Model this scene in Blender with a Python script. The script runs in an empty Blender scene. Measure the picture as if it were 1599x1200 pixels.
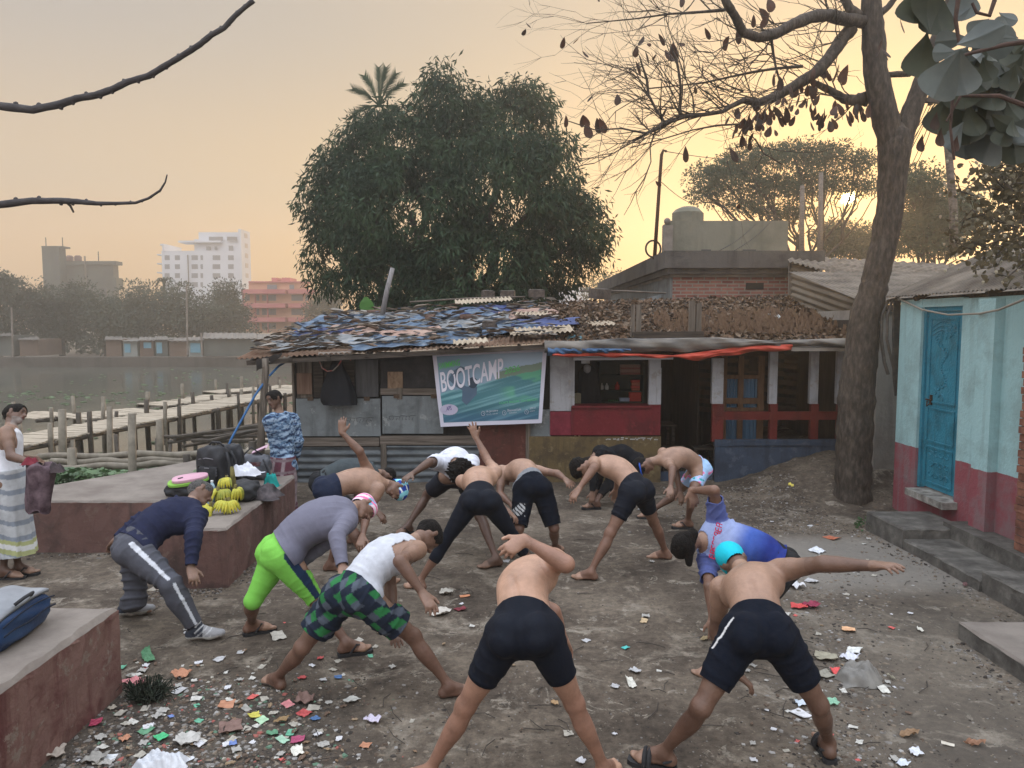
import bpy, bmesh, math, random
import numpy as np
from mathutils import Vector, Matrix

# ------------------------------------------------------------------ camera, sky, sun, exposure
SC = bpy.context.scene
COL = SC.collection
CAM_H, PITCH, FPX = 2.43, math.radians(4.6), 1155.0      # focal length in pixels of the 1599 px wide photograph
cam = bpy.data.objects.new('camera', bpy.data.cameras.new('camera'))
COL.objects.link(cam)
cam.location = (0, 0, CAM_H)
cam.rotation_euler = (math.radians(90) - PITCH, 0, 0)
cam.data.sensor_width = 36
cam.data.lens = FPX / 1599 * 36
cam.data.clip_start = 0.05
cam.data.clip_end = 2000
SC.camera = cam

SUN_EL, SUN_AZ = math.radians(8.7), math.radians(24.1)     # azimuth clockwise from +Y
SUN_DIR = Vector((math.sin(SUN_AZ)*math.cos(SUN_EL), math.cos(SUN_AZ)*math.cos(SUN_EL), math.sin(SUN_EL)))

def make_world():
    w = bpy.data.worlds.new('World'); SC.world = w; w.use_nodes = True
    nt = w.node_tree; nt.nodes.clear(); N = nt.nodes.new; L = nt.links.new
    out = N('ShaderNodeOutputWorld'); bg = N('ShaderNodeBackground')
    tc = N('ShaderNodeTexCoord'); nrm = N('ShaderNodeVectorMath'); nrm.operation = 'NORMALIZE'
    L(tc.outputs['Generated'], nrm.inputs[0])
    sep = N('ShaderNodeSeparateXYZ'); L(nrm.outputs[0], sep.inputs[0])
    # smog colour by height above the horizon, zenith brightened as fill
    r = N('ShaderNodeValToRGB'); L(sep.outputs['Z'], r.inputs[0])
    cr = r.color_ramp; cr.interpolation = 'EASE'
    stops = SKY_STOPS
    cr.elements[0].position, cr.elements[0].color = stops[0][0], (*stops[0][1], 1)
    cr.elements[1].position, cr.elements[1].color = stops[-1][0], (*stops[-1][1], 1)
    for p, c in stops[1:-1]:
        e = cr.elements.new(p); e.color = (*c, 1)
    # warm glow round the sun
    dot = N('ShaderNodeVectorMath'); dot.operation = 'DOT_PRODUCT'; L(nrm.outputs[0], dot.inputs[0]); dot.inputs[1].default_value = SUN_DIR
    def term(power, color, prev):
        cl = N('ShaderNodeMath'); cl.operation = 'MAXIMUM'; cl.inputs[1].default_value = 0; L(dot.outputs['Value'], cl.inputs[0])
        p = N('ShaderNodeMath'); p.operation = 'POWER'; p.inputs[1].default_value = power; L(cl.outputs[0], p.inputs[0])
        s = N('ShaderNodeVectorMath'); s.operation = 'SCALE'; s.inputs[0].default_value = color; L(p.outputs[0], s.inputs['Scale'])
        a = N('ShaderNodeVectorMath'); a.operation = 'ADD'; L(prev, a.inputs[0]); L(s.outputs[0], a.inputs[1])
        return a.outputs[0]
    cur = r.outputs[0]
    for power, color in GLOW: cur = term(power, color, cur)
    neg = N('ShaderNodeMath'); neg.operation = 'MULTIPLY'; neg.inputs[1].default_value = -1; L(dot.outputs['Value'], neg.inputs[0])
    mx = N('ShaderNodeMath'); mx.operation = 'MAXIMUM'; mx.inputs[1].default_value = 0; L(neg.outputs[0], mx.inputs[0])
    bs = N('ShaderNodeVectorMath'); bs.operation = 'SCALE'; bs.inputs[0].default_value = BACK_FILL; L(mx.outputs[0], bs.inputs['Scale'])
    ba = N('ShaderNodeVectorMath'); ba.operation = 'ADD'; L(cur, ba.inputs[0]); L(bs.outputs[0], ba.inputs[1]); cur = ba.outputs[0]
    # physical sky added underneath
    sky = N('ShaderNodeTexSky'); sky.sky_type = 'NISHITA'; sky.sun_disc = False
    sky.sun_elevation = SUN_EL; sky.sun_rotation = SUN_AZ; sky.dust_density = 5; sky.air_density = 1.5
    ss = N('ShaderNodeVectorMath'); ss.operation = 'SCALE'; ss.inputs['Scale'].default_value = NISHITA / SKY_STRENGTH
    L(sky.outputs[0], ss.inputs[0])
    a = N('ShaderNodeVectorMath'); a.operation = 'ADD'; L(cur, a.inputs[0]); L(ss.outputs[0], a.inputs[1])
    bg.inputs['Strength'].default_value = SKY_STRENGTH
    L(a.outputs[0], bg.inputs['Color']); L(bg.outputs[0], out.inputs['Surface'])

SKY_STRENGTH = 1.0
NISHITA = 0.008
HAZE = .0031
SKY_STOPS = [(0.0, (.64, .41, .24)), (0.08, (.72, .49, .29)), (0.18, (.62, .49, .36)), (0.38, (.43, .405, .39)), (0.58, (1.6, 1.66, 1.76)), (1.0, (2.3, 2.45, 2.75))]  # highest stops, above the frame, brightened to light the foreground
BACK_FILL = (.75, .80, .90)      # added unseen sky brightness opposite the sun, lifts the foreground
GLOW = [(3, (.18, .08, -.06)), (40, (.0, -.07, -.09)), (25000, (5, 3.2, .6)), (120000, (220, 180, 100))]
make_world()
sun = bpy.data.objects.new('sun', bpy.data.lights.new('sun', 'SUN'))
COL.objects.link(sun)
sun.data.energy = 2.2
sun.data.angle = math.radians(3)
sun.data.color = (1.0, .60, .26)
sun.rotation_euler = SUN_DIR.to_track_quat('Z', 'Y').to_euler()
sun.location = (20, 40, 10)
SC.view_settings.view_transform = 'Standard'
SC.view_settings.look = 'None'
SC.view_settings.exposure = 0.0
SC.view_settings.gamma = 1.0
SC.cycles.use_denoising = True
SC.cycles.max_bounces = 6
SC.cycles.transparent_max_bounces = 12
SC.cycles.volume_bounces = 1
SC.cycles.caustics_reflective = False
SC.cycles.caustics_refractive = False

# ------------------------------------------------------------------ photo geometry helpers
CP, SP = math.cos(PITCH), math.sin(PITCH)
CAMP = Vector((0, 0, CAM_H))
def ray(px, py):
    dx, dz = (px - 799.5) / FPX, (600 - py) / FPX
    return Vector((dx, CP + SP * dz, -SP + CP * dz))
def at(px, py, Y):
    d = ray(px, py); return CAMP + d * (Y / d.y)
def gr(px, py, z=0.0):
    d = ray(px, py); return CAMP + d * ((z - CAM_H) / d.z)
def proj(p):
    q = Vector(p) - CAMP; yc = q.y*CP - q.z*SP; zc = q.y*SP + q.z*CP
    return (799.5 + FPX*q.x/yc, 600 - FPX*zc/yc)


# ------------------------------------------------------------------ object helpers
def tag(o, label=None, cat=None, group=None, kind=None):
    if label: o['label'] = label
    if cat: o['category'] = cat
    if group: o['group'] = group
    if kind: o['kind'] = kind
    return o
def empty(name, loc=(0, 0, 0), rz=0.0, label=None, cat=None, group=None, kind=None):
    o = bpy.data.objects.new(name, None); COL.objects.link(o)
    o.location = loc; o.rotation_euler = (0, 0, rz); o.empty_display_size = 0.1
    return tag(o, label, cat, group, kind)
def mesh_obj(name, verts, faces, mat=None, parent=None, smooth=False, loc=None, cols=None, midx=None):
    me = bpy.data.meshes.new(name)
    if isinstance(verts, np.ndarray):
        n = len(verts); me.vertices.add(n); me.vertices.foreach_set('co', verts.astype(np.float32).ravel())
        f = np.asarray(faces, dtype=np.int32); k = f.shape[1]
        me.loops.add(f.size); me.loops.foreach_set('vertex_index', f.ravel())
        me.polygons.add(len(f)); me.polygons.foreach_set('loop_start', np.arange(0, f.size, k, dtype=np.int32))
        me.update(calc_edges=True); me.validate()
    else:
        me.from_pydata([tuple(v) for v in verts], [], [tuple(f) for f in faces]); me.update()
    if cols is not None:
        ca = me.color_attributes.new('Col', 'FLOAT_COLOR', 'POINT')
        c4 = np.ones((len(me.vertices), 4), dtype=np.float32); c4[:, :3] = cols
        ca.data.foreach_set('color', c4.ravel())
    for m in (mat if isinstance(mat, (list, tuple)) else [mat]):
        if m: me.materials.append(m)
    if midx is not None: me.polygons.foreach_set('material_index', np.asarray(midx, dtype=np.int32))
    if smooth: me.polygons.foreach_set('use_smooth', [True] * len(me.polygons))
    o = bpy.data.objects.new(name, me); COL.objects.link(o)
    if parent: o.parent = parent
    if loc is not None: o.location = loc
    return o

class MB:
    """collects shapes into one mesh"""
    def __init__(s): s.v = []; s.f = []; s.m = []; s.cur = 0
    def add(s, vs, fs):
        b = len(s.v); s.v += [tuple(v) for v in vs]; s.f += [tuple(i + b for i in f) for f in fs]; s.m += [s.cur] * len(fs); return s
    def box(s, x0, x1, y0, y1, z0, z1, rz=0, piv=None):
        vs = [Vector((x, y, z)) for z in (z0, z1) for y in (y0, y1) for x in (x0, x1)]
        if rz:
            p = Vector(piv) if piv else Vector(((x0+x1)/2, (y0+y1)/2, 0)); R = Matrix.Rotation(rz, 3, 'Z')
            vs = [R @ (v - p) + p for v in vs]
        return s.add(vs, [(0,2,3,1),(4,5,7,6),(0,1,5,4),(2,6,7,3),(0,4,6,2),(1,3,7,5)])
    def bar(s, a, b, w, h=None, up=(0, 0, 1)):
        a, b = Vector(a), Vector(b); h = h or w; d = (b - a).normalized(); u = Vector(up)
        if abs(d.dot(u)) > .98: u = Vector((0, 1, 0))
        l = d.cross(u).normalized(); u = l.cross(d)
        vs = [p + l * (i * w / 2) + u * (j * h / 2) for p in (a, b) for i, j in ((-1,-1),(1,-1),(1,1),(-1,1))]
        return s.add(vs, [(0,1,2,3),(7,6,5,4),(0,4,5,1),(1,5,6,2),(2,6,7,3),(3,7,4,0)])
    def tube(s, pts, rad, n=8, cap=True, jit=0.0, rnd=None):
        pts = [Vector(p) for p in pts]; k = len(pts)
        if not isinstance(rad, (list, tuple)): rad = [rad] * k
        vs = []; u = None
        for i, p in enumerate(pts):
            d = (pts[min(i+1, k-1)] - pts[max(i-1, 0)])
            if d.length < 1e-9: d = Vector((0, 0, 1))
            d.normalize()
            if u is None:
                u = d.cross(Vector((0, 1, 0)));
                if u.length < .1: u = d.cross(Vector((1, 0, 0)))
            u = (u - d * u.dot(d)); u.normalize(); w = d.cross(u)
            for j in range(n):
                a = 2 * math.pi * j / n; r = rad[i] * (1 + (rnd.uniform(-jit, jit) if jit else 0))
                vs.append(p + (u * math.cos(a) + w * math.sin(a)) * r)
        fs = [(i*n+j, i*n+(j+1)%n, (i+1)*n+(j+1)%n, (i+1)*n+j) for i in range(k-1) for j in range(n)]
        if cap: fs += [tuple(range(n-1, -1, -1)), tuple((k-1)*n + j for j in range(n))]
        return s.add(vs, fs)
    def lathe(s, c, prof, n=20):
        c = Vector(c); vs = []
        for r, z in prof:
            for j in range(n):
                a = 2*math.pi*j/n; vs.append(c + Vector((r*math.cos(a), r*math.sin(a), z)))
        k = len(prof)
        fs = [(i*n+j, i*n+(j+1)%n, (i+1)*n+(j+1)%n, (i+1)*n+j) for i in range(k-1) for j in range(n)]
        fs += [tuple(range(n-1, -1, -1)), tuple((k-1)*n+j for j in range(n))]
        return s.add(vs, fs)
    def grid(s, fn, nu, nv):
        b = [fn(i/nu, j/nv) for j in range(nv+1) for i in range(nu+1)]
        return s.add(b, [(j*(nu+1)+i, j*(nu+1)+i+1, (j+1)*(nu+1)+i+1, (j+1)*(nu+1)+i) for j in range(nv) for i in range(nu)])
    def slab(s, fn, nu, nv, th):
        """a grid sheet with thickness th downwards"""
        n0 = len(s.v); s.grid(fn, nu, nv)
        top = [Vector(p) for p in s.v[n0:]]; W = nu+1
        s.add([p - Vector((0, 0, th)) for p in top], [(j*W+i, (j+1)*W+i, (j+1)*W+i+1, j*W+i+1) for j in range(nv) for i in range(nu)])
        m = len(top); ring = [i for i in range(W)] + [j*W+nu for j in range(1, nv+1)] + [nv*W+i for i in range(nu-1, -1, -1)] + [j*W for j in range(nv-1, 0, -1)]
        for a, b in zip(ring, ring[1:] + ring[:1]):
            s.f.append((n0+b, n0+a, n0+m+a, n0+m+b)); s.m.append(s.cur)
        return s
    def blob(s, c, r, rnd, n=6, m=8, j=.2, sq=(1,1,1)):
        c = Vector(c); vs = []
        for i in range(n+1):
            t = math.pi*i/n
            for k in range(m):
                a = 2*math.pi*k/m; q = r*(1+rnd.uniform(-j, j))
                vs.append(c + Vector((math.sin(t)*math.cos(a)*sq[0], math.sin(t)*math.sin(a)*sq[1], math.cos(t)*sq[2]))*q)
        return s.add(vs, [(i*m+k, i*m+(k+1)%m, (i+1)*m+(k+1)%m, (i+1)*m+k)[::-1] for i in range(n) for k in range(m)])
    def build(s, name, mat, parent=None, smooth=False, loc=None, world=False):
        o = mesh_obj(name, s.v, s.f, mat, parent, smooth)
        if isinstance(mat, (list, tuple)): o.data.polygons.foreach_set('material_index', s.m)
        if loc is not None:
            l = Vector(loc)
            co = np.empty(len(s.v)*3, dtype=np.float32); o.data.vertices.foreach_get('co', co)
            co = co.reshape(-1, 3) - np.array(l); o.data.vertices.foreach_set('co', co.ravel()); o.data.update()
            if not parent: o.location = l
        return o
def child(mb, name, mat, parent, smooth=False):
    """mesh in world coordinates put under its thing"""
    o = mb.build(name, mat, None, smooth)
    o.parent = parent
    o.matrix_parent_inverse = Matrix.LocRotScale(parent.location, parent.rotation_euler, None).inverted() if parent.parent is None else parent.matrix_parent_inverse
    if parent.parent is not None:
        o.matrix_parent_inverse = Matrix.Identity(4)
        # parent mesh itself carries world coordinates through its own inverse
    return o

# ------------------------------------------------------------------ materials
MATS = {}
def pmat(name, c1, c2=None, scale=4.0, rough=.85, bump=0.0, bscale=None, metal=0.0, c3=None, detail=6, spec=.3, stretch=None, attr=False, attr_mul=.0, trans=0.0, coord='Object', lo=.35, hi=.65, sss=0.0, emit=None):
    if name in MATS: return MATS[name]
    m = bpy.data.materials.new(name); m.use_nodes = True; MATS[name] = m
    nt = m.node_tree; nt.nodes.clear(); N = nt.nodes.new; L = nt.links.new
    out = N('ShaderNodeOutputMaterial'); b = N('ShaderNodeBsdfPrincipled')
    b.inputs['Roughness'].default_value = rough; b.inputs['Metallic'].default_value = metal
    b.inputs['Specular IOR Level'].default_value = spec
    tc = N('ShaderNodeTexCoord'); mp = N('ShaderNodeMapping'); L(tc.outputs[coord], mp.inputs[0])
    if stretch: mp.inputs['Scale'].default_value = stretch
    no = N('ShaderNodeTexNoise'); no.inputs['Scale'].default_value = scale; no.inputs['Detail'].default_value = detail
    no.inputs['Roughness'].default_value = .6
    L(mp.outputs[0], no.inputs['Vector'])
    if attr:
        at_ = N('ShaderNodeAttribute'); at_.attribute_name = 'Col'
        mr = N('ShaderNodeMapRange'); mr.inputs['From Min'].default_value = .25; mr.inputs['From Max'].default_value = .75
        mr.inputs['To Min'].default_value = 1 - attr_mul; mr.inputs['To Max'].default_value = 1 + attr_mul; L(no.outputs[0], mr.inputs[0])
        sc = N('ShaderNodeVectorMath'); sc.operation = 'SCALE'; L(at_.outputs['Color'], sc.inputs[0]); L(mr.outputs[0], sc.inputs['Scale'])
        col = sc.outputs[0]
    else:
        r = N('ShaderNodeValToRGB'); L(no.outputs[0], r.inputs[0]); cr = r.color_ramp
        cr.elements[0].position = lo; cr.elements[0].color = (*c1, 1)
        cr.elements[1].position = hi; cr.elements[1].color = (*(c2 or c1), 1)
        if c3: e = cr.elements.new((lo+hi)/2); e.color = (*c3, 1)
        col = r.outputs[0]
    L(col, b.inputs['Base Color'])
    if sss:
        b.inputs['Subsurface Weight'].default_value = sss; b.inputs['Subsurface Radius'].default_value = (.012, .005, .003); b.inputs['Subsurface Scale'].default_value = 1.0
    if emit: b.inputs['Emission Color'].default_value = (*emit[:3], 1); b.inputs['Emission Strength'].default_value = emit[3]
    if bump:
        n2 = N('ShaderNodeTexNoise'); n2.inputs['Scale'].default_value = bscale or scale*6; n2.inputs['Detail'].default_value = 5
        L(mp.outputs[0], n2.inputs['Vector'])
        bp = N('ShaderNodeBump'); bp.inputs['Strength'].default_value = min(1, bump*10); bp.inputs['Distance'].default_value = .02 if bump > .05 else .01
        L(n2.outputs[0], bp.inputs['Height']); L(bp.outputs[0], b.inputs['Normal'])
    if trans:
        tr = N('ShaderNodeBsdfTranslucent'); L(col, tr.inputs['Color']); mx = N('ShaderNodeMixShader'); mx.inputs[0].default_value = trans
        L(b.outputs[0], mx.inputs[1]); L(tr.outputs[0], mx.inputs[2]); L(mx.outputs[0], out.inputs['Surface'])
    else: L(b.outputs[0], out.inputs['Surface'])
    return m
rnd = random.Random(7)
# ------------------------------------------------------------------ ground, water, banks
def sst(x): x = np.clip(x, 0, 1); return x*x*(3-2*x)
def vnoise(X, Y, f, seed=0, octs=4):
    """smooth value noise on arrays"""
    rs = np.random.RandomState(seed); tot = np.zeros_like(X, dtype=float); a = 1.0; s = 0
    for o in range(octs):
        T = rs.uniform(-1, 1, (128, 128)); x = X*f + 31.7*o; y = Y*f + 17.3*o; xi = np.floor(x).astype(int); yi = np.floor(y).astype(int); fx = x-xi; fy = y-yi
        fx = fx*fx*(3-2*fx); fy = fy*fy*(3-2*fy); g = lambda i, j: T[(xi+i) % 128, (yi+j) % 128]
        tot += a*((g(0,0)*(1-fx)+g(1,0)*fx)*(1-fy) + (g(0,1)*(1-fx)+g(1,1)*fx)*fy); s += a; a *= .5; f *= 2.03
    return tot/s
WATER = -1.2
def ground_h(X, Y):
    X, Y = np.asarray(X, float), np.asarray(Y, float)
    h = .50*sst((X-3.0)/2.0)*sst((Y-9.4)/1.8)
    h = h + .10*sst((Y-8.4)/1.5)*sst((X+1.2)/.8)*sst((3.2-X)/1.2)*0
    h = h + (.012*vnoise(X, Y, 1.1, 3, 3) + .007*vnoise(X, Y, 6, 5, 3))
    rub = sst((X-2.2)/1.0)*sst((Y-8.6)/1.2); h = h + rub*.035*vnoise(X, Y, 9, 8, 3)
    shore = -4.1 + .25*vnoise(X*0, Y, .5, 2, 2)
    pond = sst((shore - X)/1.3)*sst((Y - (8.9 + .35*(-X-4).clip(0, 3)))/1.2)*(1-sst((Y-61.5)/2.5))
    # left of the terrace the pond comes nearer
    h = h*(1-pond) - 2.1*pond
    h = np.where(Y > 61, h - .75*sst((Y-61)/2), h)
    return h
def make_ground():
    xs = np.unique(np.concatenate([np.linspace(-260, -30, 24), np.linspace(-30, -9, 30), np.arange(-9, 7.0, .045), np.linspace(7, 30, 30), np.linspace(30, 260, 24)]))
    ys = np.unique(np.concatenate([np.linspace(-40, 1.2, 12), np.arange(1.2, 13.0, .045), np.linspace(13, 30, 40), np.linspace(30, 70, 40), np.linspace(70, 500, 30)]))
    X, Y = np.meshgrid(xs, ys); Z = ground_h(X, Y); V = np.stack([X.ravel(), Y.ravel(), Z.ravel()], 1)
    nx, ny = len(xs), len(ys); i = (np.arange(ny-1)[:, None]*nx + np.arange(nx-1)[None]).ravel()
    Fq = np.stack([i, i+1, i+nx+1, i+nx], 1)
    m = bpy.data.materials.new('packed_dirt'); m.use_nodes = True; nt = m.node_tree; N = nt.nodes.new; L = nt.links.new
    b = nt.nodes['Principled BSDF']; b.inputs['Roughness'].default_value = .95; b.inputs['Specular IOR Level'].default_value = .2
    tc = N('ShaderNodeTexCoord')
    def noise(s, d=6, r=.6, vec=None, dist=0):
        n = N('ShaderNodeTexNoise'); n.inputs['Scale'].default_value = s; n.inputs['Detail'].default_value = d; n.inputs['Roughness'].default_value = r; n.inputs['Distortion'].default_value = dist
        L(vec or tc.outputs['Object'], n.inputs['Vector']); return n.outputs[0]
    def ramp(v, st):
        r = N('ShaderNodeValToRGB'); L(v, r.inputs[0]); e = r.color_ramp.elements
        e[0].position, e[0].color = st[0][0], (*st[0][1], 1); e[1].position, e[1].color = st[-1][0], (*st[-1][1], 1)
        for p, c in st[1:-1]: x = e.new(p); x.color = (*c, 1)
        return r.outputs[0]
    def mix(f, a, b_, mode='MIX'):
        x = N('ShaderNodeMix'); x.data_type = 'RGBA'; x.blend_type = mode
        if isinstance(f, float): x.inputs[0].default_value = f
        else: L(f, x.inputs[0])
        for k, v in ((6, a), (7, b_)):
            if isinstance(v, tuple): x.inputs[k].default_value = (*v, 1)
            else: L(v, x.inputs[k])
        return x.outputs[2]
    base = ramp(noise(.9, 9, .72), [(.36, (.052, .041, .033)), (.5, (.106, .086, .068)), (.64, (.175, .145, .114))])
    pale = ramp(noise(2.3, 9, .7, dist=.6), [(.54, (0,0,0)), (.63, (1,1,1))])
    col = mix(pale, base, (.215, .186, .152))
    crust = ramp(noise(4.6, 9, .75, dist=.9), [(.585, (0,0,0)), (.605, (.8,.8,.8))]); col = mix(crust, col, (.25, .222, .185))
    fine = ramp(noise(16, 8, .78), [(.34, (.55,.55,.55)), (.66, (1.35,1.33,1.30))]); col = mix(1.0, col, fine, 'MULTIPLY')
    # cement apron in front of the steps, a skin of cement washed over the dirt
    sep = N('ShaderNodeSeparateXYZ'); L(tc.outputs['Object'], sep.inputs[0])
    def band(out, lo, hi, soft):
        a = N('ShaderNodeMapRange'); a.interpolation_type = 'SMOOTHSTEP'; a.inputs['From Min'].default_value = lo-soft; a.inputs['From Max'].default_value = lo+soft; L(out, a.inputs[0])
        c = N('ShaderNodeMapRange'); c.interpolation_type = 'SMOOTHSTEP'; c.inputs['From Min'].default_value = hi-soft; c.inputs['From Max'].default_value = hi+soft; c.inputs['To Min'].default_value = 1; c.inputs['To Max'].default_value = 0; L(out, c.inputs[0])
        q = N('ShaderNodeMath'); q.operation = 'MULTIPLY'; L(a.outputs[0], q.inputs[0]); L(c.outputs[0], q.inputs[1]); return q.outputs[0]
    wob = N('ShaderNodeMath'); wob.operation = 'MULTIPLY_ADD'; wob.inputs[1].default_value = 1.6; L(noise(1.1, 4), wob.inputs[0]); L(sep.outputs['X'], wob.inputs[2])
    bx, by = band(wob.outputs[0], 3.5, 6.0, .25), band(sep.outputs['Y'], 6.6, 8.3, .35)
    q = N('ShaderNodeMath'); q.operation = 'MULTIPLY'; L(bx, q.inputs[0]); L(by, q.inputs[1])
    q2 = N('ShaderNodeMath'); q2.operation = 'MULTIPLY'; q2.inputs[1].default_value = .8; L(q.outputs[0], q2.inputs[0])
    col = mix(q2.outputs[0], col, (.21, .195, .175))
    bx = band(wob.outputs[0], 2.6, 7.0, .5); by = band(sep.outputs['Y'], 2.0, 6.3, .5)
    q = N('ShaderNodeMath'); q.operation = 'MULTIPLY'; L(bx, q.inputs[0]); L(by, q.inputs[1]); q2 = N('ShaderNodeMath'); q2.operation = 'MULTIPLY'; q2.inputs[1].default_value = .35; L(q.outputs[0], q2.inputs[0])
    col = mix(q2.outputs[0], col, (.15, .135, .115))
    # damp black soil under the rubbish in the near left corner
    bx = band(wob.outputs[0], -3.4, -.3, .5); by = band(sep.outputs['Y'], 2.5, 4.75, .3)
    q = N('ShaderNodeMath'); q.operation = 'MULTIPLY'; L(bx, q.inputs[0]); L(by, q.inputs[1]); q2 = N('ShaderNodeMath'); q2.operation = 'MULTIPLY'; q2.inputs[1].default_value = .55; L(q.outputs[0], q2.inputs[0])
    col = mix(q2.outputs[0], col, (.03, .027, .025))
    L(col, b.inputs['Base Color'])
    bp = N('ShaderNodeBump'); bp.inputs['Strength'].default_value = .9; bp.inputs['Distance'].default_value = .03
    ad = N('ShaderNodeMath'); ad.operation = 'MULTIPLY_ADD'; ad.inputs[1].default_value = .35; L(noise(45, 5, .65), ad.inputs[0]); L(noise(7, 8, .6), ad.inputs[2])
    L(ad.outputs[0], bp.inputs['Height']); L(bp.outputs[0], b.inputs['Normal'])
    tag(mesh_obj('ground', V, Fq, m, smooth=True), kind='structure')
make_ground()
def make_water():
    m = bpy.data.materials.new('pond_water'); m.use_nodes = True; nt = m.node_tree; N = nt.nodes.new; L = nt.links.new
    b = nt.nodes['Principled BSDF']; b.inputs['Base Color'].default_value = (.055, .060, .052, 1); b.inputs['Roughness'].default_value = .16; b.inputs['Specular IOR Level'].default_value = .5
    tc = N('ShaderNodeTexCoord'); mp = N('ShaderNodeMapping'); mp.inputs['Scale'].default_value = (1, .35, 1); L(tc.outputs['Object'], mp.inputs[0])
    n = N('ShaderNodeTexNoise'); n.inputs['Scale'].default_value = 1.6; n.inputs['Detail'].default_value = 4; L(mp.outputs[0], n.inputs['Vector'])
    bp = N('ShaderNodeBump'); bp.inputs['Strength'].default_value = .12; bp.inputs['Distance'].default_value = .05; L(n.outputs[0], bp.inputs['Height']); L(bp.outputs[0], b.inputs['Normal'])
    n2 = N('ShaderNodeTexNoise'); n2.inputs['Scale'].default_value = .5; n2.inputs['Detail'].default_value = 8; L(mp.outputs[0], n2.inputs['Vector'])
    r = N('ShaderNodeValToRGB'); L(n2.outputs[0], r.inputs[0]); r.color_ramp.elements[0].position = .45; r.color_ramp.elements[0].color = (.045,.05,.043,1); r.color_ramp.elements[1].position = .7; r.color_ramp.elements[1].color = (.085,.085,.065,1); L(r.outputs[0], b.inputs['Base Color'])
    o = MB().add([(-250, 8.2, WATER), (0, 8.2, WATER), (0, 66, WATER), (-250, 66, WATER)], [(0,1,2,3)]).build('pond_water', m); tag(o, kind='structure')
make_water()

# ------------------------------------------------------------------ plastered ledges
def paint_stain(name, top, low, stain, zsplit=None, scale=3, bump=.02, peel=None, rough=.85, amt=1.0):
    """old lime or oil paint over plaster: blotches, vertical drips, flaked spots; colour changes at height zsplit"""
    if name in MATS: return MATS[name]
    m = bpy.data.materials.new(name); m.use_nodes = True; MATS[name] = m; nt = m.node_tree; N = nt.nodes.new; L = nt.links.new; b = nt.nodes['Principled BSDF']; b.inputs['Roughness'].default_value = rough
    b.inputs['Specular IOR Level'].default_value = .25
    tc = N('ShaderNodeTexCoord'); co = tc.outputs['Object']
    def noise(s, st=None, d=7, r=.65):
        n = N('ShaderNodeTexNoise'); n.inputs['Scale'].default_value = s; n.inputs['Detail'].default_value = d; n.inputs['Roughness'].default_value = r
        if st: mp = N('ShaderNodeMapping'); mp.inputs['Scale'].default_value = st; L(co, mp.inputs[0]); L(mp.outputs[0], n.inputs['Vector'])
        else: L(co, n.inputs['Vector'])
        return n.outputs[0]
    def mix(f, a, c):
        x = N('ShaderNodeMix'); x.data_type = 'RGBA'; L(f, x.inputs[0])
        for k, v in ((6, a), (7, c)):
            if isinstance(v, tuple): x.inputs[k].default_value = (*v, 1)
            else: L(v, x.inputs[k])
        return x.outputs[2]
    def thr(v, lo, hi, mx=1.0):
        a = N('ShaderNodeMapRange'); a.inputs['From Min'].default_value = lo; a.inputs['From Max'].default_value = hi; a.inputs['To Max'].default_value = mx; L(v, a.inputs[0]); return a.outputs[0]
    if zsplit is not None:
        sep = N('ShaderNodeSeparateXYZ'); L(co, sep.inputs[0]); w = N('ShaderNodeMath'); w.operation = 'MULTIPLY_ADD'; w.inputs[1].default_value = .05; L(noise(6), w.inputs[0]); L(sep.outputs['Z'], w.inputs[2])
        col = mix(thr(w.outputs[0], zsplit+.022, zsplit+.028), low, top)
    else: col = mix(thr(noise(scale*.7), .3, .7), top, low)
    col = mix(thr(noise(scale), .49, .64, .75*amt), col, stain)
    col = mix(thr(noise(scale*2.4, (1, 1, .10)), .52, .64, .6*amt), col, stain)
    if peel: col = mix(thr(noise(scale*2.2, None, 9, .72), .575, .61, .8), col, peel)
    L(col, b.inputs['Base Color'])
    bp = N('ShaderNodeBump'); bp.inputs['Strength'].default_value = .6; bp.inputs['Distance'].default_value = bump; L(noise(scale*8), bp.inputs['Height']); L(bp.outputs[0], b.inputs['Normal']); return m
LEDGE = paint_stain('dull_pink_plaster', (.185,.105,.092), (.14,.08,.07), (.065,.046,.042), peel=(.19,.13,.11), scale=2.2)
LEDGE2 = paint_stain('red_stained_plaster', (.20,.12,.10), (.17,.095,.083), (.085,.025,.025), peel=(.22,.18,.15), scale=2.6)
CONC = pmat('worn_concrete', (.15,.125,.11), (.235,.205,.18), scale=3, bump=.05, bscale=30, c3=(.19,.165,.145))
CONCD = pmat('dark_old_concrete', (.06,.055,.05), (.16,.15,.135), scale=5, bump=.06, bscale=24, c3=(.10,.094,.085))
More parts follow.
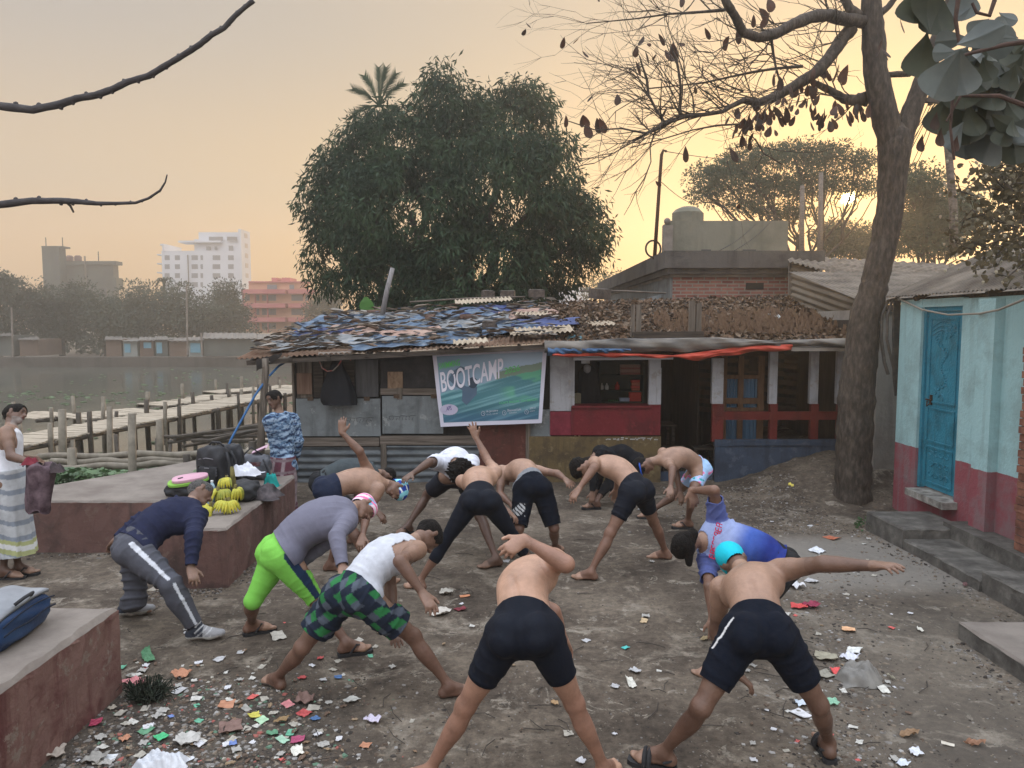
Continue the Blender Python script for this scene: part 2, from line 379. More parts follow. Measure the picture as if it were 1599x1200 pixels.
def rough_poly_block(name, poly, z0, z1, side, topm, label, cat, step=.09, amp=.006, seed=1, chip=.012):
    """a cast block from a ground plan, finely cut along its edges and slightly broken at the arris"""
    t = empty(name, (poly[0][0], poly[0][1], z0)); tag(t, label, cat); r = random.Random(seed)
    pts = []
    for (a, b) in zip(poly, poly[1:]+poly[:1]):
        L_ = math.dist(a, b); n = max(1, int(L_/step))
        for i in range(n): f = i/n; pts.append((a[0]+(b[0]-a[0])*f, a[1]+(b[1]-a[1])*f))
    n = len(pts); cx = sum(p[0] for p in pts)/n; cy = sum(p[1] for p in pts)/n
    rows = []
    zs = list(np.linspace(z0-.06, z1-.02, max(2, int((z1-z0)/.1)))) + [z1-.006]
    for z in zs: rows.append([Vector((x + r.uniform(-amp, amp), y + r.uniform(-amp, amp), z)) for x, y in pts])
    inn = []
    for k in range(n):
        x, y = pts[k]; d = Vector((pts[(k+1) % n][0]-pts[k-1][0], pts[(k+1) % n][1]-pts[k-1][1], 0)).normalized(); nn = Vector((-d.y, d.x, 0)); c = r.uniform(.3, 1)*chip
        rows[-1][k].z -= c*1.2; inn.append(Vector((x, y, z1)) + nn*(c+.006))
    m = MB(); b = len(rows); m.add([v for row in rows for v in row], [(i*n+j, i*n+(j+1) % n, (i+1)*n+(j+1) % n, (i+1)*n+j) for i in range(b-1) for j in range(n)])
    s = m.build('side_wall', side); m2 = MB(); m2.add(rows[-1] + inn, [(j, (j+1) % n, n+(j+1) % n, n+j) for j in range(n)] + [tuple(range(n, 2*n))]); u = m2.build('top_surface', topm)
    for o in (s, u): o.parent = t; o.matrix_parent_inverse = Matrix.Translation(-t.location)
    return t
rough_poly_block('ledge', [(-2.62,1.0), (-2.58,4.72), (-7,4.86), (-7,1.0)], 0, .585, LEDGE2, CONC, 'red stained plaster ledge in the near left corner with a blue bag on it', 'ledge', seed=3, chip=.05)
rough_poly_block('ledge', [(-3.28,6.62), (-2.63,6.68), (-2.68,9.0), (-3.25,10.6), (-4.25,10.3), (-5.35,8.55), (-9,8.55), (-9,7.74), (-3.28,7.74)], 0, .56, LEDGE, CONC, 'dull pink plaster ledge at the pond edge carrying bags and bananas', 'ledge', seed=5, chip=.02)
# steps on the right
rough_poly_block('concrete_step', [(4.24,7.86), (4.95,7.86), (4.95,8.62), (4.20,8.62)], 0, .225, CONCD, CONCD, 'dark concrete step block below the blue door', 'step', seed=8)
rough_poly_block('concrete_step', [(4.26,6.58), (4.82,6.58), (4.82,7.855), (4.24,7.855)], 0, .115, CONCD, CONCD, 'long low concrete step along the turquoise wall', 'step', seed=9)
rough_poly_block('concrete_step', [(4.28,5.2), (5.6,5.2), (5.6,6.575), (4.28,6.575)], 0, .20, CONCD, CONCD, 'mossy concrete step block at the right edge of the picture', 'step', seed=10)
rough_poly_block('concrete_slab', [(3.55,2.6), (7,2.6), (7,5.58), (3.47,5.58)], 0, .13, CONCD, CONC, 'pale topped concrete slab at the near right edge', 'slab', seed=11)

# ------------------------------------------------------------------ turquoise building on the right
def put(t, mb, name, mat, smooth=False):
    o = mb.build(name, mat, None, smooth); o.parent = t; o.matrix_parent_inverse = Matrix.Translation(-t.location) if not t.parent else Matrix.Translation(-t.parent.location)
    return o
def sub(p, mb, name, mat, smooth=False):
    """sub-part: world-coordinate mesh under a part that already sits in world coordinates"""
    o = mb.build(name, mat, None, smooth); o.parent = p; return o
TURQ = paint_stain('turquoise_over_maroon_paint', (.33,.52,.54), (.25,.07,.085), (.17,.23,.23), zsplit=.90, scale=2.3, amt=.5)
MARO = paint_stain('maroon_paint', (.20,.06,.075), (.16,.05,.06), (.09,.05,.05), scale=3, peel=(.25,.2,.18))
DOORB = paint_stain('blue_door_paint', (.035,.22,.31), (.03,.19,.28), (.02,.11,.15), scale=4, rough=.5)
bt = empty('turquoise_house', (5.03, 9.6, 0)); tag(bt, 'turquoise and maroon rendered house with a blue metal door', 'house')
WX = 5.03
w = MB(); w.box(WX, 5.25, 9.12, 9.62, .0, 2.74); w.box(WX+.003, 5.25, 4.0, 8.30, 0, 2.72); w.box(WX+.006, 5.25, 8.295, 9.125, 2.64, 2.735); w.box(5.245, 9, 9.4, 9.6, 0, 2.73)
w.box(WX+.004, 5.26, 8.3, 9.12, 0, .36); put(bt, w, 'wall', TURQ)
w = MB(); w.box(WX-.10, WX+.01, 7.58, 7.85, .02, 2.70); put(bt, w, 'pilaster', TURQ)
w = MB(); w.box(WX-.28, WX+.02, 6.6, 8.0, 0, .27); put(bt, w, 'plinth', CONCD)
w = MB(); w.box(4.86, WX+.12, 8.22, 9.02, .34, .42); put(bt, w, 'door_sill', pmat('limewashed_stone', (.12,.11,.10), (.36,.35,.32), scale=9, bump=.05))
w = MB(); w.box(WX+.12, 5.3, 8.3, 9.12, .36, .42); put(bt, w, 'threshold', pmat('broken_red_brick', (.20,.06,.035), (.28,.10,.06), scale=20, bump=.06))
fr = MB(); fr.box(WX+.03, WX+.10, 9.065, 9.115, .42, 2.64); fr.box(WX+.03, WX+.10, 8.305, 8.355, .42, 2.64); fr.box(WX+.03, WX+.10, 8.356, 9.064, 2.59, 2.64); put(bt, fr, 'door_frame', DOORB)
d = MB(); d.box(WX+.055, WX+.085, 8.36, 9.06, .45, 2.585)
for (z0, z1) in ((.52, .95), (1.02, 1.42), (1.50, 2.50)):
    y0, y1 = 8.44, 8.98; x = WX+.055
    for a, b in (((y0,z0),(y1,z0)), ((y1,z0),(y1,z1)), ((y1,z1),(y0,z1)), ((y0,z1),(y0,z0))): d.bar((x-.004, a[0], a[1]), (x-.004, b[0], b[1]), .02, .02, (1,0,0))
rr = random.Random(4)
for k in range(30):     # pressed leaf ornament
    a = k/30*6*math.pi; c = (8.71 + .16*math.sin(a*1.0)*(.6+.4*math.cos(a*.37)), 1.56 + .9*k/30)
    pts = [(WX+.052, c[0] + .055*math.cos(q)*(1-q/9), c[1] + .055*math.sin(q)*(1-q/9)) for q in np.linspace(a, a+4.2, 7)]; d.tube(pts, [.007,.009,.010,.010,.009,.007,.004], 5)
for k in range(12):
    c = (8.55 + .32*(k % 4)/3, .62 + .13*(k//4)); pts = [(WX+.052, c[0] + .045*math.cos(q), c[1] + .03*math.sin(q)) for q in np.linspace(k, k+4.5, 6)]; d.tube(pts, .007, 5)
for k in range(3): d.tube([(WX+.052, 8.47+.48*i/10, 2.40 + .07*math.sin(math.pi*i/10) - .05*k) for i in range(11)], .008, 5)
do = put(bt, d, 'door', DOORB)
h = MB(); h.tube([(WX+.03, 9.0, 1.52), (WX+.03, 8.88, 1.52)], .010, 6); h.tube([(WX+.03, 8.97, 1.50), (WX+.015, 8.95, 1.44), (WX+.03, 8.92, 1.47)], .008, 5); h.box(WX+.035, WX+.055, 8.90, 8.93, 1.46, 1.58); sub(do, h, 'door_bolt', pmat('rusty_iron', (.05,.03,.02), (.10,.05,.03), scale=30, rough=.7, metal=.5))
# flaked letters scratched on the wall
def text_mesh(s, size, mat, name, loc, rot, parent=None, bold=0.0, shear=0, ext=.0006, sx=1.0, align='LEFT'):
    cu = bpy.data.curves.new(name, 'FONT'); cu.body = s; cu.size = size; cu.extrude = ext; cu.offset = bold; cu.shear = shear; cu.align_x = align
    to = bpy.data.objects.new(name+'_t', cu); COL.objects.link(to); dg = bpy.context.evaluated_depsgraph_get(); me = bpy.data.meshes.new_from_object(to.evaluated_get(dg)); bpy.data.objects.remove(to)
    M = Matrix.Translation(Vector(loc)) @ (rot if isinstance(rot, Matrix) else Matrix.Identity(4)) @ Matrix.Diagonal((sx, 1, 1, 1)); me.transform(M)
    me.materials.clear(); me.materials.append(mat); o = bpy.data.objects.new(name, me); COL.objects.link(o)
    if parent: o.parent = parent
    return o
def corrugated(m, p0, p1, q0, q1, pitch=.076, amp=.010, per=6, th=.003, rnd_=None, nv=3, sag=.0):
    """sheet whose waves run from edge p to edge q (p0-p1 is the wavy edge)"""
    p0, p1, q0, q1 = map(Vector, (p0, p1, q0, q1)); W = (p1-p0).length; nu = max(6, int(W/pitch*per)); n = (p1-p0).cross(q0-p0).normalized()
    if n.z < 0: n = -n
    def fn(u, v):
        p = p0.lerp(p1, u).lerp(q0.lerp(q1, u), v); return p + n*(amp*math.sin(u*W/pitch*2*math.pi) - sag*math.sin(math.pi*v)*math.sin(math.pi*u))
    b = len(m.v); m.grid(fn, nu, nv); k = nu+1
    top = [Vector(v) for v in m.v[b:]]; m.add([v - n*th for v in top], [(j*k+i, (j+1)*k+i, (j+1)*k+i+1, j*k+i+1) for j in range(nv) for i in range(nu)])
    return m
GALV = pmat('weathered_zinc_sheet', (.07,.058,.047), (.19,.165,.135), scale=2.4, rough=.85, metal=.1, bump=.02, c3=(.125,.108,.09))
GALVD = pmat('grey_corrugated_iron', (.07,.08,.09), (.16,.175,.185), scale=3.0, rough=.7, metal=.25, bump=.02, c3=(.115,.13,.14), stretch=(1,1,3))
RUSTY = pmat('rusted_corrugated_iron', (.15,.08,.05), (.24,.17,.12), scale=3, rough=.85, metal=.2, bump=.03)
WOODG = pmat('grey_weathered_wood', (.075,.06,.048), (.19,.16,.135), scale=5, stretch=(.35,6,6), bump=.05, bscale=24)
WOODD = pmat('dark_old_wood', (.03,.025,.021), (.085,.068,.055), scale=5, stretch=(.4,6,6), bump=.05, bscale=24)
WOODZ = pmat('grey_upright_wood', (.07,.058,.048), (.20,.17,.14), scale=5, stretch=(6,6,.35), bump=.05, bscale=24)
r = MB(); corrugated(r, (4.90, 4.2, 2.78), (4.93, 9.85, 2.79), (6.6, 4.4, 3.48), (6.5, 9.85, 3.50), nv=6); put(bt, r, 'roof', GALV)
b_ = MB()
for y in (5.0, 6.4, 7.8, 9.2): b_.bar((4.98, y, 2.745), (6.5, y, 3.41), .05, .06)
b_.bar((5.12, 4.2, 2.745), (5.12, 9.8, 2.745), .05, .05); put(bt, b_, 'rafter', WOODD)
# hoses and rolled matting hanging at the corner
t = empty('hanging_hoses', (4.98, 9.75, 1.2)); tag(t, 'bundle of grey hoses and cloth hanging on the corner of the turquoise house', 'hoses')
m = MB()
for k, (x, dz, y) in enumerate(((1383,.0,9.85),(1389,.05,9.82),(1396,.02,9.78))):
    a = at(1402, 466, y); pts = [a, at(x+4, 470, y), at(x-6+k*3, 492, y-.03), at(x-7+k*3, 530, y-.03), at(x-2+k*3, 565-12*k, y), at(x+4+3*k, 585-8*k, y)]
    m.tube(pts, .022-.004*k, 7)
put(t, m, 'hose', pmat('grey_hose', (.07,.062,.052), (.13,.115,.10), scale=12, rough=.6))
m = MB()
for k in range(4):
    x = 1397+2.4*k; m.tube([at(x, 470, 9.72), at(x-2, 520, 9.70), at(x-1, 590, 9.70), at(x+2, 618-6*k, 9.72)], .020, 6)
put(t, m, 'rolled_mat', pmat('dark_matting', (.03,.027,.024), (.07,.06,.05), scale=14))
# grey wall and lean-to behind the trunk
GREYP = paint_stain('grey_bare_plaster', (.34,.32,.29), (.27,.25,.23), (.16,.15,.14), scale=2, amt=.6)
t = empty('plaster_house', (5.3, 10.6, .4)); tag(t, 'bare grey plaster house wall behind the big tree trunk', 'house')
m = MB(); m.box(5.22, 9, 10.55, 10.8, .2, 2.65); m.box(5.22, 5.4, 10.8, 15, .2, 2.65); put(t, m, 'wall', GREYP)
m = MB(); corrugated(m, (5.0, 10.45, 2.72), (9.5, 10.45, 2.74), (5.0, 13.5, 3.38), (9.5, 13.5, 3.38), nv=4); put(t, m, 'roof', GALV)
m = MB(); m.bar((5.0, 10.5, 2.66), (9.2, 10.5, 2.68), .07, .09); put(t, m, 'beam', WOODD)
# brick column at the right edge
BRK = None
def brick_mat(name, c1, c2, mortar, scale=1.0, coord='Object', rot=(math.radians(90),0,0), bw=.25, bh=.075):
    m = bpy.data.materials.new(name); m.use_nodes = True; nt = m.node_tree; N = nt.nodes.new; L = nt.links.new; b = nt.nodes['Principled BSDF']; b.inputs['Roughness'].default_value = .9
    tc = N('ShaderNodeTexCoord'); mp = N('ShaderNodeMapping'); mp.inputs['Rotation'].default_value = rot; L(tc.outputs[coord], mp.inputs[0])
    br = N('ShaderNodeTexBrick'); L(mp.outputs[0], br.inputs['Vector']); br.inputs['Color1'].default_value = (*c1, 1); br.inputs['Color2'].default_value = (*c2, 1); br.inputs['Mortar'].default_value = (*mortar, 1)
    br.inputs['Scale'].default_value = scale; br.inputs['Mortar Size'].default_value = .013; br.inputs['Brick Width'].default_value = bw; br.inputs['Row Height'].default_value = bh
    n = N('ShaderNodeTexNoise'); n.inputs['Scale'].default_value = 5; n.inputs['Detail'].default_value = 8; L(tc.outputs[coord], n.inputs['Vector'])
    mr = N('ShaderNodeMapRange'); mr.inputs['To Min'].default_value = .55; mr.inputs['To Max'].default_value = 1.4; L(n.outputs[0], mr.inputs[0])
    s = N('ShaderNodeVectorMath'); s.operation = 'SCALE'; L(br.outputs['Color'], s.inputs[0]); L(mr.outputs[0], s.inputs['Scale']); L(s.outputs[0], b.inputs['Base Color'])
    bp = N('ShaderNodeBump'); bp.inputs['Distance'].default_value = .01; bp.inputs['Strength'].default_value = .8; L(br.outputs['Fac'], bp.inputs['Height']); bp.invert = True; L(bp.outputs[0], b.inputs['Normal']); return m
BRICKR = brick_mat('red_brick', (.19,.06,.045), (.30,.13,.095), (.24,.21,.18))
t = empty('brick_pillar', (4.62, 6.75, .2)); tag(t, 'crumbling red brick pillar at the right edge of the picture', 'pillar')
m = MB(); rr = random.Random(5)
z = .20
while z < 2.62:
    j = rr.uniform(-.012, .012); m.box(4.83+j, 5.02, 6.72+j, 6.98, z, z+.066); z += .075
put(t, m, 'bricks', pmat('crumbled_brick', (.12,.05,.035), (.27,.12,.08), scale=7, bump=.06))
m = MB(); m.box(4.845, 5.01, 6.735, 6.97, .20, 2.60); put(t, m, 'mortar', CONCD)

# ------------------------------------------------------------------ the left shack (shuttered stall)
def px2(px, py, Y): p = at(px, py, Y); return p.x, p.z
YF = 11.3
def pan(m, x0, y0, x1, y1, Y, th=.03, j=0, wob=0):
    """upright board whose face fills the given extent of the stall front"""
    X0, Z1 = px2(x0, y0, Y); X1, Z0 = px2(x1, y1, Y)
    m.box(X0, X1, Y, Y+th, Z0, Z1); return m
t = empty('shuttered_shack', (-1.4, YF, 0)); tag(t, 'shuttered wooden and tin shack with debris covered roof and banner', 'shack')
TINL = paint_stain('pale_painted_tin', (.20,.225,.235), (.155,.175,.185), (.09,.10,.105), scale=2.4, peel=(.28,.30,.30), rough=.6)
DKCL = pmat('dark_sacking', (.022,.022,.024), (.045,.042,.042), scale=5, bump=.04, bscale=40)
m = MB(); pan(m, 457, 553, 866, 772, YF+.10, .04); put(t, m, 'backing_wall', pmat('black_boards', (.016,.015,.015), (.035,.032,.03), scale=4, stretch=(4,4,.5)))
m = MB(); m.box(-3.30, -3.26, YF+.15, 15.0, -.05, 2.25); put(t, m, 'side_wall', WOODD)
for k, (x0, y0, x1, y1, mt) in enumerate([(463, 560, 488, 622, WOODZ), (489, 560, 505, 621, WOODD), (555, 562, 591, 620, pmat('grey_plywood', (.06,.06,.062), (.10,.10,.105), scale=4, stretch=(4,4,.5))), (506, 560, 554, 621, WOODD)]):
    m = MB(); pan(m, x0, y0, x1, y1, YF-.01*k+.02, .025); put(t, m, 'plank', mt)
m = MB(); pan(m, 594, 550, 680, 606, YF, .02); put(t, m, 'sacking', DKCL)
m = MB(); pan(m, 463, 583, 487, 616, YF-.012, .018); put(t, m, 'wooden_panel', pmat('reddish_board', (.15,.09,.065), (.24,.16,.12), scale=4, stretch=(5,5,.5)))
m = MB(); pan(m, 594, 607, 690, 617, YF-.03, .03); put(t, m, 'plank', WOODG)
m = MB(); pan(m, 605, 581, 629, 607, YF-.025, .02)
X, Z = px2(617, 594, YF-.03); m.bar((X-.1, YF-.032, Z-.1), (X+.1, YF-.032, Z+.1), .02, .01, (0,1,0)); m.bar((X-.1, YF-.036, Z+.1), (X+.1, YF-.036, Z-.1), .02, .01, (0,1,0)); put(t, m, 'wooden_hatch', pmat('raw_box_wood', (.19,.125,.08), (.30,.21,.14), scale=5, stretch=(5,5,1), bump=.03))
m = MB(); pan(m, 619, 606, 628, 624, YF-.05, .02); put(t, m, 'latch_block', WOODZ)
for (x0, y0, x1, y1) in ((462, 623, 594.5, 681.5), (596.5, 619, 692, 677.5)):
    m = MB(); pan(m, x0, y0, x1, y1, YF-.035, .03); p = put(t, m, 'tin_shutter', TINL)
    m = MB()
    for xx in (x0+18, x0+ (x1-x0)*.8): pan(m, xx, y0-3, xx+9, y0+3, YF-.055, .018)
    sub(p, m, 'hinge', pmat('rusty_hinge', (.06,.04,.03), (.12,.08,.05), scale=20))
    # chalk scribble in local script: loose strokes hung from a bar
    m = MB(); rr = random.Random(int(x0)); X0, Zt = px2(x0 + (x1-x0)*(.60 if x0 < 500 else .12), 653 if x0 < 500 else 650, YF); Wd = .42; m.tube([(X0 + Wd*i/8, YF-.038, Zt + .006*math.sin(i*2)+.01*i/8) for i in range(9)], .0028, 4)
    for k in range(8):
        xx = X0 + Wd*(k+.3)/8.3; q = rr.uniform(0, 6); m.tube([(xx + .02*math.cos(q+s*.9)*(s/6+.3), YF-.038, Zt - .012 - .011*s + .012*math.sin(q+s*1.3)) for s in range(5)], .0026, 4)
    sub(p, m, 'scribble', pmat('charcoal_marks', (.05,.05,.055)))
for (x0, y0, x1, y1) in ((462, 684, 592, 697), (593, 681, 745, 695)):
    m = MB(); pan(m, x0, y0, x1, y1, YF-.04, .04); put(t, m, 'plank', WOODG)
for (x0, y0, x1, y1) in ((464, 698, 596, 757), (604, 696, 748, 757)):
    m = MB(); X0, Z1 = px2(x0, y0, YF); X1, Z0 = px2(x1, y1+4, YF); corrugated(m, (X0, YF-.02, Z0), (X0, YF-.02, Z1), (X1, YF-.02, Z0), (X1, YF-.02, Z1), pitch=.11, amp=.014, nv=5); put(t, m, 'corrugated_sheet', GALVD)
m = MB(); pan(m, 594, 694, 604, 762, YF-.05, .04); pan(m, 455, 556, 463, 765, YF-.04, .06); put(t, m, 'post', WOODZ)
m = MB(); pan(m, 748, 662, 821, 766, YF-.01, .03)
for xx in (772, 797): pan(m, xx, 662, xx+2, 766, YF-.016, .01)
put(t, m, 'door', paint_stain('red_brown_board', (.12,.042,.032), (.10,.035,.028), (.05,.025,.02), scale=4, peel=(.15,.07,.05)))
m = MB(); pan(m, 690, 640, 750, 663, YF-.0, .03); pan(m, 821, 640, 828, 768, YF-.03, .05); put(t, m, 'post', WOODZ)
m = MB(); pan(m, 828, 640, 860, 684, YF, .03); put(t, m, 'panel', TINL)
# roof: base sheets
def roofpt(px, Y, z): return Vector((at(px, 500, Y).x, Y, z))
A0, A1 = Vector((-4.02, 10.75, 1.93)), Vector((.75, 10.75, 2.18)); B0, B1 = Vector((-3.55, 14.3, 2.62)), Vector((.75, 14.3, 2.80))
def roofL(u, v): return A0.lerp(A1, u).lerp(B0.lerp(B1, u), v)
m = MB(); corrugated(m, A0, A1, B0, B1, nv=6, amp=.012); put(t, m, 'roof', RUSTY)
m = MB(); m.bar(A0 + Vector((.15,.05,-.06)), A1 + Vector((0,.05,-.06)), .06, .07); m.bar((-3.3, 11.25, 2.0), (.7, 11.25, 2.2), .06, .08)
for u in np.linspace(.05, .98, 9): m.bar(roofL(u, 0)+Vector((0,0,-.05)), roofL(u, 1)+Vector((0,0,-.05)), .05, .05)
put(t, m, 'rafter', WOODD)
m = MB(); m.bar((at(503, 553, 11.0).x, 10.8, at(503, 553, 10.8).z), (at(555, 553, 11).x, 10.8, at(555, 551, 10.8).z), .03, .05, (0,0,1)); put(t, m, 'eave_batten', pmat('pale_batten', (.30,.27,.24), (.38,.35,.32)))
m = MB(); m.grid(lambda u, v: at(400, 562, 10.73).lerp(at(440, 551, 10.73), u) + Vector((0, .02*math.sin(u*9), -v*.17*(1-u*.75) + .01*math.sin(u*20))), 12, 4); put(t, m, 'eave_flap', pmat('black_rubber_sheet', (.018,.017,.016), (.035,.03,.028), scale=9))
# corner pole holding the eave, with blue hose
t2 = empty('eave_pole', (at(410, 700, 10.7).x, 10.7, 0)); tag(t2, 'round wooden pole under the low left corner of the shack roof', 'pole')
m = MB(); m.tube([at(405, 735, 10.7), at(409, 660, 10.7), at(415, 575, 10.7), at(414, 560, 10.7)], [.062,.055,.05,.048], 9); put(t2, m, 'pole_shaft', WOODZ, True)
m = MB(); m.tube([at(415, 565+4*i, 10.7) + Vector((.055*math.cos(i*2.1), .055*math.sin(i*2.1), 0)) for i in range(12)], .012, 6); put(t2, m, 'rag_binding', pmat('rag', (.10,.09,.08), (.2,.17,.14), scale=20))
pts = [at(x, y, Y) for x, y, Y in ((350, 712, 10.2), (362, 684, 10.3), (378, 655, 10.45), (398, 618, 10.6), (418, 590, 10.7), (435, 572, 10.9), (452, 562, 11.1))]
m = MB(); m.tube(pts, .017, 8); tag(m.build('water_hose', pmat('blue_hose', (.02,.10,.26), (.03,.13,.32), rough=.4), smooth=True), 'blue hose arching from the shack eave down to the ledge', 'hose')

# black garment on the hook, rope
def cloth_bag(px_pts, Y, depth, name, mat, label, cat, folds=9, seed=1):
    """hanging cloth: outline rows from the photo with real depth and hanging folds"""
    m = MB(); rows = []; n = 28; r = random.Random(seed)
    for (xa, xb, y) in px_pts:
        a, b = at(xa, y, Y), at(xb, y, Y); c = (a+b)/2; w = (b-a).length/2; row = []
        for k in range(n):
            q = 2*math.pi*k/n; f = 1 + .10*math.sin(folds*q + seed + y*.02); row.append(c + Vector((w*math.cos(q)*f, depth*min(1, w*4)*math.sin(q)*f, 0)))
        rows.append(row)
    m.add([v for row in rows for v in row], [(i*n+k, i*n+(k+1) % n, (i+1)*n+(k+1) % n, (i+1)*n+k) for i in range(len(rows)-1) for k in range(n)] + [tuple(range(n)), tuple((len(rows)-1)*n + k for k in range(n-1, -1, -1))])
    o = m.build(name, mat, None, True); return tag(o, label, cat)
BLK = pmat('black_cloth', (.009,.010,.013), (.016,.017,.021), scale=5, bump=.03, bscale=30, rough=.95)
cloth_bag([(520, 532, 560), (515, 537, 575), (508, 545, 590), (503, 551, 605), (501, 555, 618), (503, 556, 628), (507, 555, 633)], 11.12, .09, 'hanging_garment', BLK, 'black garment hanging on a rope against the tin shutter', 'garment', seed=2)
pts = [at(x, y, 11.05) for x, y in ((492, 553), (498, 562), (503, 575), (511, 580), (520, 579), (528, 571), (535, 560), (539, 554), (548, 563))]
m = MB(); m.tube(pts, .010, 6); tag(m.build('rope', pmat('pink_white_rope', (.30,.28,.25), (.40,.08,.07), scale=3, lo=.45, hi=.55, stretch=(5,1,1)), smooth=True), 'pink and white rope looped above the black garment', 'rope')

# ------------------------------------------------------------------ banner
def banner():
    Y = 11.17; c = [at(675, 552, Y), at(854, 544, Y-.03), at(846, 661, Y-.05), at(688, 667, Y-.02)]     # tl tr br bl
    def P(u, v, off=0):     # u right, v down
        p = c[0].lerp(c[1], u).lerp(c[3].lerp(c[2], u), v); d = .012*math.sin(u*7+v*3) + .008*math.sin(u*3 - v*9) + .006*math.sin(u*17+2)*(1-v); return p + Vector((0, -d - off, 0))
    m = MB(); m.grid(lambda u, v: P(u, 1-v), 40, 28); root = m.build('banner', pmat('white_vinyl', (.62,.62,.74), (.66,.66,.78), rough=.45), None, True)
    tag(root, 'white bordered swimming bootcamp banner with wave picture hung on the shack', 'banner')
    # printed picture: teal sea, pale sky, green highlights
    im = bpy.data.materials.new('printed_sea'); im.use_nodes = True; nt = im.node_tree; b = nt.nodes['Principled BSDF']; b.inputs['Roughness'].default_value = .45
    A = nt.nodes.new('ShaderNodeAttribute'); A.attribute_name = 'Col'; nt.links.new(A.outputs['Color'], b.inputs['Base Color'])
    nu, nv = 150, 100; U, V = np.meshgrid(np.linspace(.035, .965, nu+1), np.linspace(.045, .945, nv+1)); pv = np.array([P(u, v, .003)[:] for u, v in zip(U.ravel(), V.ravel())])
    i = (np.arange(nv)[:, None]*(nu+1) + np.arange(nu)[None]).ravel(); Fq = np.stack([i, i+nu+1, i+nu+2, i+1], 1)
    u, v = U.ravel(), V.ravel(); hor = .56 - .30*u + .02*vnoise(u*9, v*0, 1, 4); n = vnoise(u*3.2 + v*4, v*26 + u*9, 1.0, 5, 4); n2 = vnoise(u*5, v*7, 1, 9, 3)
    sky = np.array((.46,.50,.74))*(.5+.5*smoothstep_(u*1.4-.1))[:, None] + np.array((.02,.08,.16))*(1-smoothstep_(u*1.4-.1))[:, None]
    sea = np.array((.06,.20,.28)) + np.clip(n+.1, 0, 1)[:, None]*np.array((.35,.46,.55)); sea = sea*(1 - .55*smoothstep_((v-.60)/.35)[:, None]) + np.array((.03,.06,.17))*(.75*smoothstep_((v-.72)/.2))[:, None]
    gr_ = smoothstep_((u-.55)/.2)*smoothstep_((.72-v)/.15)*smoothstep_((n2+.25)/.35); sea = sea*(1-.6*gr_[:, None]) + np.array((.16,.50,.26))*(.6*gr_)[:, None]
    hill = (v > hor-.10) & (v < hor) & (u > .55); col = np.where((v > hor)[:, None], sea, sky); col[hill] = np.array((.22,.25,.22))
    o = mesh_obj('printed_picture', pv, Fq, im, root, True, cols=np.clip(col*np.array((.78,.98,.86)), 0, 1))
    # swimmer silhouette printed on the picture
    def flat(name, poly, colr, off=.010):
        mm = MB(); mm.add([P(a, b_, off) for a, b_ in poly], [tuple(range(len(poly)))[::-1]]); return mm.build(name, pmat('print_'+name+str(colr), colr, rough=.45), root)
    def circ(cx, cy, rx, ry, n=20, a0=0, a1=2*math.pi): return [(cx + rx*math.cos(a0+(a1-a0)*k/n), cy + ry*math.sin(a0+(a1-a0)*k/n)) for k in range(n)]
    flat('printed_silhouette', circ(.34, .42, .045, .075), (.035,.06,.10))
    for q_ in ([(.12,.36), (.17,.25), (.24,.19), (.29,.22), (.22,.29), (.18,.36)], [(.12,.36), (.18,.36), (.24,.43), (.32,.50), (.29,.56), (.19,.47)], [(.24,.46), (.38,.48), (.37,.58), (.27,.72), (.23,.66), (.24,.52)]): flat('printed_silhouette', q_, (.09,.15,.23), .009)
    flat('printed_plate', circ(.10, .77, .085, .075), (.52,.50,.66), .009)
    # lettering: laid along the banner's own plane, following its rise
    ex = (c[1]-c[0]).normalized(); ey = -(c[3]-c[0]).normalized(); ez = ex.cross(ey).normalized(); W = (c[1]-c[0]).length; H = (c[3]-c[0]).length
    def text(s, u, v, hgt, wid, colr, rise=0.0, bold=0.0, name='lettering', off=.013):
        cu = bpy.data.curves.new(name, 'FONT'); cu.body = s; cu.size = 1; cu.offset = bold
        to = bpy.data.objects.new('t', cu); COL.objects.link(to); dg = bpy.context.evaluated_depsgraph_get(); me = bpy.data.meshes.new_from_object(to.evaluated_get(dg)); bpy.data.objects.remove(to)
        co = np.empty(len(me.vertices)*3); me.vertices.foreach_get('co', co); co = co.reshape(-1, 3); mn, mx = co.min(0), co.max(0)
        x = (co[:, 0]-mn[0])/(mx[0]-mn[0]); y = (co[:, 1]-mn[1])/(mx[1]-mn[1])
        out = [P(u + a*wid, v - rise*a - b*hgt, off)[:] for a, b in zip(x, y)]
        me.vertices.foreach_set('co', np.array(out).ravel()); me.update(); me.materials.clear(); me.materials.append(pmat('print_letters'+str(colr), colr, rough=.45)); o = bpy.data.objects.new(name, me); COL.objects.link(o); o.parent = root; return o
    text('SWIMMING', .045, .225, .085, .19, (.12,.62,.16), .045, .012)
    text('BOOTCAMP', .05, .53, .27, .57, (.80,.80,.92), .16, .015, off=.013)
    text('2026', .63, .325, .085, .14, (.12,.50,.16), .04, .012)
    text("COX'S BAZAR, SEA BEACH", .58, .725, .035, .36, (.10,.52,.22), .03, .004)
    text('16 January', .455, .835, .035, .115, (.55,.58,.68), .012, .006); text('6:30 AM - 9:30 AM', .455, .865, .018, .11, (.50,.54,.62), .01)
    text('Dhanmondi Lake', .66, .825, .03, .13, (.55,.58,.68), .012, .006); text('Dhaka', .68, .855, .02, .07, (.50,.54,.62), .01)
    text('JOIN US', .875, .812, .03, .055, (.55,.58,.68), .008, .006); text('online', .875, .84, .018, .05, (.50,.54,.62), .006)
    text('APS', .075, .785, .06, .05, (.05,.02,.22), .01, .006); text('CLUB', .035, .80, .02, .04, (.35,.33,.5), .0)
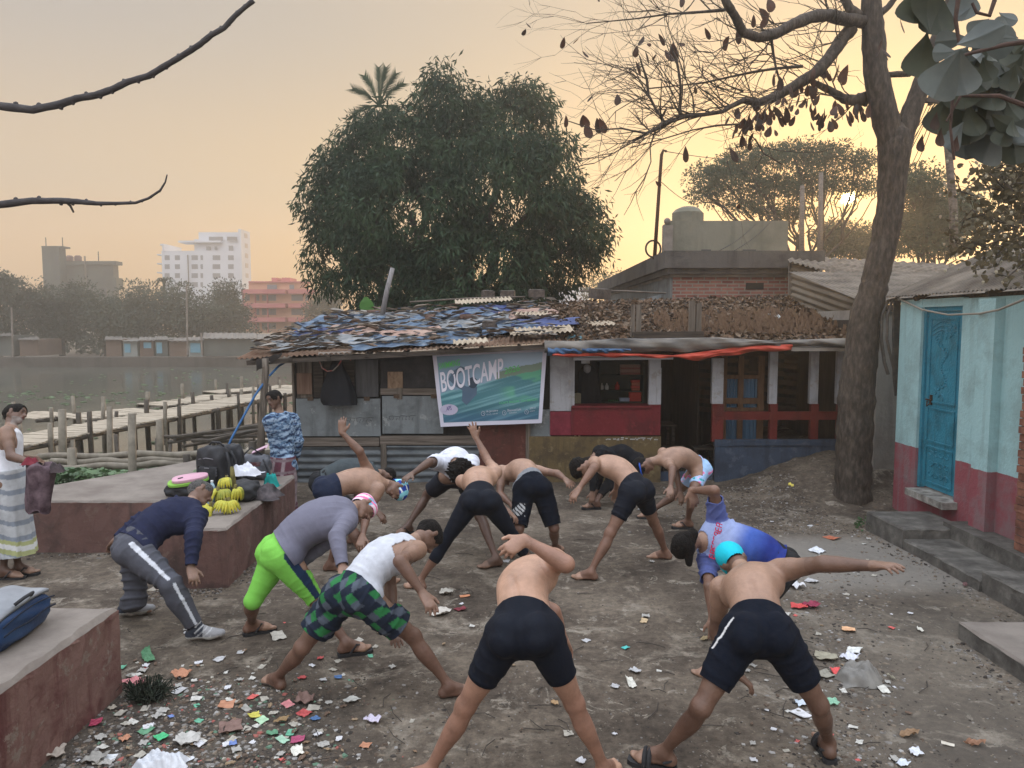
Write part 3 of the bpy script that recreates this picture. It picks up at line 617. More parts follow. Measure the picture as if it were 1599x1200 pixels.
    for cx in (.425, .63, .845):
        mm = MB(); mm.tube([P(cx + .018*math.cos(a), .84 + .03*math.sin(a), .012) for a in np.linspace(0, 2*math.pi, 17)], .003, 4); mm.tube([P(cx, .825, .012), P(cx, .84, .012), P(cx+.008, .848, .012)], .003, 4); mm.build('printed_icon', pmat('print_lettersicon', (.55,.58,.68), rough=.45), root)
def smoothstep_(x): x = np.clip(x, 0, 1); return x*x*(3-2*x)
banner()
# ------------------------------------------------------------------ tea stall (right part of the front)
t = empty('tea_stall', (3.0, YF, 0)); tag(t, 'open fronted tea stall painted white over red with a red tarp edge', 'stall')
WHT = paint_stain('white_oil_paint', (.42,.43,.46), (.38,.39,.42), (.24,.24,.25), scale=3, peel=(.30,.28,.26), rough=.6)
RED = paint_stain('dark_red_oil_paint', (.17,.018,.025), (.14,.014,.02), (.085,.015,.018), scale=3, peel=(.20,.03,.035), rough=.45)
RED2 = paint_stain('bright_red_oil_paint', (.15,.022,.018), (.125,.018,.015), (.07,.015,.014), scale=3, rough=.5)
BLUEG = paint_stain('slate_blue_boards', (.052,.075,.115), (.045,.064,.10), (.03,.038,.055), scale=2.6, peel=(.08,.10,.14), rough=.7)
YEL = paint_stain('ochre_board', (.16,.115,.055), (.125,.09,.045), (.07,.052,.035), scale=3.2, peel=(.21,.16,.085))
m = MB(); pan(m, 859, 556, 897, 642, YF-.02, .06); put(t, m, 'pillar', WHT)
m = MB(); pan(m, 859, 643, 892, 680, YF-.025, .05); put(t, m, 'red_panel', pmat('red_vinyl', (.14,.015,.03), (.24,.04,.06), scale=9, rough=.3, bump=.05, bscale=9))
m = MB(); pan(m, 892, 635, 1018, 680, YF-.05, .04); put(t, m, 'counter_front', RED)
for (x0, x1) in ((1014, 1031),):
    m = MB(); pan(m, x0, 560, x1, 632, YF-.03, .09); pan(m, x0+12, 575, x0+18, 632, YF-.045, .02); put(t, m, 'pillar', WHT); m = MB(); pan(m, x0, 632.2, x1, 680, YF-.033, .09); put(t, m, 'pillar_base', RED)
m = MB(); pan(m, 826, 682, 1031, 770, YF-.035, .03); p = put(t, m, 'ochre_panel', YEL)
m = MB(); rr = random.Random(3)
for k in range(26): x = 945 + 82*rr.random(); y = 683 + 3.5*rr.random(); pan(m, x, y, x+rr.uniform(1,5), y+1.5, YF-.038, .004)
sub(p, m, 'torn_paper', pmat('torn_white_paper', (.4,.4,.4), (.5,.5,.5)))
m = MB(); m.box(px2(893,635,YF)[0], px2(1016,635,YF)[0], YF-.10, YF+.25, px2(900,636,YF)[1], px2(900,633,YF)[1]); put(t, m, 'counter_top', RED)
# fluorescent batten (unlit)
m = MB(); a, b = at(896, 561, YF-.12), at(1051, 559.5, YF-.12); m.tube([a, b], .022, 8); m.bar(a + Vector((0,.05,.01)), b + Vector((0,.05,.01)), .05, .06); put(t, m, 'tube_lamp', pmat('lamp_white', (.62,.63,.70), (.66,.67,.74), rough=.3))
m = MB(); pan(m, 908, 561, 921, 568, YF-.13, .03); pan(m, 1014, 560, 1030, 565, YF-.13, .03); put(t, m, 'paper_tag', WHT)
# door posts, window, rail
for (x0, x1, y0) in ((1113, 1129, 560), (1203, 1213, 545), (1267, 1277, 545), (1309, 1330, 545)):
    m = MB(); pan(m, x0, y0, x1, 631, YF-.02, .08); put(t, m, 'pillar', WHT); m = MB(); pan(m, x0, 631.2, x1, 690, YF-.023, .085); put(t, m, 'pillar_base', RED2)
for (x0, x1) in ((1129, 1203), (1213, 1267), (1277, 1309)):
    m = MB(); pan(m, x0, 643, x1, 656, YF-.01, .05); put(t, m, 'rail', RED2)
WOODO = pmat('orange_brown_wood', (.09,.048,.025), (.165,.095,.052), scale=5, stretch=(5,5,.6), bump=.03)
fr = MB()
for x0, x1, y0, y1 in ((1128, 1133, 556, 690), (1185, 1191, 556, 690), (1154, 1159, 556, 690)): pan(fr, x0, y0, x1, y1, YF+.30, .04)
for y0, y1 in ((586, 592), (622, 631), (637, 643)): pan(fr, 1133, y0, 1185, y1, YF+.295, .045)
p = put(t, fr, 'window_frame', WOODO)
c = MB()
for (xa, xb) in ((1134, 1154), (1160, 1185)):
    X0, Z1 = px2(xa, 592, YF+.36); X1, Z0 = px2(xb, 690, YF+.36); c.grid(lambda u, v: Vector((X0+(X1-X0)*u, YF+.36+.012*math.sin(u*28), Z0+(Z1-Z0)*v)), 36, 3)
sub(p, c, 'curtain', pmat('blue_curtain', (.05,.12,.20), (.09,.18,.28), scale=6, stretch=(8,8,.5)))
m = MB(); X0, Z1 = px2(1116, 686, YF); X1, Z0 = px2(1312, 765, YF)
m.box(X0, X1, YF-.045, YF+.02, -.12, Z1-.10); m.box(X0-.01, X1, YF-.06, YF+.03, Z1-.10, Z1); m.box(X0+.27, X0+1.45, YF-.07, YF-.058, Z1-.085, Z1-.01); m.box(X1-.27, X1, YF-.054, YF-.046, .1, Z1-.11)
put(t, m, 'low_wall', BLUEG)
m = MB(); m.box(X0-.9, X0, YF+.05, YF+.12, -.15, .14); put(t, m, 'door_step', BLUEG)
# interior: floor, back and side walls, ceiling
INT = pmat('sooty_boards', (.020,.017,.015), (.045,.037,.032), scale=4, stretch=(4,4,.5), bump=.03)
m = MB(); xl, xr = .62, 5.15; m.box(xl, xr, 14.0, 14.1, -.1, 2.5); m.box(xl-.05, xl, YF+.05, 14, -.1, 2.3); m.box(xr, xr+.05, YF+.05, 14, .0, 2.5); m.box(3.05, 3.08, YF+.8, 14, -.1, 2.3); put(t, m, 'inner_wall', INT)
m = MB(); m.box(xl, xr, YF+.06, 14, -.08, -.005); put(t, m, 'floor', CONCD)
m = MB()
for k in range(9):  # slatted inner wall seen through the right bays
    z = .75 + .155*k; m.bar((3.1, YF+2.1, z+.18), (5.1, YF+1.9, z), .012, .09)
put(t, m, 'slatted_screen', pmat('brown_slats', (.05,.036,.026), (.085,.06,.042), scale=5))
m = MB()
for x0, x1, y0, y1 in ((1170, 1195, 560, 580),): pan(m, x0, y0, x1, y1, YF+.8, .02)
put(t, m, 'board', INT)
# shelves and goods behind the counter
sh = empty('goods_shelf', (at(975, 600, 12.3).x, 12.3, .8)); tag(sh, 'dark wooden goods shelf inside the tea stall behind the red counter', 'shelf')
m = MB(); Xa, Za = px2(938, 566, 12.3); Xb, Zb = px2(1003, 640, 12.3); m.box(Xa, Xb, 12.55, 12.58, Zb, Za); m.box(Xa-.02, Xa, 12.25, 12.58, Zb, Za); m.box(Xb, Xb+.02, 12.25, 12.58, Zb, Za)
for y in (588, 612, 629): z = px2(970, y, 12.3)[1]; m.box(Xa, Xb, 12.25, 12.55, z, z+.02)
put(sh, m, 'shelf_board', pmat('green_black_board', (.03,.04,.035), (.05,.06,.05), scale=5))
def goods(x0, y0, x1, y1, name, col, label, cat, group=None, Y=12.3, dep=.10, bottle=False):
    X0, Z1 = px2(x0, y0, Y); X1, Z0 = px2(x1, y1, Y); m = MB()
    if bottle: r = (X1-X0)/2; h = Z1-Z0; m.lathe(((X0+X1)/2, Y+.05, Z0), [(r*.9, 0), (r, .02*h), (r, .55*h), (r*.5, .75*h), (r*.35, .8*h), (r*.35, h)], 12)
    else:
        e = .004; m.box(X0, X1, Y, Y+dep, Z0, Z1-e); m.box(X0-.002, X1+.002, Y-.003, Y+dep+.002, Z1-.015, Z1)
    tag(m.build(name, pmat('goods'+str(col), col, tuple(c*.8 for c in col), scale=30, rough=.5)), label, cat, group)
goods(983, 613, 1001, 630, 'carton', (.45,.03,.02), 'big bright red carton on the lower shelf of the tea stall', 'carton')
for k, y in enumerate((594, 598.5, 603, 607.5)): goods(986+k % 2, y, 999, y+4, 'packet', (.40,.10,.05) if k % 2 else (.45,.05,.03), ['topmost', 'second', 'third', 'lowest'][k] + ' flat red packet in the small stack above the red carton', 'packet', 'red packets on the stall shelf')
for k, y in enumerate((570, 574, 578, 582)): goods(969, y, 1000, y+3.4, 'folded_bag', (.26,.09,.07) if k % 2 else (.30,.16,.13), ['topmost', 'second', 'third', 'lowest'][k] + ' folded pinkish bag in the wide pile at the top of the shelf', 'bag', 'folded bags on the stall shelf')
goods(961, 597, 968, 609, 'jar', (.40,.03,.02), 'small red jar standing alone on the middle shelf', 'jar', bottle=True)
goods(968, 622, 983, 628, 'box', (.34,.40,.55), 'pale blue flat box left of the red carton', 'box')
for k in range(5): goods(950+3.4*k, 625, 952.6+3.4*k, 630, 'small_jar', (.06,.30,.10), ['leftmost', 'second', 'middle', 'fourth', 'rightmost'][k] + ' tiny green lidded jar in the row on the lowest shelf', 'jar', 'row of tiny green jars', bottle=True)
goods(938, 599, 943, 609, 'cup', (.5,.5,.48), 'left white cup on the middle shelf', 'cup', 'white cups on the shelf', Y=12.28, bottle=True); goods(945, 599, 951, 609, 'cup', (.52,.52,.5), 'right white cup on the middle shelf', 'cup', 'white cups on the shelf', Y=12.28, bottle=True)
# plastic chair back and dark coat by the counter
m = MB(); X0, Z1 = px2(897, 615, 11.6); X1, Z0 = px2(907, 648, 11.6); m.slab(lambda u, v: Vector((X0+(X1-X0)*u, 11.6+.02*math.sin(u*3), Z0+(Z1-Z0)*v + .01*math.sin(math.pi*u)*v)), 6, 6, .015); m.bar((X0+.02, 11.62, Z0-.6), (X0+.02, 11.62, Z0+.02), .03, .03); m.bar((X1-.02, 11.62, Z0-.6), (X1-.02, 11.62, Z0+.02), .03, .03); m.box(X0-.02, X1+.25, 11.64, 11.95, Z0-.12, Z0-.09)
tag(m.build('plastic_chair', pmat('cream_plastic', (.42,.38,.26), rough=.4)), 'cream plastic chair just inside the stall counter', 'chair')
cloth_bag([(912, 924, 571), (905, 932, 580), (903, 935, 600), (902, 938, 620), (902, 938, 645), (903, 938, 668)], 11.75, .10, 'hanging_coat', BLK, 'black coat hanging inside the stall left of the shelf', 'coat', seed=4)
m = MB(); m.blob(at(917, 576, 11.62), .06, rnd, sq=(1,1,1.2), j=.1); tag(m.build('knitted_cap', pmat('offwhite_cloth', (.26,.26,.27), (.33,.33,.34)), smooth=True), 'pale knitted cap hung above the black coat', 'cap')
# stools in the dark doorway
for k, (px, lab) in enumerate(((1052, 'low wooden stool just inside the left of the stall doorway'), (1098, 'low wooden stool just inside the right of the stall doorway'))):
    c = at(px, 700, 12.0); s_t = empty('stool', (c.x, 12.0, 0)); tag(s_t, lab, 'stool', 'stools in the stall doorway')
    m = MB(); m.box(c.x-.18, c.x+.18, 11.87, 12.13, .40, .435); put(s_t, m, 'seat', WOODD)
    for sx in (-1, 1):
        for sy in (-1, 1): m = MB(); m.bar((c.x+sx*.14, 12+sy*.10, .40), (c.x+sx*.165, 12+sy*.12, 0), .035); put(s_t, m, 'leg', WOODD)
tb = empty('table', (2.25, 12.7, 0)); tag(tb, 'dim wooden table deep inside the stall doorway', 'table'); m = MB(); m.box(1.95, 2.8, 12.45, 13.0, .70, .73); put(tb, m, 'table_top', WOODD)
for sx in (2.0, 2.75):
    for sy in (12.5, 12.95): m = MB(); m.bar((sx, sy, 0), (sx, sy, .70), .045); put(tb, m, 'leg', WOODD)
# roof of the stall
R0, R1, R2, R3 = Vector((.7, 10.72, 2.10)), Vector((5.25, 10.85, 2.11)), Vector((.7, 14.3, 2.80)), Vector((5.3, 14.3, 2.92))
def roofR(u, v): return R0.lerp(R1, u).lerp(R2.lerp(R3, u), v)
m = MB(); m.slab(lambda u, v: roofR(u, v) + Vector((0,0,.015*math.sin(u*15+v*4))), 50, 16, .04); put(t, m, 'roof', pmat('old_tin_and_board', (.05,.044,.038), (.10,.09,.078), scale=5))
m = MB()
for u in np.linspace(.02, .98, 10): m.bar(roofR(u, .05)+Vector((0,0,-.07)), roofR(u, 1)+Vector((0,0,-.07)), .05, .06)
m.bar((.7, 11.28, 2.17), (5.2, 11.28, 2.19), .06, .08); put(t, m, 'rafter', WOODD)
def fringe(name, xa, xb, ya, yb, Y, mat, drop, seed, bulge=.06, n=90):
    """tarp folded over the eave, hanging unevenly"""
    m = MB(); r = random.Random(seed); ph = [r.uniform(0, 6) for _ in range(6)]
    def fn(u, v):
        px = xa + (xb-xa)*u; y0 = ya(px); w = yb(px); p = at(px, y0 + (w-y0)*(1-v), Y)
        return p + Vector((0, -bulge*math.sin(math.pi*v)*(1+.5*math.sin(u*23+ph[0])) - .02*math.sin(u*61+v*5+ph[1]) - .012*math.sin(u*17*v*3+ph[2]*3), .012*math.sin(u*37+ph[3])*(1-v)))
    m.grid(fn, n, 8); o = m.build(name, mat, None, True); sol = o.modifiers.new('s', 'SOLIDIFY'); sol.thickness = .004; return o
ip = lambda xs, ys: (lambda x: float(np.interp(x, xs, ys)))
o = fringe('red_tarp', 862, 1236, ip([862, 960, 1050, 1100, 1170, 1236], [551, 551, 555, 549, 540, 538]), ip([862, 900, 1000, 1060, 1090, 1120, 1180, 1236], [558, 557, 558, 560, 563, 557, 550, 547]), 10.70, pmat('red_tarpaulin', (.42,.055,.035), (.55,.085,.05), scale=5, rough=.5, bump=.04, bscale=7), .1, 1)
tag(o, 'red tarpaulin strip hanging along the eave of the tea stall', 'tarp')
o = fringe('tarp', 850, 1332, ip([850, 900, 980, 1000, 1120, 1200, 1332], [532, 533, 528, 529, 527, 532, 528]), ip([850, 900, 1000, 1100, 1200, 1332], [552, 551, 551, 548, 540, 543]), 10.72, pmat('grey_brown_tarpaulin', (.085,.082,.08), (.20,.18,.155), scale=2.2, rough=.7, bump=.05, bscale=6, stretch=(1,1,3)), .1, 2, n=120)
tag(o, 'long grey brown tarpaulin wrapped over the edge of the stall roof', 'tarp')
o = fringe('blue_tarp', 855, 985, ip([855, 985], [543, 545]), ip([855, 900, 985], [555, 552, 549]), 10.66, pmat('blue_tarpaulin', (.03,.075,.17), (.06,.13,.24), scale=3, rough=.6, bump=.05, bscale=8), .1, 3, bulge=.05)
tag(o, 'blue tarpaulin fold above the left of the red tarp', 'tarp')
m = MB(); m.bar(at(1236, 546, 10.75), at(1332, 546, 10.75), .02, .05); tag(m.build('white_batten', pmat('pale_batten', (.3,.27,.24))), 'thin pale batten under the right end of the stall eave', 'batten')

# ------------------------------------------------------------------ what lies on the roofs
def uvL(px, py):  # point on left roof plane seen at a pixel
    n = (A1-A0).cross(B0-A0).normalized(); d = ray(px, py); s = (A0-CAMP).dot(n)/d.dot(n); return CAMP + d*s
def uvR(px, py):
    n = (R1-R0).cross(R2-R0).normalized(); d = ray(px, py); s = (R0-CAMP).dot(n)/d.dot(n); return CAMP + d*s
def roofz(x, y, right):
    if right: n = (R1-R0).cross(R2-R0).normalized(); o = R0
    else: n = (A1-A0).cross(B0-A0).normalized(); o = A0
    return o.z - (n.x*(x-o.x) + n.y*(y-o.y))/n.z
def drape(name, cx, cy, w, l, mat, right, label, cat, rot=0, amp=.04, lift=.03, seed=0, nu=28, nv=18):
    r = random.Random(seed); ph = [r.uniform(0, 6) for _ in range(8)]; R = Matrix.Rotation(rot, 2); m = MB()
    def fn(u, v):
        q = R @ Vector(((u-.5)*w*(1+.1*math.sin(v*7+ph[4])), (v-.5)*l*(1+.12*math.sin(u*6+ph[5])))); x, y = cx+q[0], cy+q[1]
        z = roofz(x, y, right) + lift + amp*(abs(math.sin(u*w*7+v*3+ph[0]))*.6 + .5*math.sin(v*l*9+u*4+ph[1])*math.sin(u*w*4+ph[2]) + .25*math.sin(u*23+ph[3])*math.sin(v*19+ph[6]))
        if y < 10.72: z = min(z, roofz(x, 10.72, right) + .02 - (10.72-y)*2.5)
        return Vector((x, y, z))
    m.grid(fn, nu, nv); o = m.build(name, mat, None, True); s = o.modifiers.new('s', 'SOLIDIFY'); s.thickness = .003
    return tag(o, label, cat)
TB = pmat('faded_blue_tarpaulin', (.045,.075,.13), (.19,.23,.28), scale=4.6, rough=.8, bump=.05, bscale=7, c3=(.09,.14,.21)); TB2 = pmat('deep_blue_tarpaulin', (.02,.035,.12), (.045,.07,.19), scale=3, rough=.6, bump=.04)
TG = pmat('grey_torn_plastic', (.10,.11,.12), (.28,.29,.30), scale=4, rough=.8, bump=.05); TP = pmat('pinkish_sacking', (.26,.16,.13), (.38,.27,.22), scale=5, bump=.06)
CREAM = pmat('cream_asbestos_sheet', (.32,.26,.19), (.46,.39,.30), scale=4, rough=.9, bump=.02)
drape('tarp', -3.0, 12.9, 1.3, 2.0, TB, False, 'faded blue torn tarp at the left end of the shack roof', 'tarp', seed=1)
drape('tarp', -1.75, 12.4, 1.7, 1.7, TB, False, 'faded blue tarp sheet in the middle of the shack roof', 'tarp', .2, seed=2)
drape('tarp', -1.5, 11.28, 1.9, .98, TB, False, 'blue tarp fold hanging over the shack eave above the banner', 'tarp', .02, seed=3)
drape('tarp', -3.2, 11.4, .9, .8, TG, False, 'grey torn plastic at the low left corner of the shack roof', 'tarp', .3, seed=4)
drape('tarp', -.4, 13.6, 1.2, .8, TB2, False, 'deep blue tarp near the top of the shack roof', 'tarp', .1, seed=5)
drape('tarp', .55, 11.9, 1.0, .6, TB2, False, 'deep blue tarp sheet over the joint of the two roofs', 'tarp', -.15, seed=6, lift=.07)
drape('tarp', -1.6, 11.65, .9, .45, TP, False, 'pinkish sack laid on the shack roof above the shutters', 'sack', .1, seed=7, lift=.06, amp=.05)
drape('tarp', -2.5, 13.7, 1.6, .7, TG, False, 'pale torn plastic along the top edge of the shack roof', 'tarp', 0, seed=8)
drape('tarp', .9, 11.0, .6, .5, pmat('teal_plastic', (.03,.12,.15), (.09,.2,.24), scale=5), True, 'teal plastic scrap at the corner where the roofs meet', 'tarp', .2, seed=9, lift=.04)
for k, (px, py, w, l, rot, lab) in enumerate(((845, 527, .95, .50, .05, 'cream corrugated sheet at the eave above the banner'), (830, 500, .55, .35, -.1, 'small cream corrugated piece in the middle of the roof'), (755, 478, 1.1, .5, .1, 'long cream corrugated sheet at the top of the shack roof'), (940, 506, .45, .3, .3, 'pale broken corrugated piece lying in leaves left of the posts'), (735, 545, .5, .3, .1, 'narrow cream corrugated piece at the eave over the left of the banner'))):
    c = uvL(px, py); m = MB(); R = Matrix.Rotation(rot, 2); q = [R @ Vector(v) for v in ((-w/2,-l/2), (w/2,-l/2), (-w/2,l/2), (w/2,l/2))]; P4 = [Vector((c.x+v[0], c.y+v[1], roofz(c.x+v[0], c.y+v[1], px > 900) + .11)) for v in q]
    corrugated(m, *P4, pitch=.075, amp=.014); tag(m.build('corrugated_sheet', CREAM), lab, 'roof sheet')
BR1 = pmat('old_brick', (.12,.07,.055), (.22,.14,.11), scale=9, bump=.06, bscale=30); BR2 = pmat('sooty_brick', (.06,.05,.045), (.13,.105,.09), scale=9, bump=.06, bscale=30)
def brick_on(px, py, mt, lab, s=(.24,.115,.075), right=False, rot=None, lift=.03):
    c = uvR(px, py) if right else uvL(px, py); rt = rnd.uniform(-.6, .6) if rot is None else rot; m = MB(); nz = 3
    m.box(-s[0]/2, s[0]/2, -s[1]/2, s[1]/2, 0, s[2])
    bmm = bmesh.new(); o = m.build('brick', mt); bmm.from_mesh(o.data); bmesh.ops.subdivide_edges(bmm, edges=bmm.edges[:], cuts=3, use_grid_fill=True)
    for v in bmm.verts: v.co += Vector((rnd.uniform(-1,1), rnd.uniform(-1,1), rnd.uniform(-1,1)))*.004
    bmesh.ops.recalc_face_normals(bmm, faces=bmm.faces[:]); bmm.to_mesh(o.data); bmm.free(); o.location = (c.x, c.y, roofz(c.x, c.y, right) + lift + .02); o.rotation_euler = (.1, 0, rt); tag(o, lab, 'brick', 'bricks weighing down the roof'); return o
brick_on(517, 504, BR1, 'reddish brick on the left end of the shack roof'); brick_on(762, 468, BR2, 'sooty brick left of the pair at the top of the shack roof', (.22,.2,.13)); brick_on(793, 470, BR2, 'larger sooty brick right of the pair at the top of the shack roof', (.28,.2,.15)); brick_on(838, 474, BR2, 'dark brick beside the deep blue tarp at the roof top', (.3,.18,.14), lift=.1)
brick_on(735, 502, BR1, 'long flat brick in the middle of the shack roof', (.36,.12,.06)); brick_on(765, 519, BR2, 'dark round-edged brick just above the eave', (.2,.16,.13)); brick_on(672, 504, BR1, 'small brown brick near the pinkish sack', (.15,.1,.08)); brick_on(936, 471, BR2, 'dark lump of brick at the top of the stall roof', (.34,.28,.2), True)
brick_on(585, 493, BR1, 'thin brown tile piece on the left blue tarp', (.3,.14,.05)); brick_on(812, 484, WOODG, 'short timber offcut on the shack roof', (.5,.06,.05)); brick_on(790, 497, pmat('plaster_white', (.4,.37,.32)), 'whitish timber offcut leaning on the roof sheet', (.45,.05,.05), rot=1.2)
m = MB(); m.tube([at(597, 492, 13.6), at(604, 455, 13.65), at(613, 419, 13.7)], [.05,.045,.042], 8); tag(m.build('leaning_post', pmat('grey_post', (.16,.15,.15), (.26,.25,.25), scale=9, stretch=(4,4,.6)), smooth=True), 'grey post leaning up behind the shack roof', 'post')
for k, (x, y, w, l, mt, lab, rt) in enumerate(((-2.3, 11.5, 1.3, .7, TG, 'grey torn sheet over the left eave of the shack', .1), (-2.6, 12.2, 1.0, .7, TP, 'brownish sack sheet on the left blue tarp', -.2), (-.6, 12.3, 1.3, .9, TG, 'grey plastic sheet in the middle right of the shack roof', .3), (-.9, 13.2, 1.3, .8, TB, 'faded blue tarp strip behind the middle of the roof', -.1), (-.1, 11.7, .9, .7, TB, 'faded blue tarp scrap behind the cream sheet', .4), (.25, 12.9, 1.0, .8, TP, 'brownish sheet near the joint of the two roofs', .2), (-3.1, 12.2, .8, .6, TB2, 'deep blue scrap on the left slope of the roof', .5))): drape('tarp', x, y, w, l, mt, False, lab, 'tarp', rt, seed=20+k, lift=.05)
# bamboo and stick poles across the roof
for k, (a, b, lab) in enumerate((((470, 535), (640, 505), 'thin stick lying across the left of the shack roof'), ((640, 480), (820, 472), 'long thin pole along the top of the shack roof'), ((560, 515), (700, 527), 'thin stick lying above the shack eave'), ((905, 462), (1040, 466), 'pole lying along the back of the stall roof'))):
    p, q = (uvL(*a), uvL(*b)) if k < 3 else (uvR(*a), uvR(*b)); m = MB(); m.tube([p + Vector((0,0,.10)), (p+q)/2 + Vector((0,0,.12)), q + Vector((0,0,.10))], .018, 6); tag(m.build('stick', WOODG, smooth=True), lab, 'stick')
# scattered scraps and leaf litter
def litter_mesh(name, pts, smin, smax, mats, seed, curl=.3, flat=.35, lift=.02, along=False):
    r = random.Random(seed); m = MB()
    for p in pts:
        s = r.uniform(smin, smax); a = r.gauss(0, .35) if along else r.uniform(0, 6.28); tl, tr = r.uniform(-flat, flat)*2, r.uniform(-flat, flat)*2; R = Matrix.Rotation(a, 3, 'Z') @ Matrix.Rotation(tl, 3, 'X') @ Matrix.Rotation(tr, 3, 'Y'); w = r.uniform(.10, .35) if along else r.uniform(.35, .8)
        c = Vector(p) + Vector((0, 0, lift + r.uniform(0, s*.4))); m.cur = r.randrange(len(mats)); q = [(-1, 0, 0), (-.4, -w, curl*r.random()), (.5, -w*.9, curl*r.random()), (1, 0, curl*.6*r.random()), (.4, w, curl*r.random()), (-.5, w*.8, curl*r.random())]
        m.add([c + R @ (Vector(v)*s*.5) for v in q] + [c + R @ Vector((0, 0, -.05*s))], [(6, i, (i+1) % 6) for i in range(6)])
    o = m.build(name, mats); return o
LF = [pmat('dead_leaf_a', (.09,.055,.035), (.16,.105,.065), scale=20), pmat('dead_leaf_b', (.16,.12,.085), (.26,.20,.15), scale=20), pmat('dead_leaf_c', (.05,.036,.027), (.09,.065,.05), scale=20), pmat('dead_leaf_d', (.14,.085,.055), (.20,.135,.09), scale=20)]
SCR = [pmat('scrap_grey', (.12,.118,.115), (.20,.195,.19), scale=20), pmat('scrap_dark', (.05,.048,.046), (.09,.085,.08), scale=20), pmat('scrap_blue', (.07,.10,.15), (.13,.17,.23), scale=20), pmat('scrap_brown2', (.09,.065,.05), (.15,.12,.09), scale=20), pmat('scrap_pale', (.22,.20,.18), (.31,.29,.26), scale=20), pmat('scrap_brown', (.12,.08,.055), (.2,.14,.10), scale=20), pmat('scrap_tan', (.17,.14,.11), (.25,.21,.17), scale=20)]
r = random.Random(11)
pts = []
for k in range(800):
    u, v = r.random(), r.random()**1.1; p = roofL(u, v); pts.append(p + Vector((0,0,.035)))
tag(litter_mesh('roof_scraps', pts, .06, .30, SCR, 4, .25, .12, along=True), 'loose mixed scraps strewn over the shack roof', 'debris', kind='stuff')
pts = []
for k in range(9000):
    u, v = r.random(), r.random(); p = roofR(u, v); mound = .11*math.sin(math.pi*min(1, v*1.3))*(.5+.5*math.sin(u*9+2)) ; pts.append(p + Vector((0,0,.02+mound*r.random())))
tag(litter_mesh('roof_leaf_litter', pts, .035, .11, LF, 5, .6, .45), 'thick brown leaf litter covering the tea stall roof', 'leaf litter', kind='stuff')
m = MB()
for k in range(900):   # dry upright stems
    px = r.choice([r.gauss(1150, 45), r.gauss(1230, 35), r.uniform(1040, 1310)]); u = (px-870)/460; v = r.uniform(.12, .5); p = roofR(min(.97, max(.3, u)), v) + Vector((0,0,.04)); h = r.uniform(.06, .22)
    q = p + Vector((r.uniform(-.08, .08), r.uniform(-.05, .05), h)); m.tube([p, (p+q)/2 + Vector((r.uniform(-.03,.03),0,0)), q], [.006,.008,.004], 4, cap=False)
    if r.random() < .8: w = r.uniform(.015, .04); e = Vector((w, r.uniform(-.02,.02), 0)); m.add([q - e, q + e*.6 - Vector((0,0,.04)), q - Vector((0,0,.12)), q - e*1.3 - Vector((0,0,.06))], [(0,1,2,3)])
tag(m.build('dry_stems', LF[3]), 'rust brown dry stems standing on the tea stall roof', 'dry plants', kind='stuff')
for k, (x0, y0, x1, y1, lab) in enumerate(((986, 476, 991, 530, 'left of the first pair of timber posts on the stall roof'), (994, 476, 1001, 530, 'right of the first pair of timber posts on the stall roof'), (1077, 470, 1085, 517, 'left of the second pair of timber posts on the stall roof'), (1088, 474, 1095, 517, 'right of the second pair of timber posts on the stall roof'))):
    m = MB(); Y = 11.0 if k < 2 else 11.1; X0, Z1 = px2(x0, y0, Y); X1, Z0 = px2(x1, y1+6, Y); m.box(X0, X1, Y, Y+.06, Z0, Z1); tag(m.build('timber_post', WOODZ), lab, 'post', 'timber posts on the stall roof')
m = MB(); a, b = at(988, 524, 10.95), at(1098, 523, 10.95); m.bar(a, b, .08, .10); tag(m.build('timber_beam', WOODD), 'dark timber beam lying between the posts on the stall roof', 'beam')
m = MB(); c = uvR(1202, 510); m.slab(lambda u, v: c + Vector(((u-.5)*.33, (v-.5)*.3, .16 + .05*math.sin(u*5+v*3))), 10, 8, .006); tag(m.build('paper_sheet', pmat('bluish_paper', (.42,.47,.47), (.5,.55,.55))), 'bluish white sheet lying on the leaves of the stall roof', 'sheet')

# ------------------------------------------------------------------ flat-roofed brick house behind
t = empty('brick_house', (3.45, 16.0, 0)); tag(t, 'red brick house with a thick flat concrete roof behind the stall', 'house')
SOOT = paint_stain('sooty_concrete', (.075,.07,.065), (.11,.10,.092), (.04,.037,.035), scale=1.5)
m = MB(); m.box(3.45, 6.3, 16.0, 16.2, 0, 3.45); put(t, m, 'brick_wall', BRICKR)
m = MB(); m.box(3.40, 3.448, 16.0, 27.5, 0, 3.5); put(t, m, 'side_wall', paint_stain('bluegrey_plaster', (.18,.19,.19), (.14,.145,.145), (.09,.09,.09), scale=2))
m = MB(); m.box(3.30, 6.5, 15.85, 28, 3.50, 3.62); m.box(3.22, 6.6, 15.75, 28.1, 3.62, 3.98); put(t, m, 'roof_slab', SOOT)
m = MB(); m.box(3.38, 6.4, 15.93, 28, 3.44, 3.5); put(t, m, 'cornice', CONC)
m = MB(); m.box(5.02, 5.40, 15.985, 16.0, 3.18, 3.32); put(t, m, 'vent', pmat('vent_black', (.015,.015,.015)))
m = MB()
for k in range(5):
    y = 17 + 2.1*k; m.box(3.36, 3.40, y, y+1.5, 2.3, 3.1)
put(t, m, 'window', pmat('pale_shutter', (.2,.23,.25), (.3,.33,.35), scale=2))
m = MB(); m.box(3.9, 6.4, 15.7, 15.98, 2.4, 2.72); put(t, m, 'low_slab', CONC)
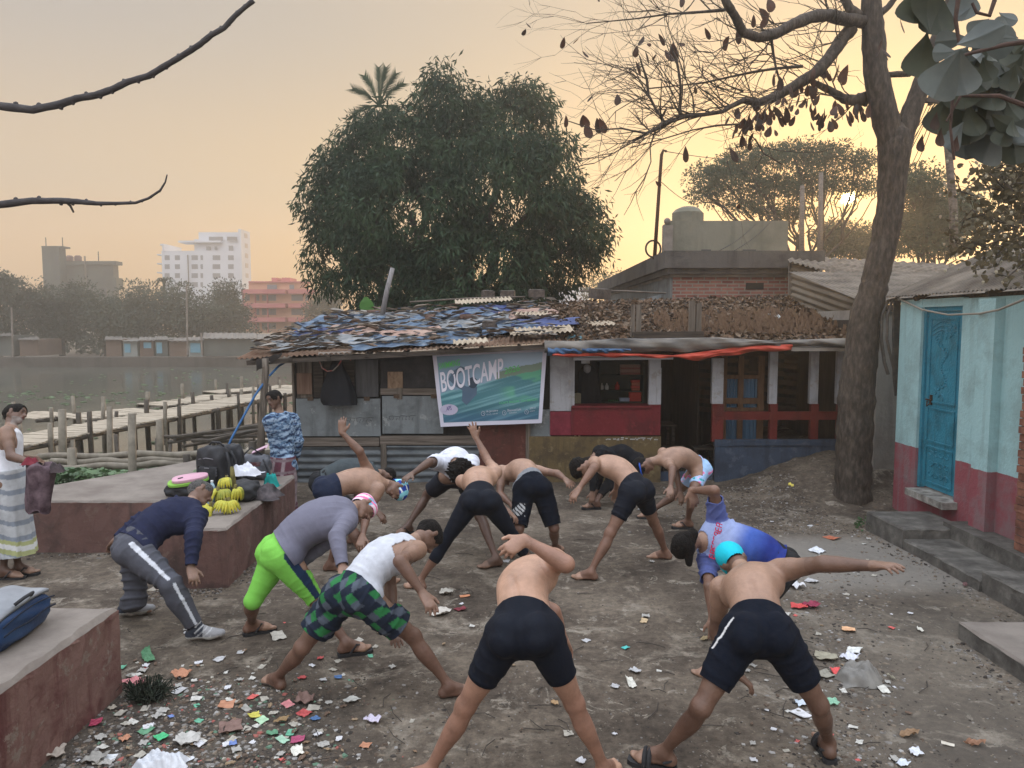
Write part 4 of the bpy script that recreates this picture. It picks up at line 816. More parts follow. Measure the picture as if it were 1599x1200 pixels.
# corrugated lean-to shed right of it
t = empty('corrugated_shed', (6.0, 14.6, 0)); tag(t, 'corrugated iron shed with slanting roof left of the tree trunk', 'shed')
a = [at(1234, 412, 14.6), at(1345, 445, 13.6), at(1234, 480, 14.6), at(1345, 545, 13.6)]
SHT = pmat('ribbed_brown_iron', (.16,.135,.105), (.25,.215,.17), scale=2, rough=.7, metal=.2)
m = MB(); corrugated(m, a[2]-Vector((0,0,.6)), a[0], a[3]-Vector((0,0,.4)), a[1], pitch=.125, amp=.022, nv=4); put(t, m, 'side_wall', SHT)
m = MB(); corrugated(m, at(1228, 407, 14.3), at(1390, 452, 13.2), at(1240, 400, 17.5), at(1530, 415, 17.5), pitch=.1, amp=.02, nv=6); put(t, m, 'roof', GALV)
m = MB(); m.bar(a[2]-Vector((0,0,.6)), a[0], .06, .06); put(t, m, 'corner_post', WOODZ)
# ------------------------------------------------------------------ foliage helpers
def leaf_cloud(centers, n_per, size, seed, droop=.6, spread=None, aspect=.32, bend=.25, vary=.4):
    """numpy leaf blades (folded quads) around many clump centres; centres = (x,y,z,r)"""
    rs = np.random.RandomState(seed); C = np.array([c[:3] for c in centers]); Rr = np.array([c[3] for c in centers]); k = len(C); idx = np.repeat(np.arange(k), n_per)
    d = rs.normal(size=(len(idx), 3)); d /= np.linalg.norm(d, axis=1)[:, None]; rad = Rr[idx]*(rs.uniform(.15, 1, len(idx))**.45)
    P = C[idx] + d*rad[:, None]*np.array((1, 1, .85))
    dirv = d*(1-droop) + np.array((0, 0, -droop)) + rs.normal(size=d.shape)*.35; dirv /= np.linalg.norm(dirv, axis=1)[:, None]
    side = np.cross(dirv, rs.normal(size=d.shape)); side /= np.linalg.norm(side, axis=1)[:, None]; nn = np.cross(dirv, side)
    L = size*rs.uniform(1-vary, 1+vary, len(idx))[:, None]; W = L*aspect
    a = P; b = P + dirv*L*.5 + side*W*.5 + nn*W*bend; c = P + dirv*L; e = P + dirv*L*.5 - side*W*.5 + nn*W*bend
    V = np.stack([a, b, c, e], 1).reshape(-1, 3); F = np.arange(len(idx)*4).reshape(-1, 4); return V, F
def clumps_in(ells, n, r0, r1, seed, shell=.55):
    """clump centres near the surface of a union of ellipsoids (cx,cy,cz,rx,ry,rz)"""
    rs = np.random.RandomState(seed); out = []; w = np.array([e[3]*e[5] for e in ells], float); w /= w.sum()
    while len(out) < n:
        e = ells[rs.choice(len(ells), p=w)]; d = rs.normal(size=3); d /= np.linalg.norm(d); q = rs.uniform(shell, 1.0); out.append((e[0]+d[0]*e[3]*q, e[1]+d[1]*e[4]*q, e[2]+d[2]*e[5]*q, rs.uniform(r0, r1)))
    return out
def limb(m, a, b, r0, r1, rnd_, n=6, wob=.06, k=8):
    a, b = Vector(a), Vector(b); L = (b-a).length; pts = [a.lerp(b, i/n) + Vector((rnd_.uniform(-1,1), rnd_.uniform(-1,1), rnd_.uniform(-1,1)))*L*wob*math.sin(math.pi*i/n) for i in range(n+1)]
    m.tube(pts, [r0 + (r1-r0)*i/n for i in range(n+1)], k); return pts
BARK = pmat('grey_brown_bark', (.032,.026,.021), (.095,.078,.062), scale=24, detail=9, stretch=(1,1,.32), bump=.09, bscale=34, c3=(.055,.045,.037))
BARKD = pmat('dark_bark', (.03,.026,.023), (.06,.05,.043), scale=9, bump=.06)
MANGO = pmat('mango_leaf', (.016,.036,.020), (.042,.075,.034), scale=1.1, rough=.65, trans=.18, detail=4, spec=.15, c3=(.026,.052,.026))
# ------------------------------------------------------------------ mango tree
def crown_obj(name, mat, parent, V, F): o = mesh_obj(name, V, F, mat); o.parent = parent; o.matrix_parent_inverse = Matrix.Translation(-parent.location); return o
YM = 20.5; mt = empty('mango_tree', (at(700, 500, YM).x, YM, 0)); tag(mt, 'huge round dark green mango tree behind the shack', 'tree')
def el(px, py, rpx, rpy, Y, ry=None): p = at(px, py, Y); s = Y/FPX; return (p.x, p.y, p.z, rpx*s, (ry or rpx)*s, rpy*s)
MEL = [el(620, 240, 85, 75, YM), el(700, 185, 55, 68, YM), el(800, 205, 70, 70, YM+.5), el(553, 290, 60, 72, YM), el(505, 300, 28, 34, YM), el(640, 330, 120, 100, YM-1), el(780, 300, 110, 100, YM-1), el(530, 400, 50, 62, YM), el(620, 430, 90, 62, YM-1.2), el(740, 420, 110, 70, YM-1.5), el(860, 290, 52, 75, YM), el(880, 370, 60, 66, YM), el(915, 365, 36, 52, YM), el(850, 430, 60, 38, YM), el(500, 330, 28, 36, YM), el(695, 140, 30, 28, YM), el(825, 155, 32, 22, YM), el(700, 480, 140, 35, YM-1)]
cl = clumps_in(MEL, 1000, .30, .60, 3, .72)
V1, F1 = leaf_cloud(cl, 78, .19, 5, droop=.62, aspect=.24); crown_obj('crown', MANGO, mt, V1, F1)
m = MB(); r = random.Random(2); base = Vector((mt.location.x, YM, 0)); tp = limb(m, base, base + Vector((.1, 0, 2.6)), .42, .34, r)
for e in MEL[:13]: limb(m, tp[-1], (e[0], e[1], e[2]), .2, .05, r, wob=.08)
put(mt, m, 'trunk', BARKD)
# areca palm whose head rises above it
pt = empty('areca_palm', (at(590, 500, 22.5).x, 22.5, 0)); tag(pt, 'slim palm whose head sticks out above the mango tree on its left', 'palm')
c = at(592, 165, 22.5); m = MB(); m.tube([(c.x-.2, 22.5, 0), (c.x, 22.5, 4), c + Vector((0,0,-.2))], [.10,.09,.08], 8); put(pt, m, 'trunk', BARKD)
r = random.Random(8)
for k, (dx, dz, L) in enumerate(((-.75,.42,.9), (-.45,.9,1.0), (-.05,1.2,1.1), (.22,1.1,1.0), (.55,.85,1.0), (.75,.6,.9), (-.85,-.2,.7), (.7,-.25,.7), (-.4,-.5,.6), (.35,-.45,.6))):
    m = MB(); e = c + Vector((dx, r.uniform(-.3,.3), dz)); mid = (c+e)/2 + Vector((0,0,.1)); m.tube([c, mid, e], [.03,.02,.008], 5)
    for i in range(24):
        f = .25 + .75*i/24; p = c.lerp(mid, f*2) if f < .5 else mid.lerp(e, f*2-1); ax = (e-c).normalized(); sd = Vector((-ax.z, 0, ax.x))
        for sg in (-1, 1):
            tip = p + (sd*sg*.6 + ax*.9).normalized()*(.30*(1-.35*abs(f-.6))) + Vector((0, r.uniform(-.06,.06), -.03)); w = ax*.035; m.add([p - w*.6, p + w*.6, tip], [(0,1,2)])
    put(pt, m, 'frond', MANGO)
# banana leaf by the post
m = MB(); a, b = at(574, 492, 15), at(571, 464, 15); m.grid(lambda u, v: a.lerp(b, v) + Vector(((u-.5)*.30*math.sin(math.pi*(.12+.82*v)), .05*abs(u-.5), 0)), 8, 12); a, b = at(590, 494, 15), at(592, 478, 15); m.grid(lambda u, v: a.lerp(b, v) + Vector(((u-.5)*.12*math.sin(math.pi*(.1+.85*v)), 0, 0)), 4, 8)
tag(m.build('banana_leaf', pmat('bright_leaf', (.06,.17,.04), (.10,.24,.06), scale=4, trans=.3), smooth=True), 'bright green banana leaves behind the shack roof', 'plant')

# ------------------------------------------------------------------ bare almond tree in front
def pixpath(pts, Y0, rad=None): return [at(p[0], p[1], Y0 + (p[3] if len(p) > 3 else 0)) for p in pts], [p[2]*(Y0 + (p[3] if len(p) > 3 else 0))/FPX/2 for p in pts]
YT = 9.95; at_ = empty('almond_tree', (at(1332, 790, YT).x, YT, 0)); tag(at_, 'tall nearly leafless tree with a thick leaning trunk beside the tea stall', 'tree')
m = MB(); P_, R_ = pixpath([(1330, 800, 68), (1331, 786, 58), (1332, 750, 54), (1333, 700, 53), (1336, 640, 54), (1339, 600, 54), (1345, 550, 50), (1350, 500, 46), (1364, 450, 40), (1368, 430, 39), (1380, 380, 38), (1390, 323, 39), (1394, 270, 42), (1397, 232, 48), (1400, 205, 40), (1401, 192, 16)], YT)
def knotty(P, R, sub=5, amp=.05, seed=1):
    r = random.Random(seed); P2, R2 = [], []
    for i in range(len(P)-1):
        for k in range(sub): f = k/sub; P2.append(P[i].lerp(P[i+1], f)); R2.append((R[i]+(R[i+1]-R[i])*f)*(1+r.uniform(-amp, amp)))
    return P2+[P[-1]], R2+[R[-1]]
P2, R2 = knotty(P_, R_); m.tube(P2, R2, 20, jit=.05, rnd=random.Random(3))
for (pp) in ([(1395, 275, 34), (1394, 232, 38), (1384, 190, 38), (1374, 150, 37), (1367, 110, 35), (1364, 60, 32), (1361, 20, 30), (1360, -40, 27)], [(1396, 275, 30), (1404, 230, 34), (1418, 190, 30), (1432, 150, 27), (1447, 110, 26), (1462, 70, 24), (1478, 30, 22), (1500, -40, 20)]):
    P_, R_ = pixpath(pp, YT); P2, R2 = knotty(P_, R_, 4, .04, 5); m.tube(P2, R2, 14, jit=.04, rnd=random.Random(4))
put(at_, m, 'trunk', BARK, True)
def rb(zx, zy): return (860 + zx/2.164, zy/2.164)
br = MB(); tips = []
def branch(pts, Y0, seed, twigs=True):
    P_, R_ = pixpath(pts, Y0); P2, R2 = knotty(P_, R_, 4, .06, seed); br.tube(P2, R2, 9, jit=.05, rnd=random.Random(seed))
    for i in range(0, len(P2), 2): tips.append((P2[i], (P2[min(i+1, len(P2)-1)]-P2[max(0, i-1)]).normalized(), R2[i]))
bs = [[(1060,75,19,0), (1000,68,19,-.1), (940,52,18,-.3), (880,58,18,-.5), (820,82,17,-.7), (760,115,16,-.8), (700,128,15,-.9), (650,110,14,-1.0), (625,60,13,-1.1), (600,20,13,-1.2), (575,-30,12,-1.2)],
      [(1020,95,20,0), (990,125,20,0), (960,170,19,-.1), (925,215,19,-.2), (890,250,18,-.3), (850,275,17,-.3), (800,305,15,-.4), (755,330,14,-.5), (700,350,12,-.6), (650,340,9,-.8), (610,360,7,-.9), (580,378,6,-1), (520,388,6,-1.1), (450,395,6,-1.2), (400,412,7,-1.3), (355,438,6,-1.4), (320,452,4,-1.5)],
      [(1065,335,22,.1), (1030,340,18,.2), (990,335,14,.3), (950,310,11,.3), (900,285,9,.3), (870,270,7,.3)],
      [(440,395,4,-1.2), (436,350,4,-1.2), (440,300,4,-1.3), (432,240,4,-1.3), (425,200,3,-1.3), (405,160,2,-1.3)],
      [(385,415,4,-1.3), (355,370,4,-1.3), (330,320,4,-1.3), (325,270,4,-1.3), (310,225,3,-1.3), (300,190,2,-1.3)],
      [(850,225,5,-.4), (760,232,4,-.5), (680,245,4,-.6), (600,262,3,-.7), (520,280,3,-.8), (430,290,2,-.9), (330,300,2,-1)],
      [(745,130,5,-.8), (752,180,4,-.8), (762,235,3.5,-.8), (778,285,3,-.7)], [(585,35,5,-1.1), (500,42,4,-1.3), (400,48,3,-1.4), (280,65,2,-1.5), (120,80,1.5,-1.6)], [(640,420,3,-.8), (560,425,3,-.9), (480,440,2,-1), (380,470,2,-1), (270,500,1.5,-1.1)], [(320,452,3,-1.5), (240,435,2.5,-1.5), (150,440,2,-1.6), (60,410,1.5,-1.7)],
      [(690,470,3,-.5), (720,520,2,-.5), (780,555,1.5,-.5)], [(1045,60,18,0), (1010,30,14,0), (985,-20,12,0)], [(1110,50,12,0), (1140,25,9,0), (1175,-20,8,0)], [(1110,255,9,.1), (1160,252,9,.1), (1215,250,9,.1)], [(650,310,3,-.7), (600,290,2,-.8), (540,250,2,-.9)]]
for i, b in enumerate(bs): branch([(*rb(p[0], p[1]), p[2], p[3]) for p in b], YT, 20+i)
put(at_, br, 'branch', BARK, True)
tw = MB(); r = random.Random(31); leafpts = []
def twig(p, d, L, rad, depth):
    n = 3; pts = [p]; q = p
    for i in range(n): d = (d + Vector((r.uniform(-.3,.3), r.uniform(-.3,.3), r.uniform(-.22,.26)))).normalized(); q = q + d*L/n; pts.append(q)
    tw.tube(pts, [rad*(1-.6*i/n) for i in range(n+1)], 4, cap=False)
    if depth > 0:
        for k in range(r.choice([2, 3])): a = pts[r.choice([1, 2, 3])]; twig(a, (d + Vector((r.uniform(-.9,.5), r.uniform(-.6,.6), r.uniform(-.7,.7)))).normalized(), L*r.uniform(.5,.8), rad*.62, depth-1)
    elif r.random() < .03: leafpts.append(pts[-1])
for (p, d, rad) in tips:
    px_, py_ = proj(p)
    if px_ > 1345: continue
    for k in range(1 if rad > .04 else 2):
        if r.random() < .62: o = Vector((r.uniform(-1,.1), r.uniform(-.5,.5), r.uniform(-.75,.8))); twig(p, (d*.4 + o).normalized(), r.uniform(.35,.75), min(rad*.5, .011), 2)
put(at_, tw, 'twigs', BARK)
def almond_leaf(m, p, L, r, droopv=None, w=.55, cup=.12):
    d = droopv or Vector((r.uniform(-.6,.6), r.uniform(-.6,.6), -1)); d = d.normalized(); s = d.cross(Vector((r.uniform(-1,1), r.uniform(-1,1), r.uniform(-.4,.4)))).normalized(); n = d.cross(s)
    prof = [(0, .02), (.12, .16), (.3, .34), (.5, .46), (.7, .5), (.86, .42), (.96, .22), (1.0, .03)]; vs = []
    for t, w_ in prof:
        c = p + d*L*t - n*L*cup*math.sin(t*2.2); vs += [c - s*w_*w*L + n*cup*L*w_*.8, c, c + s*w_*w*L + n*cup*L*w_*.8]
    m.add(vs, [(3*i, 3*i+1, 3*i+4, 3*i+3) for i in range(len(prof)-1)] + [(3*i+1, 3*i+2, 3*i+5, 3*i+4) for i in range(len(prof)-1)])
lf = MB(); r = random.Random(41)
hot = [(365,130),(410,160),(385,185),(290,170),(315,190),(292,222),(312,138),(525,110),(510,228),(640,185),(735,12),(222,335),(160,415),(105,405),(118,430),(55,405),(310,420),(405,345),(400,375),(455,510),(605,515),(640,100),(605,138),(1000,235),(970,232),(1175,78),(1125,145),(1120,180),(440,5),(690,65),(735,60),(700,45),(755,265),(770,275)]
for (x, y) in hot:
    for k in range(2 if (x, y) in ((385,185),(105,405),(160,415),(1120,180)) else 1): almond_leaf(lf, at(*rb(x + r.uniform(-6,6), y-16), YT-.9 + r.uniform(-.3,.3)), r.uniform(.14,.22), r)
for k in range(120):
    x, y = r.choice([(690, 400), (640, 415), (740, 430), (860, 320), (920, 390), (960, 370), (850, 370), (900, 260), (660, 445), (720, 370), (1040, 375), (940, 260), (780, 355), (1000, 370)]); almond_leaf(lf, at(*rb(r.gauss(x, 26), r.gauss(y-12, 18)), YT-.4 + r.uniform(-.4,.4)), r.uniform(.10,.20), r, w=r.uniform(.4,.6))
for q in leafpts: almond_leaf(lf, q, r.uniform(.06,.13), r, Vector((r.uniform(-1,1), r.uniform(-1,1), -.6)))
ALF = pmat('dark_almond_leaf', (.030,.024,.020), (.10,.045,.03), scale=3, rough=.6, trans=.25, detail=3)
put(at_, lf, 'leaves', ALF)

# ------------------------------------------------------------------ leafy branch in the near top right corner
YB = 3.6; nb = empty('leafy_branch', tuple(at(1560, 60, YB))); tag(nb, 'branch with big rounded grey green leaves in the upper right corner', 'branch')
m = MB()
for pp in ([(1640, 60, 9), (1570, 70, 7), (1510, 85, 5), (1475, 100, 4)], [(1640, 180, 9), (1560, 150, 7), (1500, 150, 5), (1478, 190, 3)], [(1500, -30, 8), (1492, 30, 6), (1498, 70, 5)], [(1560, -20, 8), (1545, 25, 6), (1525, 20, 5), (1518, 5, 4)], [(1490, 250, 4), (1484, 200, 4), (1488, 150, 5)]):
    P_, R_ = pixpath(pp, YB); m.tube(P_, R_, 8)
put(nb, m, 'twig', pmat('reddish_twig', (.05,.032,.026), (.09,.055,.045), scale=20))
BL = pmat('broad_leaf', (.06,.075,.07), (.10,.12,.11), scale=5, rough=.45, trans=.22, spec=.5); BLd = pmat('broad_leaf_green', (.028,.036,.024), (.055,.065,.04), scale=5, rough=.5, trans=.3)
r = random.Random(5)
def big_leaf(x, y, dx, dy, Lp, wr, mtl, dY=0, tilt=0):
    """leaf from stalk pixel towards (dx,dy), Lp long in photo pixels"""
    Y = YB + dY; a = at(x, y, Y); b = at(x+dx*Lp, y+dy*Lp, Y + tilt*Lp*Y/FPX); m = MB(); L = (b-a).length; d = (b-a).normalized(); s = d.cross(Vector((r.uniform(-.3,.3), -1, r.uniform(-.3,.3)))).normalized(); n = d.cross(s)
    prof = [(0,.03),(.05,.05),(.14,.12),(.26,.22),(.4,.33),(.52,.42),(.64,.48),(.76,.5),(.86,.43),(.94,.30),(.985,.13),(1,.02)]; vs = []
    for t, w_ in prof:
        c = a + d*L*t + n*L*.10*math.sin(t*3)
        for q in (-1, -.5, -.08, 0, .08, .5, 1): vs.append(c + s*w_*wr*L*q + n*(.10*L*w_*abs(q) + .012*L*math.sin(t*38)*abs(q)*(1-abs(q)) - (.006*L if abs(q) < .05 else 0)))
    m.add(vs, [(7*i+j, 7*i+j+1, 7*i+7+j+1, 7*i+7+j) for i in range(len(prof)-1) for j in range(6)]); o = put(nb, m, 'leaf', mtl, True)
for a in ((1497,82,-.55,1,72,.9,BL,-.25,.1), (1500,78,.15,1,70,1.25,BL,-.2,.1), (1494,70,.85,-.35,90,.55,BL,-.3,0), (1492,80,-.95,.05,38,.9,BL,-.25,.3), (1452,50,.0,-1,66,.9,BLd,.1,0), (1465,-20,.1,1,75,.95,BLd,.15,0), (1440,-25,-.2,1,62,1.05,BLd,.1,.1), (1448,52,-.1,1,70,.95,BLd,.2,0), (1500,-30,.1,1,62,.85,BL,.2,0), (1516,12,-.6,.4,40,.7,BL,0,0), (1545,30,-.7,.4,50,.55,BL,.1,0), (1515,60,-1,.1,55,.65,BL,.1,.2), (1535,90,.3,.7,50,.9,BLd,.2,0), (1500,100,.1,1,70,.8,BLd,.3,0), (1525,60,.9,.1,70,.8,BL,.1,0), (1560,20,.5,.2,60,.8,BL,.2,0), (1590,60,-.6,-.5,60,.7,BL,.1,0), (1480,150,-.3,1,60,.8,BLd,.35,0), (1500,150,.2,1,75,1.0,BLd,.4,0)): big_leaf(*a)
for k in range(150):
    x, y = r.uniform(1500, 1610), r.uniform(60, 195)
    if x < 1540 and y > 130 and k % 2: x += 45
    big_leaf(x, y, r.uniform(-.6,.6), r.uniform(.2,1), r.uniform(55, 85), r.uniform(.6,.8), BLd if k % 3 else BL, r.uniform(.3,.9), r.uniform(-.3,.3))
for (x, y) in ((1441, 210), (1470, 200), (1495, 212), (1463, 175)): big_leaf(x, y, r.uniform(-.1,.1), 1, r.uniform(24, 30), .55, ALF, .3, 0)
# flowering creeper on the awning
cr = empty('creeper', tuple(at(1570, 340, 7.4))); tag(cr, 'dry creeper with tiny flowers sprawling over the right awning', 'creeper')
m = MB(); l = MB(); fl = MB(); r = random.Random(6)
for k in range(85):
    x0, y0 = r.gauss(1585, 28), r.uniform(250, 420); x1, y1 = x0 + r.uniform(-70, 20), y0 + r.uniform(-45, 40); Y = r.uniform(6.3, 8.2); a, b = at(x0, y0, Y), at(max(1470, x1), y1, Y+r.uniform(-.3,.3)); mid = (a+b)/2 + Vector((r.uniform(-.1,.1), 0, r.uniform(-.1,.12))); m.tube([a, mid, b], [.008,.006,.003], 4, cap=False)
    for j in range(r.randrange(10, 34)):
        f = r.random(); p = (a.lerp(mid, f*2) if f < .5 else mid.lerp(b, f*2-1)) + Vector((r.gauss(0,.05), r.gauss(0,.05), r.gauss(0,.05))); almond_leaf(l, p, r.uniform(.03,.075), r, Vector((r.uniform(-1,1), r.uniform(-1,1), r.uniform(-1,.5))), w=.7)
    for j in range(r.randrange(0, 4)):
        p = b + Vector((r.gauss(0,.12), r.gauss(0,.1), r.gauss(0,.12))); fl.tube([p, p + Vector((0,0,-.012)), p - Vector((0,0,.03))], [.010,.013,.004], 5); 
put(cr, m, 'stem', BARK); put(cr, l, 'leaves', pmat('dull_creeper_leaf', (.055,.05,.03), (.12,.10,.06), scale=6, trans=.2)); tag(put(cr, fl, 'flowers', pmat('pale_flower', (.35,.32,.24))), kind='stuff')

# ------------------------------------------------------------------ bare branches, top left
for pts, lab in (([(-60,160,13),(0,166,13),(50,172,12),(95,163,11.5),(120,154,11),(150,149,10.5),(175,140,10),(200,128,9.5),(232,119,9.5),(260,102,9),(285,87,9),(312,70,8.5),(330,55,8.5),(350,44,8),(366,26,7.5),(382,12,7),(396,1,7.5)], 'long bare branch curving up across the upper left sky'), ([(-60,322,14),(0,320,12),(50,314,10.5),(95,314,9.5),(120,315,9),(150,318,6.5),(180,318,5.5),(212,317,4.5),(232,310,4),(250,298,3.5),(258,285,2.6),(261,273,1.8)], 'thinner bare twig branch hooking upward at the left edge')):
    t = empty('bare_branch', tuple(at(0, pts[1][1], 4.2))); tag(t, lab, 'branch'); P_, R_ = pixpath(pts, 4.2); P2, R2 = knotty(P_, R_, 4, .05, 9); m = MB(); m.tube(P2, R2, 10, jit=.04, rnd=random.Random(2))
    r = random.Random(4)
    for k in range(3, len(P2)-2, 3): m.blob(P2[k] + Vector((0,0,R2[k]*r.choice([-.8,.8]))), R2[k]*.7, r, 4, 6, .1)
    put(t, m, 'stem', pmat('smooth_dark_bark', (.045,.042,.045), (.075,.07,.072), scale=20, bump=.03), True)
    if pts[1][1] > 300:
        m = MB(); P_, R_ = pixpath([(103,315,5),(110,322,4),(115,332,3)], 4.2); m.tube(P_, R_, 6); put(t, m, 'side_twig', BARK)

# ------------------------------------------------------------------ rain tree, house with tank, poles to the right
RT = pmat('rain_tree_leaf', (.045,.065,.04), (.075,.10,.06), scale=.5, trans=.22, rough=.8, spec=.1)
def umbrella_tree(px0, Y, lab, ells, seed, n, rl, name='rain_tree', leaf=.16, per=40, mat=RT, flat=.35, trunk=(.35,.25), shell=.1):
    r = random.Random(seed); b = Vector((at(px0, 500, Y).x, Y, -.6 if Y > 60 else 0)); t = empty(name, tuple(b)); tag(t, lab, 'tree')
    E = [el(*e[:4], Y, e[4] if len(e) > 4 else None) for e in ells]; cl = clumps_in(E, n, rl*.6, rl*1.2, seed, shell); V, F = leaf_cloud(cl, per, leaf, seed, droop=.15, aspect=.45); q_ = V[::4]-np.array(CAMP); q_ /= np.linalg.norm(q_, axis=1)[:, None]; F = F[(q_@np.array(SUN_DIR)) < math.cos(.006)]; crown_obj('crown', mat, t, V, F)
    m = MB(); zc = min(e[2]-e[5] for e in E); fork = Vector((b.x, Y, max(1.5, b.z + (zc-b.z)*.5))); tp = limb(m, b, fork, trunk[0], trunk[1], r)
    for e in E:
        p = limb(m, tp[-1], (e[0], e[1], e[2]-e[5]*.3), trunk[1]*.6, .05, r, wob=.07)
        for k in range(5): limb(m, p[3+k % 3], (e[0]+r.uniform(-1,1)*e[3]*.9, e[1]+r.uniform(-1,1)*e[4]*.8, e[2]+r.uniform(-.3,.6)*e[5]), .04, .012, r, wob=.1, k=5)
    put(t, m, 'trunk', BARKD); return t
umbrella_tree(1265, 34, 'wide umbrella crowned tree with the low sun shining through it', [(1130,275,60,28,40), (1180,250,60,22,40), (1240,240,60,20,40), (1100,300,35,15,25), (1200,290,60,25,40), (1290,245,50,20,40), (1270,285,60,25,40), (1160,320,50,14,30), (1335,255,40,18,30), (1230,330,60,16,30), (1340,290,40,20,30)], 3, 620, .40, leaf=.13, per=44, shell=.25, trunk=(.24,.11))
umbrella_tree(1440, 30, 'broad dim tree to the right of the big trunk', [(1430,290,55,30,40), (1460,330,60,40,40), (1420,350,40,25,30), (1500,340,45,40,40), (1450,380,60,22,40)], 5, 480, .45, leaf=.14, per=44, shell=.2, trunk=(.24,.11))
umbrella_tree(1325, 40, 'rounded tree low beneath the sun', [(1330,380,50,30,40), (1300,370,35,25,30), (1370,385,35,25,30)], 6, 320, .5, leaf=.16, per=44, shell=.2, name='round_tree', trunk=(.24,.11))
umbrella_tree(955, 60, 'bare scrubby tree beyond the right edge of the mango tree', [(950,440,45,16,40), (925,455,30,16,25)], 7, 70, .7, leaf=.25, per=14, shell=.1, name='scrub_tree')
t = empty('tank_house', (at(1130, 400, 24).x, 24, 0)); tag(t, 'grey house with a domed water tank on its roof under the umbrella tree', 'house')
HZW = paint_stain('faded_olive_plaster', (.20,.19,.15), (.16,.155,.12), (.11,.11,.085), scale=.8)
def bx(m, x0, y0, x1, y1, Y, d): X0, Z1 = px2(x0, y0, Y); X1, Z0 = px2(x1, y1, Y); m.box(X0, X1, Y, Y+d, Z0, Z1)
m = MB(); bx(m, 1046, 345, 1226, 520, 24, 1.2); put(t, m, 'wall', HZW); m = MB(); bx(m, 1037, 352, 1048, 520, 23.9, .3); put(t, m, 'pilaster', CONC)
m = MB(); c = at(1074, 345, 24.6); m.lathe((c.x, c.y, c.z-.1), [(.52, 0), (.52, .34), (.40, .46), (.22, .54), (.05, .56)], 8); put(t, m, 'water_tank', HZW)
m = MB(); c = at(1042, 346, 24); m.blob(c, .11, rnd, 8, 10, .02); put(t, m, 'finial', CONC, True)
m = MB(); bx(m, 1095, 390, 1110, 405, 23.97, .05); bx(m, 1160, 390, 1180, 405, 23.97, .05); put(t, m, 'window', pmat('dark_window', (.03,.035,.04), rough=.3))
t = empty('flag_mast', (at(1025, 400, 17).x, 17, 3.9)); tag(t, 'tall leaning iron mast with a hooked top on the brick house roof', 'mast')
m = MB(); P_, R_ = pixpath([(1022, 405, 6), (1027, 330, 5.5), (1031, 270, 5), (1033, 242, 5), (1036, 235, 4), (1041, 237, 4)], 17); m.tube(P_, R_, 8); put(t, m, 'shaft', pmat('rusty_iron', (.05,.03,.02)), True)
m = MB(); c = at(1020, 389, 17); m.tube([c + Vector((.17*math.cos(a), .03*math.sin(a), .19*math.sin(a))) for a in np.linspace(0, 2*math.pi, 21)], .022, 6); tag(m.build('tyre_hoop', RUB2 if 'RUB2' in globals() else pmat('black_hoop', (.02,.02,.02)), smooth=True), 'thin black hoop leaning on the foot of the iron mast', 'hoop')
for k, (pp, Y, lab) in enumerate((([(1490,370+30,13),(1489,330,12),(1483,260,11),(1476,190,10),(1473,165,9)], 12.5, 'leaning wooden electricity pole right of the big trunk'), ([(1252,430,9),(1252,350,8),(1253,290,7)], 32, 'left of two thin poles standing before the umbrella tree'), ([(1280,430,9),(1281,350,8),(1282,270,7)], 32, 'right of two thin poles standing before the umbrella tree'))):
    t = empty('utility_pole', tuple(at(pp[0][0], pp[0][1], Y))); tag(t, lab, 'pole'); m = MB(); P_, R_ = pixpath(pp, Y); m.tube(P_, R_, 8); put(t, m, 'shaft', WOODG, True)
    if k == 0: m = MB(); m.bar(at(1445, 157, Y), at(1480, 160, Y), .07); m.bar(at(1452, 150, Y), at(1453, 165, Y), .05); put(t, m, 'crossarm', WOODD)
m = MB(); r = random.Random(9)
for k in range(11):
    a = at(1450+3*k, 158+r.uniform(-3, 10), 12.5); b = at(r.uniform(1380, 1430)-k*3, r.uniform(200, 330), 20); 
    if k > 6: b = at(1620, 190+25*(k-6), 9)
    m.tube([a.lerp(b, i/10) - Vector((0,0,.35*math.sin(math.pi*i/10))) for i in range(11)], .007, 4)
tag(m.build('overhead_wires', pmat('wire_black', (.02,.02,.02))), 'tangle of thin overhead wires running from the leaning pole', 'wires')
for k, (a, b, lab) in enumerate((((1041,237,17),(1170,246,30),'wire running right from the top of the iron mast'), ((1033,285,17),(1090,320,24),'wire slanting down from the middle of the iron mast'), ((1110,398,16.2),(1180,350,24),'left slanting stay wire above the brick house roof'), ((1135,398,16.2),(1205,345,24),'right slanting stay wire above the brick house roof'))):
    m = MB(); p, q = at(*a), at(*b); m.tube([p.lerp(q, i/8) - Vector((0,0,.1*math.sin(math.pi*i/8))) for i in range(9)], .010, 4); tag(m.build('wire', pmat('wire_black', (.02,.02,.02))), lab, 'wire')
pts = [at(1402, 466, 9.6), at(1440, 484, 9.0), at(1480, 492, 8.4), at(1530, 490, 7.8), at(1560, 484, 7.4), at(1599, 468, 6.9), at(1640, 450, 6.5)]; m = MB(); m.tube(pts, .012, 6); tag(m.build('drooping_cable', pmat('pale_cable', (.28,.26,.22)), smooth=True), 'pale cable drooping across the turquoise wall above the door', 'cable')
pts = [at(1400, 465, 9.6), at(1450, 447, 9.5), at(1520, 415, 9.5), at(1560, 395, 9.5)]; m = MB(); m.tube(pts, .012, 6); tag(m.build('cable', pmat('pale_cable', (.28,.26,.22)), smooth=True), 'thin cable lying up the slope of the awning roof', 'cable')

